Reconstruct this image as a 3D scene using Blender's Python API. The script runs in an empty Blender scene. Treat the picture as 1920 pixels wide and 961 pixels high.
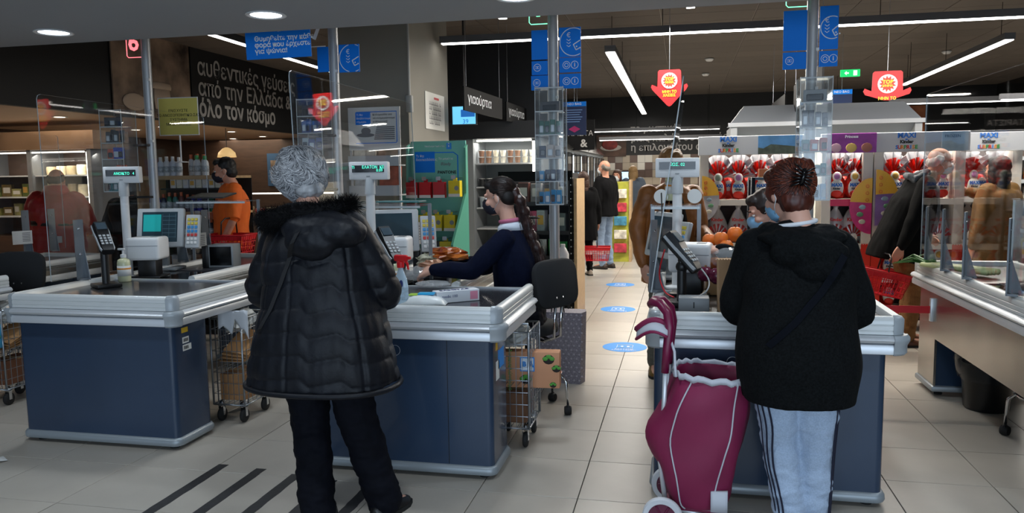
import bpy, bmesh, math, random
from mathutils import Vector, Matrix, Euler, noise

random.seed(7)
SC = bpy.context.scene
COL = SC.collection
PI = math.pi
R = math.radians
V = Vector

# ------------------------------------------------------------------ camera, world, big lights, exposure
EYE = V((0, 0, 1.567))
cam_data = bpy.data.cameras.new('camera')
cam = bpy.data.objects.new('camera', cam_data)
COL.objects.link(cam)
cam.location = EYE
CAMR = Matrix(((0.97700013, -0.00857206, 0.21306635), (0.21277954, 0.10472743, -0.97147158), (-0.01398638, 0.99446402, 0.10414267)))
cam.rotation_euler = CAMR.to_euler()
cam_data.sensor_width = 36
cam_data.lens = 1461 / 1920 * 36
cam_data.clip_start = 0.05
cam_data.clip_end = 200
SC.camera = cam
SC.view_settings.view_transform = 'Standard'
SC.view_settings.look = 'None'
SC.view_settings.gamma = 1
SC.view_settings.exposure = 0.12
SC.view_settings.use_curve_mapping = False

w = bpy.data.worlds.new('overcast_day')
SC.world = w
w.use_nodes = True
bg = w.node_tree.nodes['Background']
bg.inputs[0].default_value = (0.62, 0.78, 1.0, 1)
bg.inputs[1].default_value = 0.75


def area(name, loc, rot, sx, sy, power, col):
    l = bpy.data.lights.new(name, 'AREA')
    l.shape = 'RECTANGLE'
    l.size = sx
    l.size_y = sy
    l.energy = power
    l.color = col
    o = bpy.data.objects.new(name, l)
    o.location = loc
    o.rotation_euler = rot
    COL.objects.link(o)
    return o


# daylight from the glazed entrance behind the photographer
area('entrance_daylight', (1.5, -3.0, 1.7), (R(90), 0, R(0)), 7.5, 2.5, 205, (0.66, 0.82, 1.0))
# linear lamps of the sales floor (their housings are built below)
for ax, ay in ((-.2, 8.0), (2.4, 8.2), (-3.5, 12.0), (0.5, 12.5), (4.5, 12.0), (-1.0, 17.5), (4.0, 17.5)):
    area('store_lamp_light', (ax, ay, 3.05), (0, 0, 0), 2.6, 0.25, 120, (1.0, 0.94, 0.85))


def at(px, py, y):
    """point of the room seen at pixel (px, py) of the photograph on the plane Y = y"""
    d = CAMR @ V((px - 960, -(py - 480.5), -1461))
    return EYE + d * (y / d.y)


def gr(px, py, z=0.0):
    d = CAMR @ V((px - 960, -(py - 480.5), -1461))
    return EYE + d * ((z - EYE.z) / d.z)


# ------------------------------------------------------------------ materials
def lin(c):
    if isinstance(c, str):
        c = tuple(int(c[i:i + 2], 16) / 255 for i in (0, 2, 4))
    return tuple(((x / 12.92) if x <= 0.04045 else ((x + 0.055) / 1.055) ** 2.4) for x in c) + (1.0,)


MATS = {}


def mat(name, col, rough=0.5, metal=0.0, var=None, bump=None, emit=None, spec=None, sheen=None, coat=None, rand=None, stretch=None):
    if name in MATS:
        return MATS[name]
    m = bpy.data.materials.new(name)
    m.use_nodes = True
    nt = m.node_tree
    b = nt.nodes['Principled BSDF']
    c = lin(col)
    b.inputs['Base Color'].default_value = c
    b.inputs['Roughness'].default_value = rough
    b.inputs['Metallic'].default_value = metal
    if spec is not None:
        b.inputs['Specular IOR Level'].default_value = spec
    if sheen:
        b.inputs['Sheen Weight'].default_value = sheen
    if coat:
        b.inputs['Coat Weight'].default_value = coat
    tc = nt.nodes.new('ShaderNodeTexCoord')
    co = tc.outputs['Object']
    if stretch:
        mp = nt.nodes.new('ShaderNodeMapping')
        mp.inputs['Scale'].default_value = stretch
        nt.links.new(co, mp.inputs[0])
        co = mp.outputs[0]
    last = None
    if var:
        n = nt.nodes.new('ShaderNodeTexNoise')
        n.inputs['Scale'].default_value = var[0]
        n.inputs['Detail'].default_value = 6
        nt.links.new(co, n.inputs['Vector'])
        r = nt.nodes.new('ShaderNodeValToRGB')
        k = var[1]
        c2 = lin(var[2]) if len(var) > 2 else tuple(min(1, x * (1 + k)) for x in c[:3]) + (1,)
        r.color_ramp.elements[0].position = 0.3
        r.color_ramp.elements[1].position = 0.7
        r.color_ramp.elements[0].color = tuple(x * (1 - k) for x in c[:3]) + (1,)
        r.color_ramp.elements[1].color = c2
        nt.links.new(n.outputs[0], r.inputs[0])
        nt.links.new(r.outputs[0], b.inputs['Base Color'])
        last = r.outputs[0]
    if rand:
        oi = nt.nodes.new('ShaderNodeObjectInfo')
        mr = nt.nodes.new('ShaderNodeMapRange')
        mr.inputs[3].default_value = 1 - rand
        mr.inputs[4].default_value = 1 + rand
        nt.links.new(oi.outputs['Random'], mr.inputs[0])
        mx = nt.nodes.new('ShaderNodeVectorMath')
        mx.operation = 'SCALE'
        if last:
            nt.links.new(last, mx.inputs[0])
        else:
            mx.inputs[0].default_value = c[:3]
        nt.links.new(mr.outputs[0], mx.inputs['Scale'])
        nt.links.new(mx.outputs[0], b.inputs['Base Color'])
    if bump:
        n = nt.nodes.new('ShaderNodeTexNoise')
        n.inputs['Scale'].default_value = bump[0]
        n.inputs['Detail'].default_value = 4
        nt.links.new(co, n.inputs['Vector'])
        bp = nt.nodes.new('ShaderNodeBump')
        bp.inputs['Strength'].default_value = bump[1]
        bp.inputs['Distance'].default_value = bump[2] if len(bump) > 2 else 0.01
        nt.links.new(n.outputs[0], bp.inputs['Height'])
        nt.links.new(bp.outputs[0], b.inputs['Normal'])
    if emit:
        b.inputs['Emission Color'].default_value = lin(emit[0]) if isinstance(emit[0], str) else tuple(emit[0]) + (1,)
        b.inputs['Emission Strength'].default_value = emit[1]
    MATS[name] = m
    return m


def clear_mat(name, tint=(1, 1, 1), rough=0.02, ior=1.45, base=None, basef=0.0):
    if name in MATS:
        return MATS[name]
    m = bpy.data.materials.new(name)
    m.use_nodes = True
    nt = m.node_tree
    nt.nodes.remove(nt.nodes['Principled BSDF'])
    out = nt.nodes['Material Output']
    tr = nt.nodes.new('ShaderNodeBsdfTransparent')
    tr.inputs[0].default_value = tint + (1,)
    gl = nt.nodes.new('ShaderNodeBsdfGlossy')
    gl.inputs['Roughness'].default_value = rough
    fr = nt.nodes.new('ShaderNodeFresnel')
    fr.inputs[0].default_value = ior
    mx = nt.nodes.new('ShaderNodeMixShader')
    # same reflectance on both faces of the thin sheet (no false total reflection inside it)
    ge = nt.nodes.new('ShaderNodeNewGeometry')
    mi_ = nt.nodes.new('ShaderNodeMapRange')
    mi_.inputs[3].default_value = ior
    mi_.inputs[4].default_value = 1 / ior
    nt.links.new(ge.outputs['Backfacing'], mi_.inputs[0])
    nt.links.new(mi_.outputs[0], fr.inputs[0])
    nt.links.new(fr.outputs[0], mx.inputs[0])
    nt.links.new(tr.outputs[0], mx.inputs[1])
    nt.links.new(gl.outputs[0], mx.inputs[2])
    o = mx
    if base:
        df = nt.nodes.new('ShaderNodeBsdfDiffuse')
        df.inputs[0].default_value = lin(base)
        m2 = nt.nodes.new('ShaderNodeMixShader')
        m2.inputs[0].default_value = basef
        nt.links.new(mx.outputs[0], m2.inputs[1])
        nt.links.new(df.outputs[0], m2.inputs[2])
        o = m2
    nt.links.new(o.outputs[0], out.inputs[0])
    MATS[name] = m
    return m


ALU = mat('brushed_aluminium', 'd0d4d8', 0.36, 0.45, bump=(60, 0.05, 0.002), stretch=(1, 1, 12))
RAIL = mat('rail_aluminium', 'cccfce', 0.40, 0.2)
STEEL = mat('stainless_steel', 'a5a39e', 0.22, 0.95, var=(3, 0.12))
CHROME = mat('chrome', 'd8dade', 0.08, 1.0)
WIRE = mat('galvanised_wire', '9a9fa4', 0.3, 0.8)
NAVY = mat('dark_blue_laminate', '28394f', 0.24, 0.0, var=(2.5, 0.08), coat=0.15)
BLACKP = mat('black_plastic', '0c0c0e', 0.38)
RUBBER = mat('black_rubber', '111111', 0.75)
BELT = mat('dark_grey_belt', '35353a', 0.30, var=(4, 0.25))
GREYP = mat('light_grey_plastic', 'b4b8ba', 0.42)
GREYM = mat('mid_grey_plastic', '7f8487', 0.45)
WHITE = mat('white_plastic', 'd9dada', 0.4)
PAPER = mat('white_paper', 'd6d6d2', 0.85)
BLUE = mat('sign_blue', '0d7ce4', 0.55, spec=.2)
BLUE2 = mat('light_sign_blue', '1f86d8', 0.5)
LETW = mat('white_lettering', 'e8ecef', 0.5)
LETK = mat('black_lettering', '111111', 0.6)
RED = mat('red_plastic', 'c40f1d', 0.35)
PLEXI = clear_mat('clear_plexiglass', ior=1.33)
PLEXE = mat('polished_plexiglass_edge', 'aeb6b8', 0.25, spec=0.7)
CASEP = clear_mat('clear_acrylic_case', (0.97, 0.98, 0.98), 0.04, 1.45, 'cfd6da', 0.025)
FILM = clear_mat('crinkled_clear_film', (1, 1, 1), 0.08, 1.5, 'd8dcde', 0.25)
GLASS = clear_mat('cabinet_glass')


# ------------------------------------------------------------------ mesh builder
class Mb:
    def __init__(s):
        s.v = []
        s.f = []
        s.m = []

    def add(s, vs, fs, mi=0, T=None):
        k = len(s.v)
        s.v += [T @ V(p) if T else V(p) for p in vs]
        s.f += [tuple(i + k for i in f) for f in fs]
        s.m += [mi] * len(fs)
        return s

    def box(s, x0, x1, y0, y1, z0, z1, mi=0, T=None):
        vs = [(x, y, z) for z in (z0, z1) for y in (y0, y1) for x in (x0, x1)]
        return s.add(vs, [(0, 2, 3, 1), (4, 5, 7, 6), (0, 1, 5, 4), (1, 3, 7, 5), (3, 2, 6, 7), (2, 0, 4, 6)], mi, T)

    def cbox(s, c, d, mi=0, T=None, bev=0.0, seg=2):
        x, y, z = c
        a, b, e = d[0] / 2, d[1] / 2, d[2] / 2
        if not bev:
            return s.box(x - a, x + a, y - b, y + b, z - e, z + e, mi, T)
        bm = bmesh.new()
        bmesh.ops.create_cube(bm, size=1)
        for q in bm.verts:
            q.co = V((q.co.x * d[0] + x, q.co.y * d[1] + y, q.co.z * d[2] + z))
        bmesh.ops.bevel(bm, geom=bm.edges[:], offset=bev, segments=seg, affect='EDGES', profile=0.5)
        bm.verts.index_update()
        vs = [q.co.copy() for q in bm.verts]
        fs = [tuple(q.index for q in f.verts) for f in bm.faces]
        bm.free()
        return s.add(vs, fs, mi, T)

    def loft(s, rings, mi=0, T=None, caps=True, closed=False):
        n = len(rings[0])
        vs = [p for r in rings for p in r]
        fs = []
        m = len(rings)
        for i in range(m if closed else m - 1):
            j = (i + 1) % m
            for k in range(n):
                l = (k + 1) % n
                fs.append((i * n + k, i * n + l, j * n + l, j * n + k))
        if caps and not closed:
            fs.append(tuple(range(n - 1, -1, -1)))
            fs.append(tuple((m - 1) * n + k for k in range(n)))
        return s.add(vs, fs, mi, T)

    def tube(s, pts, r, n=8, mi=0, T=None, caps=True, closed=False):
        pts = [V(p) for p in pts]
        m = len(pts)
        rr = r if isinstance(r, (list, tuple)) else [r] * m
        rings = []
        up = None
        for i, p in enumerate(pts):
            a = pts[(i - 1) % m] if (closed or i > 0) else p
            b = pts[(i + 1) % m] if (closed or i < m - 1) else p
            t = (b - a).normalized()
            if up is None:
                up = t.orthogonal().normalized()
            up = (up - t * up.dot(t))
            up = up.normalized() if up.length > 1e-6 else t.orthogonal().normalized()
            q = t.cross(up)
            rings.append([p + (up * math.cos(2 * PI * k / n) + q * math.sin(2 * PI * k / n)) * rr[i] for k in range(n)])
        return s.loft(rings, mi, T, caps, closed)

    def lathe(s, prof, n=20, c=(0, 0, 0), mi=0, T=None, sx=1, sy=1, ring=False):
        c = V(c)
        rings = [[c + V((max(r, 1e-4) * math.cos(2 * PI * k / n) * sx, max(r, 1e-4) * math.sin(2 * PI * k / n) * sy, z)) for k in range(n)] for r, z in prof]
        return s.loft(rings, mi, T, True, ring)

    def ell(s, c, r, n=14, m=8, mi=0, T=None):
        c = V(c)
        if not isinstance(r, (tuple, list)):
            r = (r, r, r)
        prof = [(math.cos(PI * (i / m - .5)), math.sin(PI * (i / m - .5))) for i in range(m + 1)]
        rings = [[c + V((max(a, 1e-3) * math.cos(2 * PI * k / n) * r[0], max(a, 1e-3) * math.sin(2 * PI * k / n) * r[1], b * r[2])) for k in range(n)] for a, b in prof]
        return s.loft(rings, mi, T)

    def prism(s, poly, z0, z1, mi=0, T=None):
        n = len(poly)
        vs = [(x, y, z0) for x, y in poly] + [(x, y, z1) for x, y in poly]
        fs = [tuple(range(n - 1, -1, -1)), tuple(range(n, 2 * n))] + [(i, (i + 1) % n, n + (i + 1) % n, n + i) for i in range(n)]
        return s.add(vs, fs, mi, T)


def link(o, parent=None):
    COL.objects.link(o)
    if parent is not None:
        o.parent = parent
    return o


def obj(name, b, mats, parent=None, smooth=None, loc=None, kind=None):
    me = bpy.data.meshes.new(name)
    me.from_pydata([tuple(v) for v in b.v], [], b.f)
    if not isinstance(mats, (list, tuple)):
        mats = [mats]
    for m in mats:
        me.materials.append(m)
    if len(mats) > 1:
        me.polygons.foreach_set('material_index', b.m)
    if smooth:
        me.polygons.foreach_set('use_smooth', [True] * len(me.polygons))
        if smooth is not True:
            me.set_sharp_from_angle(angle=R(smooth))
    me.update()
    bm = bmesh.new()
    bm.from_mesh(me)
    bmesh.ops.recalc_face_normals(bm, faces=bm.faces)
    bm.to_mesh(me)
    bm.free()
    o = bpy.data.objects.new(name, me)
    if loc is not None:
        o.location = loc
    if kind:
        o['kind'] = kind
    return link(o, parent)


def inst(name, src, parent=None, loc=None, rot=None, scale=None):
    o = bpy.data.objects.new(name, src.data)
    if loc is not None:
        o.location = loc
    if rot is not None:
        o.rotation_euler = rot
    if scale is not None:
        o.scale = scale
    return link(o, parent)


def tag(o, label, cat, group=None, kind=None):
    o['label'] = label
    o['category'] = cat
    if group:
        o['group'] = group
    if kind:
        o['kind'] = kind
    return o


def thing(name, label, cat, loc=(0, 0, 0), rz=0.0, group=None, rot=None):
    o = bpy.data.objects.new(name, None)
    o.empty_display_size = 0.05
    o.location = loc
    o.rotation_euler = rot if rot else (0, 0, rz)
    COL.objects.link(o)
    return tag(o, label, cat, group)


def struct(name, b, m, smooth=None):
    o = obj(name, b, m, None, smooth)
    o['kind'] = 'structure'
    return o


def dup(src, loc=None, rz=None, label=None, group=None):
    def cp(o, par):
        c = o.copy()
        COL.objects.link(c)
        c.parent = par
        for ch in kids.get(o, ()):
            cp(ch, c)
        return c
    kids = {}
    for o in src.children_recursive:
        kids.setdefault(o.parent, []).append(o)
    r = cp(src, None)
    if loc is not None:
        r.location = loc
    if rz is not None:
        r.rotation_euler = (0, 0, rz)
    if label:
        r['label'] = label
    if group:
        r['group'] = group
    return r


ORD = ['first', 'second', 'third', 'fourth', 'fifth', 'sixth', 'seventh', 'eighth', 'ninth', 'tenth', 'eleventh', 'twelfth', 'thirteenth', 'fourteenth', 'fifteenth', 'sixteenth', 'seventeenth', 'eighteenth', 'nineteenth', 'twentieth']
FRONT = Matrix(((1, 0, 0), (0, 0, -1), (0, 1, 0)))     # text plane facing -Y


def text(txt, size, loc, mt, parent=None, rot=None, sx=1.0, ext=0.0006, bold=0.0, align='CENTER', name='lettering', lh=1.0):
    cu = bpy.data.curves.new('t', 'FONT')
    cu.body = txt
    cu.size = size
    cu.align_x = align
    cu.align_y = 'CENTER'
    cu.extrude = ext
    cu.offset = bold
    cu.resolution_u = 2
    cu.space_line = lh
    t = bpy.data.objects.new('t', cu)
    COL.objects.link(t)
    dg = bpy.context.evaluated_depsgraph_get()
    me = bpy.data.meshes.new_from_object(t.evaluated_get(dg))
    bpy.data.objects.remove(t)
    M3 = (rot if rot else FRONT).to_4x4() @ Matrix.Diagonal((sx, 1, 1, 1))
    me.transform(M3)
    me.materials.clear()
    me.materials.append(mt)
    me.name = name
    o = bpy.data.objects.new(name, me)
    o.location = loc
    return link(o, parent)


def ring_mesh(b, c, r, w, ax='y', n=28, mi=0, y=0.001):
    """flat ring facing -Y"""
    c = V(c)
    b.tube([c + V((math.cos(2 * PI * k / n) * r, 0, math.sin(2 * PI * k / n) * r)) for k in range(n)], w, 4, mi, None, False, True)
    return b


# ------------------------------------------------------------------ bodies: overlapping tapered volumes fused into one surface
def chain(b, pts, n=12, sub=4, T=None):
    """tapered limb through (point, radius) pairs, rounded ends"""
    P = [V(p) for p, r in pts]
    Q = [r for p, r in pts]
    out, rad = [], []
    m = len(P)
    if m == 1:
        b.ell(P[0], Q[0], n, 8, 0, T)
        return
    for i in range(m - 1):
        p0, p1, p2, p3 = P[max(i - 1, 0)], P[i], P[i + 1], P[min(i + 2, m - 1)]
        for k in range(sub):
            t = k / sub
            a = .5 * ((2 * p1) + (p2 - p0) * t + (2 * p0 - 5 * p1 + 4 * p2 - p3) * t * t + (3 * p1 - p0 - 3 * p2 + p3) * t ** 3)
            out.append(a)
            rad.append(Q[i] + (Q[i + 1] - Q[i]) * (t * t * (3 - 2 * t)))
    out.append(P[-1])
    rad.append(Q[-1])
    d0 = (out[0] - out[1]).normalized()
    d1 = (out[-1] - out[-2]).normalized()
    pre = [(out[0] + d0 * rad[0] * math.sin(a), rad[0] * math.cos(a)) for a in (1.45, 1.1, .6)]
    post = [(out[-1] + d1 * rad[-1] * math.sin(a), rad[-1] * math.cos(a)) for a in (.6, 1.1, 1.45)]
    out = [p for p, r in pre] + out + [p for p, r in post]
    rad = [r for p, r in pre] + rad + [r for p, r in post]
    b.tube(out, rad, n, 0, T)


def trunk(b, rings, n=24, sub=4, T=None, pw=2.4):
    """(centre, half width, half depth, yaw) rings, superelliptic, smoothly interpolated"""
    m = len(rings)
    RR = []
    for i in range(m - 1):
        for k in range(sub):
            t = k / sub
            q = [rings[max(i - 1, 0)], rings[i], rings[i + 1], rings[min(i + 2, m - 1)]]

            def cr(a, b_, c, d):
                return .5 * ((2 * b_) + (c - a) * t + (2 * a - 5 * b_ + 4 * c - d) * t * t + (3 * b_ - a - 3 * c + d) * t ** 3)
            RR.append((cr(*[V(x[0]) for x in q]), cr(*[x[1] for x in q]), cr(*[x[2] for x in q]), cr(*[(x[3] if len(x) > 3 else 0) for x in q])))
    RR.append((V(rings[-1][0]), rings[-1][1], rings[-1][2], rings[-1][3] if len(rings[-1]) > 3 else 0))
    L = []
    for i, (c, a, d, yw) in enumerate(RR):
        c0 = RR[max(i - 1, 0)][0]
        c1 = RR[min(i + 1, len(RR) - 1)][0]
        t = (c1 - c0).normalized()
        sd = V((math.cos(yw), math.sin(yw), 0))
        fw = t.cross(sd).normalized()
        ring = []
        for k in range(n):
            an = 2 * PI * k / n
            ca, sa = math.cos(an), math.sin(an)
            ring.append(c + sd * a * math.copysign(abs(ca) ** (2 / pw), ca) + fw * d * math.copysign(abs(sa) ** (2 / pw), sa))
        L.append(ring)
    b.loft(L, 0, T)


def blob(name, b, mt, parent, voxel=0.012, smooth=4, disp=None, loc=None):
    me = bpy.data.meshes.new(name)
    me.from_pydata([tuple(v) for v in b.v], [], b.f)
    bm = bmesh.new()
    bm.from_mesh(me)
    bmesh.ops.recalc_face_normals(bm, faces=bm.faces)
    bm.to_mesh(me)
    bm.free()
    o = bpy.data.objects.new(name, me)
    COL.objects.link(o)
    md = o.modifiers.new('r', 'REMESH')
    md.mode = 'VOXEL'
    md.voxel_size = voxel
    if smooth:
        ms = o.modifiers.new('s', 'SMOOTH')
        ms.factor = 0.6
        ms.iterations = smooth
    dg = bpy.context.evaluated_depsgraph_get()
    m2 = bpy.data.meshes.new_from_object(o.evaluated_get(dg))
    bpy.data.objects.remove(o)
    if disp:
        nn = [v.normal.copy() for v in m2.vertices]
        for v, nrm in zip(m2.vertices, nn):
            r = disp(v.co, nrm)
            v.co = (v.co + nrm * r) if not isinstance(r, Vector) else v.co + r
    m2.materials.clear()
    m2.materials.append(mt)
    m2.polygons.foreach_set('use_smooth', [True] * len(m2.polygons))
    m2.update()
    m2.name = name
    o = bpy.data.objects.new(name, m2)
    if loc is not None:
        o.location = loc
    return link(o, parent)


def folds(amp=0.006, sc=(7, 7, 3), seed=0.0):
    def f(co, no):
        return amp * noise.noise(V((co.x * sc[0] + seed, co.y * sc[1], co.z * sc[2]))) + amp * .5 * noise.noise(V((co.x * sc[0] * 2.7, co.y * sc[1] * 2.7 + seed, co.z * sc[2] * 3)))
    return f
# ------------------------------------------------------------------ the setting
TILE = mat('floor_tile_beige', 'aaa398', 0.32, var=(2.2, 0.10), rand=0.05, bump=(25, 0.04, 0.002))
GROUT = mat('dark_grout', '37332f', 0.9)
CEILT = mat('ceiling_tile_brown_grey', '675f58', 0.8, rand=0.10, bump=(30, 0.3, 0.004))
CEILG = mat('ceiling_grid', '9a938c', 0.6)
SOFF = mat('soffit_grey_paint', 'a2a6ab', 0.7, bump=(8, 0.03))
DARKW = mat('black_fascia', '08090b', 0.55)
CONC = mat('warm_grey_plaster', '85827a', 0.75, var=(1.2, 0.06), bump=(40, 0.08, 0.002))
BEIGE = mat('beige_low_ceiling', 'b79a7e', 0.6)
WOODD = mat('dark_wood_panelling', '3b2a20', 0.55, var=(3, 0.25), stretch=(1, 1, 6))
WOODL = mat('light_wood_shelf', 'b79a74', 0.5, var=(4, 0.12), stretch=(1, 6, 6))
LEDW = mat('led_white', 'ffffff', 0.5, emit=((1.0, 0.97, 0.92), 9.0))
LEDC = mat('led_cool_white', 'ffffff', 0.5, emit=((0.80, 0.88, 1.0), 14.0))
HOUSE = mat('lamp_housing_grey', '4c4d50', 0.5)
BLKM = mat('black_powder_coat', '0b0b0c', 0.6, spec=.15)

b = Mb()
b.box(-11.1, 7.6, -5, 25, -0.2, -0.008)
floor = struct('floor', b, GROUT)
tb = Mb()
g_ = 0.0022
tb.cbox((0.25, 0.255, -0.006), (0.5 - 2 * g_, 0.51 - 2 * g_, 0.012), bev=0.0015, seg=1)
tiles = []
X0, Y0 = -0.485 - 20 * .5, 3.62 - 15 * .51
for i in range(37):
    for j in range(50):
        x, y = X0 + i * .5, Y0 + j * .51
        if y > 22 or y < -4:
            continue
        c = V((x + .25, y + .25, 0))
        q = CAMR.transposed() @ (c - EYE)
        if -q.z > .5:
            px, py = 960 + q.x / -q.z * 1461, 480 - q.y / -q.z * 1461
            vis = -60 < px < 1990 and py < 1010
        else:
            vis = False
        hid = (x < -2.6 and y > 6) or (x > 1.4 and y > 9) or (x > -.5 and y > 9.2) or (x < -1.8 and y > 9)
        tiles.append(((0 if vis and not hid else 1, (c - EYE).length), x, y))
tiles.sort(key=lambda t: t[0])
rest = Mb()
proto_tile = None
for k, (_, x, y) in enumerate(tiles):
    if k < 296:
        if proto_tile is None:
            proto_tile = obj('tile', tb, TILE, floor, loc=(x, y, 0))
        else:
            inst('tile', proto_tile, floor, (x, y, 0))
    else:
        rest.box(x + g_, x + .5 - g_, y + g_, y + .51 - g_, -.01, 0)
obj('tile_field', rest, TILE, floor, kind='stuff')

# black tape strips left on the floor
TAPE = mat('black_floor_tape', '1d1c1d', 0.6, var=(30, 0.5))
for k, (x0, x1, y0, y1, sk) in enumerate(((-2.49, -2.43, 2.7, 3.72, 0), (-2.25, -2.19, 2.7, 3.70, 0), (-2.02, -1.96, 2.6, 3.66, 0), (-1.80, -1.74, 2.6, 3.62, 0), (-1.57, -1.51, 2.95, 3.58, 0))):
    b = Mb()
    n = 18
    l, r_ = [], []
    for i in range(n + 1):
        t = i / n
        jt = 0.004 * noise.noise(V((k * 9, t * 14, 0)))
        l.append((x0 + jt, y0 + (y1 - y0) * t))
        r_.append((x1 + 0.005 * noise.noise(V((k * 5 + 3, t * 11, 0))), y0 + (y1 - y0) * t))
    b.prism(l + r_[::-1], 0.0003, 0.0014)
    tag(obj('floor_tape', b, TAPE), 'worn black tape strip on the floor, %s from the left' % ORD[k], 'tape', 'black tape strips on the floor')

# soffit over the entrance, and the store ceiling behind it
b = Mb()
b.box(-11, 7.5, -5, 4.97, 2.56, 3.9)
soffit = struct('ceiling_soffit', b, SOFF)
b = Mb()
b.box(-11, 7.5, 4.9, 25, 3.62, 3.8)
ceil = struct('ceiling', b, CEILG)
tb = Mb()
tb.cbox((0.6, 0.3, 3.616), (1.188, 0.588, 0.014), bev=0.003, seg=1)
ct = []
for i in range(16):
    for j in range(33):
        ct.append((j, -7.5 + i * 1.2 + (0 if j % 1 == 0 else .6), 5.2 + j * .6))
ct.sort()
p0 = None
rest = Mb()
k = 0
for j, x, y in ct:
    c = V((x + .6, y + .3, 3.6))
    q = CAMR.transposed() @ (c - EYE)
    px, py = 960 + q.x / -q.z * 1461, 480 - q.y / -q.z * 1461
    if 200 < px < 2050 and py > -60 and k < 296:
        k += 1
        if p0 is None:
            p0 = obj('ceiling_tile', tb, CEILT, ceil, loc=(x, y, 0))
        else:
            inst('ceiling_tile', p0, ceil, (x, y, 0))
    else:
        rest.box(x + .006, x + 1.194, y + .006, y + .594, 3.609, 3.63)
obj('ceiling_tile_field', rest, CEILT, ceil, kind='stuff')

# round downlights in the soffit
dl = None
LABD = {0: 'round recessed downlight at the left end of the grey soffit', 1: 'round recessed downlight in the grey soffit above the blue lettered banner', 2: 'round recessed downlight cut by the top edge near the middle pole'}
spots = [(-4.12, 4.57), (-2.49, 4.45), (-0.92, 4.40)]
for k, (x, y) in enumerate(spots):
    if dl is None:
        dl = thing('downlight', LABD[0], 'downlight', (x, y, 2.56), group='downlights in the soffit')
        b = Mb()
        b.lathe([(.092, -.001), (.118, -.001), (.122, -.006), (.118, -.010), (.096, -.008), (.092, -.004)], 36, ring=True)
        obj('trim_ring', b, WHITE, dl, 40)
        b = Mb()
        b.lathe([(.0, -.004), (.094, -.004), (.094, -.001), (.0, -.001)], 36)
        obj('diffuser', b, LEDC, dl)
    else:
        dup(dl, (x, y, 2.56), 0, LABD[k])
for x, y in spots + [(0.7, 4.35), (2.3, 4.3), (-4.1, 2.6), (-2.5, 2.5), (-0.9, 2.5), (0.7, 2.4), (2.3, 2.4)]:
    l = bpy.data.lights.new('downlight_bulb', 'SPOT')
    l.energy = 48
    l.spot_size = R(118)
    l.spot_blend = 0.7
    l.shadow_soft_size = 0.09
    l.color = (0.80, 0.90, 1.0)
    o = bpy.data.objects.new('downlight_bulb', l)
    o.location = (x, y, 2.535)
    COL.objects.link(o)

# left: black fascia with sign over the low beige ceiling of the cheese department
b = Mb()
b.box(-7.6, -7.5, 4.9, 21.5, 2.44, 3.62)
struct('wall_left', b, DARKW)
b = Mb()
b.box(-11, -7.6, 4.9, 21.5, 2.44, 2.6)
lowc = struct('ceiling_low', b, BEIGE)
b = Mb()
b.box(-11.1, -11, -5, 22, 0, 3.8)
struct('wall_left_far', b, WOODD)
b = Mb()
b.box(7.5, 7.6, -5, 25, 0, 3.8)
struct('wall_right', b, DARKW)
b = Mb()
b.box(-11, 7.5, 21.5, 21.6, 0, 3.8)
backw = struct('wall_back', b, DARKW)
b = Mb()
b.box(-11, -3.3, 20.0, 20.1, 0, 2.44)
struct('wall_back_left', b, WOODD)

# mosaic of square tiles on the back wall
MOS = [mat('mosaic_white', 'cfcabf', 0.4), mat('mosaic_beige', 'a89a86', 0.4), mat('mosaic_brown', '5e473c', 0.4), mat('mosaic_grey', '8d857c', 0.4)]
mp = []
for m in MOS:
    b = Mb()
    b.box(-.097, .097, -.02, 0, -.097, .097)
    o = obj('mosaic_tile', b, m, backw, loc=(0, 21.5, -5))
    mp.append(o)
n = 0
for i in range(21):
    for j in range(8):
        k = random.choice((0, 1, 1, 2, 2, 3))
        p = (-3.1 + i * .2, 21.5, 0.55 + j * .2)
        if n < 4 and mp[n].location.z < -4 and True:
            mp[n].location = p
            n += 1
        else:
            inst('mosaic_tile', mp[k], backw, p)

# linear lamps
def lamp(label, p0, p1, w=.09, hang=True, grp='linear lamps over the sales floor', m=LEDW):
    p0, p1 = V(p0), V(p1)
    d = p1 - p0
    L = d.length
    rz = math.atan2(d.y, d.x)
    t = thing('linear_lamp', label, 'lamp', p0, rz, grp)
    b = Mb()
    b.box(0, L, -w / 2, w / 2, .012, .09)
    obj('housing', b, HOUSE, t)
    b = Mb()
    b.box(0.02, L - .02, -w / 2 + .012, w / 2 - .012, 0, .014)
    obj('diffuser', b, m, t)
    if hang:
        for k in range(max(2, int(L / 2) + 1)):
            b = Mb()
            x = .3 + (L - .6) * k / max(1, int(L / 2))
            b.tube([(x, 0, .09), (x, 0, 3.62 - p0.z)], .004, 5)
            obj('hanger', b, BLKM, t)
    return t


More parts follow.
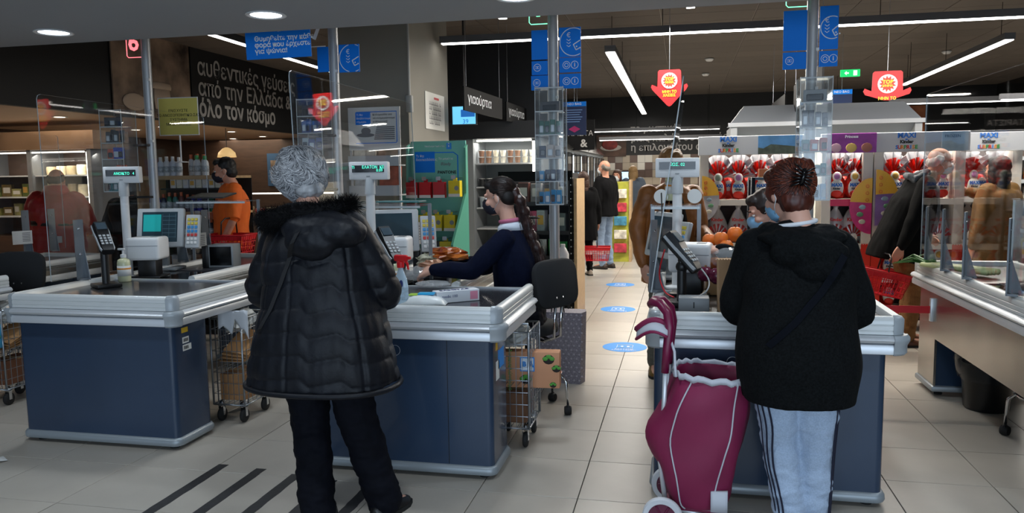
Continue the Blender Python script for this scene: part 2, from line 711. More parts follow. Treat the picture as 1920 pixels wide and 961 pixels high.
lamp('long lamp line crossing the ceiling above the blue pole signs', (-2.8, 9.0, 3.1), (4.6, 9.2, 3.1), .10)
lamp('lamp strip running away from the camera, between the middle poles', (-0.92, 10.2, 3.1), (-1.0, 21.0, 3.1), .14)
lamp('bright lamp strip running away at the upper right, by the red arrow board', (3.85, 10.7, 3.1), (3.95, 15.8, 3.1), .12)
lamp('lamp strip crossing in front of the black lettered fascia', (-4.95, 7.2, 3.1), (-5.1, 12.6, 3.1), .08)
lamp('short lamp end near the top edge, left of the middle pole', (-1.75, 7.45, 3.1), (-1.75, 7.75, 3.1), .1)
lamp('short lamp end near the top edge, right of the middle pole', (.06, 7.45, 3.1), (.06, 7.75, 3.1), .1)
for k, (x0, x1, y, z) in enumerate(((-3.2, .9, 20.2, 2.62), (-2.0, .9, 19.2, 2.36), (3.3, 5.6, 14.0, 2.62), (4.3, 6.5, 12.2, 2.5), (2.2, 3.6, 18.5, 2.5), (2.3, 3.6, 20.0, 2.4))):
    lamp('far thin lamp strip %s' % ('above the lettered back wall, upper one', 'above the lettered back wall, lower one', 'at the right, behind the clear screen, left piece', 'at the right, behind the clear screen, nearest the frame edge', 'left of the orange picture panel, upper one', 'left of the orange picture panel, lower one')[k], (x0, y, z), (x1, y, z), .06, True, 'far lamp strips')

# smoke detectors on the ceiling
sd = None
for k, (px, py) in enumerate(((1330, 110), (1775, 96), (1323, 138))):
    p = gr(px, py, 3.6)
    if p.y > 21 or p.y < 5:
        continue
    if sd is None:
        b = Mb()
        b.lathe([(.0, -.05), (.05, -.045), (.075, -.02), (.08, 0)], 16)
        sd = obj('smoke_detector', b, WHITE, smooth=True, loc=p)
        tag(sd, 'small white ceiling detector, the one above the red arrow boards', 'detector', 'ceiling detectors')
    else:
        o = sd.copy()
        o.location = p
        o['label'] = ('', 'small white ceiling detector at the right near the lamp strip', 'small white ceiling detector just below another')[k]
        COL.objects.link(o)

# emergency exit sign, green, hanging far right of the fourth pole
e0 = at(1594, 137, 12)
t = thing('exit_sign', 'small green lit emergency exit sign under the ceiling', 'sign', e0)
b = Mb()
b.cbox((0, 0, 0), (.26, .03, .10), bev=.004)
obj('panel', b, mat('green_exit_light', '0aa64f', 0.5, emit=('19c46a', 1.2)), t)
b = Mb()
b.prism([(-.08, 0), (-.05, -.03), (-.05, -.01), (-.02, -.01), (-.02, .01), (-.05, .01), (-.05, .03)], 0.0, .002, T=Matrix.Translation((0, -.017, 0)) @ FRONT.to_4x4())
b.box(.04, .09, -.019, -.016, -.035, .035)
obj('arrow', b, mat('exit_white', 'dff5e8', .5, emit=('dff5e8', 1.0)), t)
b = Mb()
b.box(-.13, .13, -.004, .004, .05, 3.6 - e0.z - .0)
obj('clear_hanger', b, PLEXI, t)

# fascia picture and lettering (left)
SIDE = Matrix(((0, 0, 1), (1, 0, 0), (0, 1, 0)))        # plane facing +X, reading towards +Y
PIC1 = mat('fascia_still_life_print', '4a3020', 0.6, var=(2.2, 0.8, 'a48a74'))
fs = thing('fascia_sign', 'black wall sign with large pale Greek lettering and a still life picture', 'sign', (-7.49, 11.0, 2.9))
b = Mb()
b.box(0, .02, -1.75, -.05, -.44, .72)
obj('picture', b, PIC1, fs)
b = Mb()
b.box(0, .012, 0, 5.8, -.44, .72)
obj('board', b, DARKW, fs)
PALE = mat('pale_fascia_lettering', 'a9a6a3', 0.6)
CREAM = mat('picture_cream', 'b5a08c', .7)
for txt, z in (('αυθεντικές γεύσεις', .42), ('από την Ελλάδα &', .10), ('όλο τον κόσμο', -.22)):
    text(txt, .37, (.02, .15, z), PALE, fs, SIDE, .93, .002, .004 + (.006 if z < 0 else 0), 'LEFT')
b = Mb()
b.lathe([(0, -.36), (.17, -.36), (.19, -.2), (.18, -.06), (0, -.06)], 16, (.03, -.75, .05), sx=.1)
b.lathe([(0, 0), (.21, 0), (.22, .04), (.2, .09), (0, .10)], 16, (.03, -.75, -.02), sx=.1)
b.ell((.03, -1.35, -.25), (.01, .25, .12))
obj('painted_jar', b, CREAM, fs, True)
# second picture panel at right end of the fascia
b = Mb()
b.box(-7.495, -7.46, 16.9, 19.6, 2.46, 3.5)
tag(obj('people_picture', b, mat('dark_people_print', '33221c', .6, var=(1.6, .9, '6b5a58'))), 'dark photographic panel at the far end of the black fascia', 'picture')

# low ceiling lights
dz = None
for k, (x, y) in enumerate(((-8.3, 9.2), (-9.3, 9.0), (-8.4, 11.5), (-8.2, 13.2), (-9.3, 12.0), (-8.6, 15.0), (-9.6, 15.5), (-8.3, 17.0), (-9.8, 18.0), (-9.0, 7.4))):
    if dz is None:
        dz = thing('recessed_light', '', 'downlight', (x, y, 2.44), group='recessed lights in the beige ceiling')
        b = Mb()
        b.lathe([(.07, 0), (.10, 0), (.10, -.01), (.07, -.008)], 20, ring=True)
        obj('trim_ring', b, WHITE, dz, 40)
        b = Mb()
        b.lathe([(0, -.005), (.072, -.005), (.072, 0), (0, 0)], 20)
        obj('diffuser', b, mat('warm_led', 'ffffff', .5, emit=((1, .85, .66), 8)), dz)
        o = dz
    else:
        o = dup(dz, (x, y, 2.44), 0)
    o['label'] = 'small round light recessed in the beige low ceiling, %s by distance' % ORD[sorted(range(10), key=lambda q: ((-8.3, -9.3, -8.4, -8.2, -9.3, -8.6, -9.6, -8.3, -9.8, -9.0)[q] ** 2 + (9.2, 9.0, 11.5, 13.2, 12.0, 15.0, 15.5, 17.0, 18.0, 7.4)[q] ** 2)).index(k)]
for x, y in ((-9.2, 8.5), (-9.2, 12), (-9.2, 16)):
    area('cheese_department_light', (x, y, 2.40), (0, 0, 0), 1.5, 2.5, 50, (1, .82, .62))

# big plastered pillar
b = Mb()
b.box(-3.75, -2.86, 8.0, 9.45, 0, 3.62)
pil = struct('wall_pillar', b, CONC)
b = Mb()
b.tube([(-2.84, 7.985, 3.6), (-2.84, 7.985, 2.42)], .014, 8)
b.cbox((-2.84, 7.975, 2.33), (.075, .05, .18), bev=.012)
tag(obj('conduit', b, mat('grey_conduit', '9b9b98', .5), smooth=40), 'thin grey conduit with a small white box down the pillar corner', 'conduit')
pn = thing('paper_notice', 'white floor plan sheet with a red heading taped to the pillar', 'notice', at(820, 208, 8.9))
pn.location.x = -2.855
b = Mb()
b.box(0, .004, -.36, .36, -.22, .20)
obj('sheet', b, PAPER, pn)
b = Mb()
b.box(.004, .006, -.04, .14, .13, .155)
obj('heading', b, RED, pn)
b = Mb()
for i in range(9):
    for j in range(5):
        if random.random() < .8:
            y, z = -.22 + i * .05, -.16 + j * .055
            b.box(.004, .0055, y, y + .03, z, z + .012)
            b.box(.004, .0055, y, y + .006, z, z + .04)
obj('plan_drawing', b, mat('grey_print', '77777a', .8), pn, kind='stuff')
# ------------------------------------------------------------------ checkout counters
def path_sweep(b, path, prof, mi=0):
    """path: list of ((x, y), (nx, ny)) with outward normal; prof: (out, z) polygon"""
    rings = [[V((p[0] + n[0] * o, p[1] + n[1] * o, z)) for o, z in prof] for p, n in path]
    b.loft(rings, mi)


def ccurve(cx, cy, r, a0, a1, k=5):
    return [((cx + r * math.cos(a0 + (a1 - a0) * i / k), cy + r * math.sin(a0 + (a1 - a0) * i / k)), (math.cos(a0 + (a1 - a0) * i / k), math.sin(a0 + (a1 - a0) * i / k))) for i in range(k + 1)]


CW, CL, CR = 1.13, 2.42, .88       # counter width, left length, right-hand length of the packing end
RC = .05
upath = [((0, CL), (-1, 0))] + ccurve(RC, RC, RC, PI, 1.5 * PI) + ccurve(CW - RC, RC, RC, 1.5 * PI, 2 * PI) + [((CW, CR), (1, 0))]
PTOP = [(0, .829), (0, .842), (-.003, .844), (-.003, .847), (0, .849), (0, .868), (-.003, .870), (-.003, .873), (0, .875), (0, .894), (-.008, .906), (-.024, .911), (-.042, .906), (-.05, .894), (-.05, .829)]
PBUM = [(.006, .790), (.020, .794), (.028, .806), (.020, .820), (.006, .826), (-.04, .826), (-.04, .790)]
PLOW = [(.004, .738), (.014, .742), (.016, .768), (.010, .784), (0, .788), (-.04, .788), (-.04, .738)]
TRAYM = mat('dark_speckled_steel', '55565b', 0.22, 0.75, var=(120, 0.25), bump=(80, .05, .002))
KICK = mat('kick_strip_grey', '8f979c', 0.4, 0.3)
CORN = mat('corner_cap_grey', '9aa0a4', 0.35, 0.1)
LBLY = mat('yellow_label', 'e0b31c', .5)


def counter(label):
    t = thing('checkout_counter', label, 'counter', (0, 0, 0), group='checkout counters')
    b = Mb()
    r = .035
    x0, x1, y0, y1 = .02, CW - .06, .055, .40
    poly = []
    for cx, cy, a in ((x0 + r, y0 + r, PI), (x1 - r, y0 + r, 1.5 * PI), (x1 - r, y1 - r, 0), (x0 + r, y1 - r, .5 * PI)):
        poly += [(cx + r * math.cos(a + PI / 2 * k / 5), cy + r * math.sin(a + PI / 2 * k / 5)) for k in range(6)]
    b.prism(poly, .06, .745)
    obj('front_cabinet', b, NAVY, t, 30)
    # seams and kick strip
    b = Mb()
    o = .018
    b.loft([[V((px + (px - (x0 + x1) / 2) * 0 + nx * q, py + ny * q, z)) for (px, py), (nx, ny) in
             (ccurve(x0 + r, y0 + r, r, PI, 1.5 * PI) + ccurve(x1 - r, y0 + r, r, 1.5 * PI, 2 * PI) + ccurve(x1 - r, y1 - r, r, 0, .5 * PI) + ccurve(x0 + r, y1 - r, r, .5 * PI, PI))]
            for q, z in ((0, .022), (.014, .024), (.02, .035), (.018, .055), (.008, .068), (0, .07))])
    obj('kick_strip', b, KICK, t, 50)
    for fx, fy in ((x0 + .08, y0 + .05), (x1 - .06, y0 + .05), (x0 + .08, y1 - .05), (x1 - .06, y1 - .05)):
        b = Mb()
        b.lathe([(.028, 0), (.030, .012), (.012, .016), (.012, .03)], 14, (fx, fy, 0))
        obj('foot', b, RUBBER, t, 40)
    for nm, pr in (('upper_rail', PTOP), ('bumper_strip', PBUM), ('lower_rail', PLOW)):
        b = Mb()
        path_sweep(b, upath, pr)
        obj(nm, b, ALU if nm != 'upper_rail' else RAIL, t, 40)
    for c in (ccurve(CW - RC, RC, RC, 1.5 * PI, 2 * PI), ccurve(RC, RC, RC, PI, 1.5 * PI)):
        b = Mb()
        path_sweep(b, c, [(.003, .831), (.004, .896), (-.006, .909), (-.024, .915), (-.02, .831)])
        path_sweep(b, c, [(.012, .736), (.020, .745), (.020, .78), (.031, .80), (.031, .815), (.02, .828), (-.02, .828), (-.02, .736)])
        obj('corner_cap', b, CORN, t, 40)
    b = Mb()
    b.box(.04, CW - .04, .04, CR, .80, .875)
    obj('packing_tray', b, TRAYM, t)
    b = Mb()
    b.box(.05, CW - .05, .05, .13, .875, .8765)
    obj('tray_liner', b, BLACKP, t)
    b = Mb()
    b.box(.05, CW - .02, CR - .02, CR + .01, .80, .885)
    obj('tray_end_strip', b, ALU, t)
    # conveyor end
    b = Mb()
    b.box(.04, .66, CR + .01, CL - .03, .74, .866)
    obj('conveyor_bed', b, STEEL, t)
    b = Mb()
    b.box(.07, .60, CR + .55, CL - .05, .866, .877)
    obj('conveyor_belt', b, BELT, t)
    b = Mb()
    b.box(.10, .58, CR + .10, CR + .50, .866, .873)
    obj('scanner_glass', b, mat('scanner_glass', '15171c', .08, 0), t)
    b = Mb()
    path_sweep(b, [((.66, CR + .01), (1, 0)), ((.66, CL), (1, 0))], PTOP)
    path_sweep(b, [((.66, CR + .01), (1, 0)), ((.66, CL), (1, 0))], PLOW)
    obj('inner_rail', b, RAIL, t, 40)
    b = Mb()
    path_sweep(b, [((.66, CL), (0, 1)), ((0, CL), (0, 1))], PTOP)
    path_sweep(b, [((.66, CL), (0, 1)), ((0, CL), (0, 1))], PLOW)
    obj('end_rail', b, RAIL, t, 40)
    b = Mb()
    b.box(.02, .045, .42, 2.08, .42, .74)
    obj('side_skirt', b, STEEL, t)
    b = Mb()
    b.box(.06, .60, 2.06, 2.40, .06, .74)
    obj('rear_cabinet', b, NAVY, t)
    b = Mb()
    b.box(.045, .06, 2.05, 2.41, .06, .74)
    obj('steel_side_plate', b, STEEL, t)
    b = Mb()
    b.cbox((.33, 2.23, .055), (.60, .40, .04), bev=.012)
    obj('kick_strip', b, KICK, t, 40)
    for fx in (.1, .56):
        b = Mb()
        b.lathe([(.026, 0), (.028, .012), (.012, .02), (.012, .04)], 12, (fx, 2.12, 0))
        obj('foot', b, RUBBER, t, 40)
    return t


LX = [-5.80, -3.92, -2.01, -.15, 1.66]
CLAB = ['checkout counter cut by the left edge of the frame', 'checkout counter with two stickers on its cabinet side, a teal register screen above',
        'checkout counter between the quilted-coat woman and the seated cashier', 'checkout counter behind the burgundy shopping trolley and the grey track pants',
        'checkout counter at the right edge seen from its open cashier side']
ctr = counter(CLAB[0])
ctr.location = (LX[0], 3.72, 0)
counters = [ctr]
for k in range(1, 5):
    counters.append(dup(ctr, (LX[k] + (0, .0, .0, .0, 0)[k], 3.72 + (0, .10, 0, 0, 0)[k], 0), 0, CLAB[k]))
# stickers of counter one (right cabinet side), hole covers
c1, c2, c3, c4 = counters[1:]
xs = CW - .06
b = Mb()
b.box(xs, xs + .001, .14, .20, .675, .705)
obj('warning_sticker', b, LBLY, c1)['label'] = 'small yellow warning sticker'
for z in (.63, .585):
    b = Mb()
    b.box(xs, xs + .001, .145, .205 if z > .6 else .225, z - .018, z + .018)
    st = obj('barcode_sticker', b, PAPER, c1)
    b = Mb()
    for i in range(7):
        b.box(xs + .001, xs + .0014, .152 + i * .007, .152 + i * .007 + .003 * (1 + i % 2), z - .01, z + .01)
    obj('barcode', b, LETK, st, kind='stuff')
b = Mb()
b.box(xs, xs + .001, .14, .18, .66, .70)
obj('warning_sticker', b, LBLY, c2)['label'] = 'small yellow warning sticker'
b = Mb()
b.box(xs, xs + .001, .14, .21, .50, .60)
obj('price_sticker', b, PAPER, c2)
b = Mb()
b.box(xs, xs + .001, .19, .32, .55, .65)
st = obj('shop_sticker', b, BLUE2, c2)
for sx in (.33, .83):
    b = Mb()
    b.box(sx, sx + .003, .0538, .057, .075, .735)
    obj('panel_seam', b, BLACKP, c2)
b = Mb()
ring_mesh(b, (0, 0, 0), .027, .0012, n=24)
h = obj('hole_cover', b, ALU, c2, loc=(.55, .0545, .665))
h2 = inst('hole_cover', h, c3, (.39, .0545, .665))

# ------------------------------------------------------------------ clear screens and their brackets
BRK = mat('bracket_grey_steel', '80868c', 0.45, 0.5)


def bracket_mesh():
    b = Mb()
    b.box(-.03, .03, -.004, .004, 0, .40)
    b.prism([(-.03, 0), (.03, 0), (.03, .012), (-.03, .012)], -.0, .05, T=Matrix.Rotation(R(90), 4, 'X'))
    b.add([(0.026, 0, 0), (.03, 0, 0), (.026, -.07, 0), (.03, -.07, 0), (.026, 0, .22), (.03, 0, .22)], [(0, 2, 4), (1, 5, 3), (0, 1, 3, 2), (2, 3, 5, 4), (0, 4, 5, 1)])
    return b


BOLT = Mb()
BOLT.lathe([(0, .004), (.007, .004), (.008, 0)], 8, T=Matrix.Rotation(R(90), 4, 'X'))


RT = .910


def screen(k, y0, y1, ztop, tilt, label, ybr, dz=0.0):
    y0w = y0
    t = thing('clear_screen', label, 'screen', (LX[k] - .012 + .0, 0, RT), group='clear screens on the counters')
    b = Mb()
    h = ztop - RT
    r = .03
    p = [(y0, .02), (y1, .02), (y1, h - r), (y1 - r * .3, h - r * .3 + dz), (y1 - r, h + dz), (y0 + r, h), (y0 + r * .3, h - r * .3), (y0, h - r)]
    S = Matrix(((0, 0, 1, 0), (1, 0, 0, 0), (0, 1, 0, 0), (0, 0, 0, 1)))
    n = len(p)
    T = Matrix.Rotation(tilt, 4, 'Y') @ S
    vs = [(a, c_, -.003) for a, c_ in p] + [(a, c_, .003) for a, c_ in p]
    b.add(vs, [tuple(range(n - 1, -1, -1)), tuple(range(n, 2 * n))], 0, T)
    b.add(vs, [(i, (i + 1) % n, n + (i + 1) % n, n + i) for i in range(n)], 1, T)
    obj('panel', b, [PLEXI, PLEXE], t)
    for y in ybr:
        bm_ = bracket_mesh()
        br = obj('bracket', bm_, BRK, t, loc=(.0, y, .0))
        br.rotation_euler = (0, tilt * .4, R(62))
        for z in (.34, .17):
            q = obj('bolt', BOLT, CHROME, br, True, loc=(0, -.004, z))
    return t


screen(1, 4.19, 5.93, 2.11, R(-.3), 'large clear plexiglass screen standing on the counter with the teal register screen', (4.45, 5.52, 5.86), -.02)
screen(2, 3.88, 5.80, 2.14, R(-1.5), 'large clear plexiglass screen between the quilted-coat woman and the blue pole sign', (4.3, 5.2, 5.6), -.01)
screen(3, 4.2, 6.1, 2.08, R(8), 'clear plexiglass screen seen nearly edge-on beside the brown jacket', (4.35, 5.3, 5.8))
screen(4, 4.0, 5.97, 2.08, R(0), 'large clear plexiglass screen in front of the packaged goods at the right edge', (4.45, 5.1, 5.5, 5.85))
screen(0, 4.2, 6.4, 2.0, R(0), 'clear plexiglass screen at the far left, in front of the cheese cabinet', (5.95, 6.25))

# ------------------------------------------------------------------ poles with sign boards and acrylic cases
POLE = mat('pole_grey', 'b0b2b4', 0.35, 0.25)
PX = [-4.50, -2.77, -.97, .895]
NUMC = {0: ('6', (1.0, .12, .14)), 1: ('7', (.9, .9, .9)), 2: ('1', (.15, .95, .5)), 3: ('2', (.15, .95, .5))}
CASE = [(2.16, 1.47), (2.19, 1.52), (2.21, 1.34), (2.21, 1.36)]
PLAB = ['grey pole with a red digit lamp, left of the lettered fascia', 'grey pole in front of the plastered pillar, its digit lamp unlit', 'grey pole with five blue boards behind the seated cashier', 'grey pole with blue boards above the red-haired woman']
for k in range(4):
    x = PX[k]
    t = thing('sign_pole', PLAB[k], 'pole', (x, 6.0, 0), group='poles between the checkout lanes')
    b = Mb()
    b.tube([(0, 0, 0.01), (0, 0, 3.6)], .036, 16)
    b.box(-.041, -.033, -.012, .012, .3, 3.58)
    obj('pole', b, POLE, t, 40)
    b = Mb()
    b.lathe([(.10, 0), (.10, .008), (.04, .012)], 20)
    obj('base_plate', b, POLE, t, 40)
    for z in (2.15, 2.42) + ((1.9,) if k < 2 else ()):
        b = Mb()
        b.cbox((.03, -.03, z), (.02, .02, .02))
        obj('clip', b, WHITE, t)
    # lit digit plate
    ch, col = NUMC[k]
    dx = -.115 if k != 1 else -.14
    z = 2.66 if k < 2 else 2.80
    z = (2.73, 2.74, 2.82, 2.84)[k]
    b = Mb()
    b.cbox((dx, 0, z), (.145, .006, .24), bev=.003, seg=1)
    pl = obj('digit_plate', b, PLEXI, t)
    e = mat('digit_glow_%s' % ('red' if k == 0 else 'green' if k > 1 else 'off'), 'ffffff', .5, emit=(col, 1.6 if k != 1 else .0))
    b = Mb()
    q = [(dx - .07, z + .115), (dx - .07, z - .10), (dx - .055, z - .115), (dx + .07, z - .115)]
    b.tube([(a, -.003, c_) for a, c_ in q], .0035, 5)
    obj('edge_glow', b, e, pl)
    text(ch, .22, (dx, -.005, z + .01), e, pl, bold=.004)
    # blue boards
    def board(x0, x1, z0, z1, nm='sign_board', tilt=0.0):
        b = Mb()
        b.cbox(((x0 + x1) / 2, 0, (z0 + z1) / 2), (x1 - x0, .012, z1 - z0), bev=.002, seg=1)
        return obj(nm, b, [BLUE], t)

    def glyph(par, x, z, kind, lim=None):
        b = Mb()
        if kind == 'big':
            # big ring and card drawing, cut by the edges of the board
            b2 = Mb()
            xa, xb, za, zb_ = lim
            r0 = (xb - xa) * .62
            cx_, cz_ = xa + r0 + .006, (za + zb_) / 2
            L = [V((cx_ + r0 * math.cos(a), -.008, cz_ + r0 * math.sin(a))) for a in [R(q) for q in range(20, 320, 5)]]
            L = [p for p in L if p.x < xb - .004 and za + .004 < p.z < zb_ - .004]
            for p, q_ in zip(L, L[1:]):
                if (p - q_).length < .03:
                    b2.tube([p, q_], .0035, 5)
            x, z = cx_ - .035, cz_ + .015
            card = [(x + .035, -.035), (xb - .005, -.005), (xb - .005, -.06), (x + .055, -.075)]
            c_ = [V((a, -.008, z + d)) for a, d in card]
            b2.tube([c_[0], c_[1]], .004, 5)
            b2.tube([c_[0], c_[3]], .004, 5)
            b2.tube([c_[3], c_[2]], .004, 5)
            b2.ell((x + .06, -.007, z - .05), (.006, .002, .006), 8, 4)
            b2.ell((x + .085, -.007, z - .06), (.006, .002, .006), 8, 4)
            for i in range(3):
                zz = z + .0 - i * .022
                b2.tube([(x - .015, -.008, zz + .006), (x - .0, -.008, zz - .006), (x + .015, -.008, zz + .006)], .003, 4)
            o = obj('emblem', b2, LETW, par, kind='stuff')
            text('€', .05, (x, -.008, z + .035), LETW, par)
        else:
            ring_mesh(b, (x, -.008, z), .027, .0025, n=20)
            obj('circle_mark', b, LETW, par)
            if kind == 'i':
                text('i', .045, (x, -.008, z), LETW, par, bold=.001)
            elif kind == 'o':
                b = Mb()
                ring_mesh(b, (x, -.008, z), .014, .0025, n=14)
                obj('inner_mark', b, LETW, par)
            else:
                b = Mb()
                b.tube([(x - .015, -.008, z - .008), (x + .015, -.008, z - .008), (x + .015, -.008, z + .008), (x - .015, -.008, z + .008)], .002, 4, closed=True)
                b.box(x - .004, x + .004, -.009, -.007, z - .004, z + .004)
                obj('inner_mark', b, LETW, par)

    if k == 2:
        board(-.17, -.045, 2.44, 2.66)
        s_ = board(.045, .21, 2.45, 2.67)
        glyph(s_, .11, 2.53, 'big', (.045, .21, 2.45, 2.67))
        s_ = board(-.17, -.045, 2.325, 2.43)
        glyph(s_, -.125, 2.38, 'c')
        s_ = board(-.175, -.04, 2.21, 2.32)
        glyph(s_, -.13, 2.265, 'c')
        for z0 in (2.335, 2.215):
            s_ = board(.045, .21, z0, z0 + .11)
            glyph(s_, .10, z0 + .055, 'o')
            glyph(s_, .163, z0 + .055, 'i')
    elif k == 3:
        board(-.20, -.04, 2.42, 2.70)
        s_ = board(.045, .17, 2.42, 2.72)
        glyph(s_, .09, 2.52, 'big', (.045, .17, 2.42, 2.72))
        s_ = board(-.20, -.04, 2.29, 2.41)
        glyph(s_, -.155, 2.35, 'c')
        s_ = board(.045, .17, 2.30, 2.41)
        glyph(s_, .085, 2.355, 'o')
        glyph(s_, .14, 2.355, 'i')
    elif k == 1:
        board(-.145, -.045, 2.42, 2.62)
        s_ = board(.045, .22, 2.41, 2.63)
        glyph(s_, .12, 2.50, 'big', (.045, .22, 2.41, 2.63))
    # clamp and display case
    zt, zb = CASE[k]
    cx = (-.21, -.125, -.0, .0)[k]
    cw = .21
    cs = thing('acrylic_case', ('tall clear acrylic case of small packets beside the red digit lamp pole', 'tall clear acrylic case above the grey-haired woman, beside the blank blue board',
                                'tall clear acrylic case of blue packets on the pole behind the seated cashier', 'tall clear acrylic case of clippers on the pole above the red-haired woman')[k], 'display case', (x + cx, 5.86, zb), 0, 'acrylic cases on the poles')
    b = Mb()
    H_ = zt - zb
    tk = .004
    b.box(-cw / 2, cw / 2, -.09, -.09 + tk, 0, H_, 0)
    b.box(-cw / 2, -cw / 2 + tk, -.086, .09, 0, H_, 0)
    b.box(cw / 2 - tk, cw / 2, -.086, .09, 0, H_, 0)
    b.box(-cw / 2, cw / 2, .086, .09, 0, H_, 0)
    obj('walls', b, CASEP, cs)
    for i, a in enumerate(((-cw / 2, -.09), (cw / 2, -.09), (-cw / 2, .09), (cw / 2, .09))):
        b = Mb()
        b.tube([(a[0], a[1], 0), (a[0], a[1], H_)], .003, 4)
        obj('edge', b, PLEXE, cs)
    nsh = 5
    for i in range(nsh + 1):
        b = Mb()
        z = i * (H_ - .01) / nsh
        b.box(-cw / 2 + .004, cw / 2 - .004, -.085, .085, z, z + .004)
        obj('shelf', b, CASEP, cs)
        b = Mb()
        b.box(-cw / 2, cw / 2, -.092, -.088, z - .002, z + .006)
        obj('shelf_edge', b, PLEXE, cs)
    if k < 2:
        for z in (zb - .05, (zt + zb) / 2 + .05):
            b = Mb()
            b.cbox((-.06, -.05, z), (.14, .05, .02), bev=.004)
            obj('clamp', b, BLACKP, t)
    # small packets, each a thing
    cols = [('1d1f24', '3a3d42', '1f3fae', 'd2552a', '2d7f86', '2a7cc0'), ('2b2e44', '38508c', '2c3f86', 'b9c4cc', '1f8a96', '6a8ea0'),
            ('4a4a50', '1e5e50', 'b5a9a2', '28334f', '2f8fc6', '1f7ec2'), ('8a8f94', '1a2236', 'b55048', '2b6f75', 'a8c0d6', '2e9cc4')][k]
    nm = ['pack of batteries', 'blue pack', 'blister card', 'small packet', 'teal packet', 'boxed packet']
    for i in range(nsh):
        lev = nsh - 1 - i       # i = 0 top
        z = lev * (H_ - .01) / nsh + .006
        nn = (3, 4, 3, 4, 4)[i] if not (i == 0 and k > 1) else 1
        for j in range(nn):
            wd = (cw - .03) / nn * .86
            hh = (.09, .115, .10, .085, .11)[i] * random.uniform(.8, 1)
            c_ = cols[i if not (j == 0 and i in (2, 3)) else (i + 1) % 6]
            xx = -cw / 2 + .018 + (j + .5) * (cw - .036) / nn
            pk = thing('hanging_packet', '%s packet, %s shelf of the case %s' % (ORD[j], ('top', 'second', 'third', 'fourth', 'lowest')[i], ('by the red digit lamp', 'above the grey-haired woman', 'behind the seated cashier', 'above the red-haired woman')[k]), 'packet', (x + cx + xx, 5.80 + random.uniform(0, .03), zb + z), random.uniform(-.35, .35), 'small packets in the pole cases')
            b = Mb()
            b.cbox((0, 0, hh / 2), (wd, .02, hh), bev=.003, seg=1)
            obj('card', b, mat('packet_' + c_, c_, .4), pk)
            b = Mb()
            b.cbox((0, -.014, hh * .4), (wd * .7, .012, hh * .5), bev=.004, seg=1)
            obj('blister', b, mat('packet_pale' if (i + j) % 2 else 'packet_dark', 'c3ccd4' if (i + j) % 2 else '22252e', .25), pk)

# blue hanging banner beside the second pole
hb = thing('hanging_banner', 'blue hanging banner with white Greek lines above the lettered fascia', 'sign', (-2.93, 5.4, 2.45))
b = Mb()
b.cbox((0, 0, .17), (.50, .012, .34), bev=.002, seg=1)
obj('board', b, BLUE, hb)
for s_, z, f in (('κατάστημα.', .215, 0), ('Θυμηθείτε την κάθε', .145, .006 / 5), ('φορά που έρχεστε', .10, .0012), ('για ψώνια!', .055, .0012)):
    text(s_, .049, (-.18, -.007, z), LETW, hb, bold=f, align='LEFT')
b = Mb()
b.tube([(-.2, 0, .34), (-.2, 0, 1.17)], .002, 4)
obj('cord', b, WIRE, hb)
b = Mb()
b.tube([(.2, 0, .34), (.2, 0, 1.17)], .002, 4)
obj('cord', b, WIRE, hb)
hb.rotation_euler = (0, R(-1.5), R(6))

# yellow leaflet sign on a thin stand, on the shelf behind pole one
ys = thing('yellow_notice', 'yellow notice with black Greek lines on a thin white stand beside the first pole', 'sign', (-4.43, 6.3, 1.72), R(4))
b = Mb()
b.cbox((0, 0, .41), (.38, .008, .33), bev=.002, seg=1)
obj('sheet', b, mat('pale_yellow', 'cfc160', .6), ys)
b = Mb()
b.tube([(-.19, -.004, .245), (.19, -.004, .245), (.19, -.004, .575), (-.19, -.004, .575)], .006, 6, closed=True)
obj('frame', b, WHITE, ys)
b = Mb()
b.tube([(0, 0, .0), (0, 0, .25)], .007, 8)
b.lathe([(.06, 0), (.06, .006), (.01, .012)], 16)
obj('stand', b, WHITE, ys)
for i, s_ in enumerate(('ΕΝΙΣΧΥΣΤΕ', 'ΤΟ ΑΝΟΣΟΠΟΙΗΤΙΚΟ ΣΑΣ', 'ΣΥΣΤΗΜΑ', 'ΜΕ ΒΙΤΑΜΙΝΕΣ')):
    text(s_, .034, (0, -.006, .46 - i * .04), LETK, ys)
# ------------------------------------------------------------------ till equipment
GREEN = mat('green_display_text', '20c9a0', .5, emit=((.1, .9, .65), 1.2))
BLKG = mat('black_glass', '07090b', .12)


def till_display(x, y, z, rz, label, lines):
    t = thing('customer_display', label, 'display', (x, y, .877), rz, 'customer displays on white poles')
    z = z - .877
    b = Mb()
    b.lathe([(.07, 0), (.07, .01), (.028, .02), (.028, z - .14)], 18)
    obj('pole', b, WHITE, t, 40)
    b = Mb()
    b.lathe([(.034, z - .14), (.034, z - .04), (.028, z - .03)], 18)
    obj('collar', b, GREYP, t, 40)
    b = Mb()
    b.cbox((0, 0, z + .01), (.255, .06, .115), bev=.008)
    h = obj('head', b, WHITE, t, 40)
    b = Mb()
    b.box(-.105, .105, -.033, -.029, z - .0, z + .045)
    obj('window', b, BLKG, h)
    b = Mb()
    b.box(-.012, .012, -.032, -.029, z - .028, z - .022)
    obj('badge', b, GREYM, h)
    for s_, dz in lines:
        text(s_, .026, (.0, -.034, z + dz), GREEN, h, sx=.95, align='CENTER')
    return t


till_display(-3.845, 4.8, 1.595, R(12), 'white customer display on a pole over the teal register screen', [('       ΑΝΟΙΚΤΟ   4', .018)])
till_display(-1.955, 4.7, 1.595, R(5), 'white customer display on a pole right of the black fur hood', [('TI       ΕΛΑΤΟΝ  ΚΕ', .032), ('                      0.09', .012)])
till_display(-.03, 4.75, 1.585, R(-3), 'white customer display on a pole over the brown jacket', [('ΕΩΣ. 02', .028)])


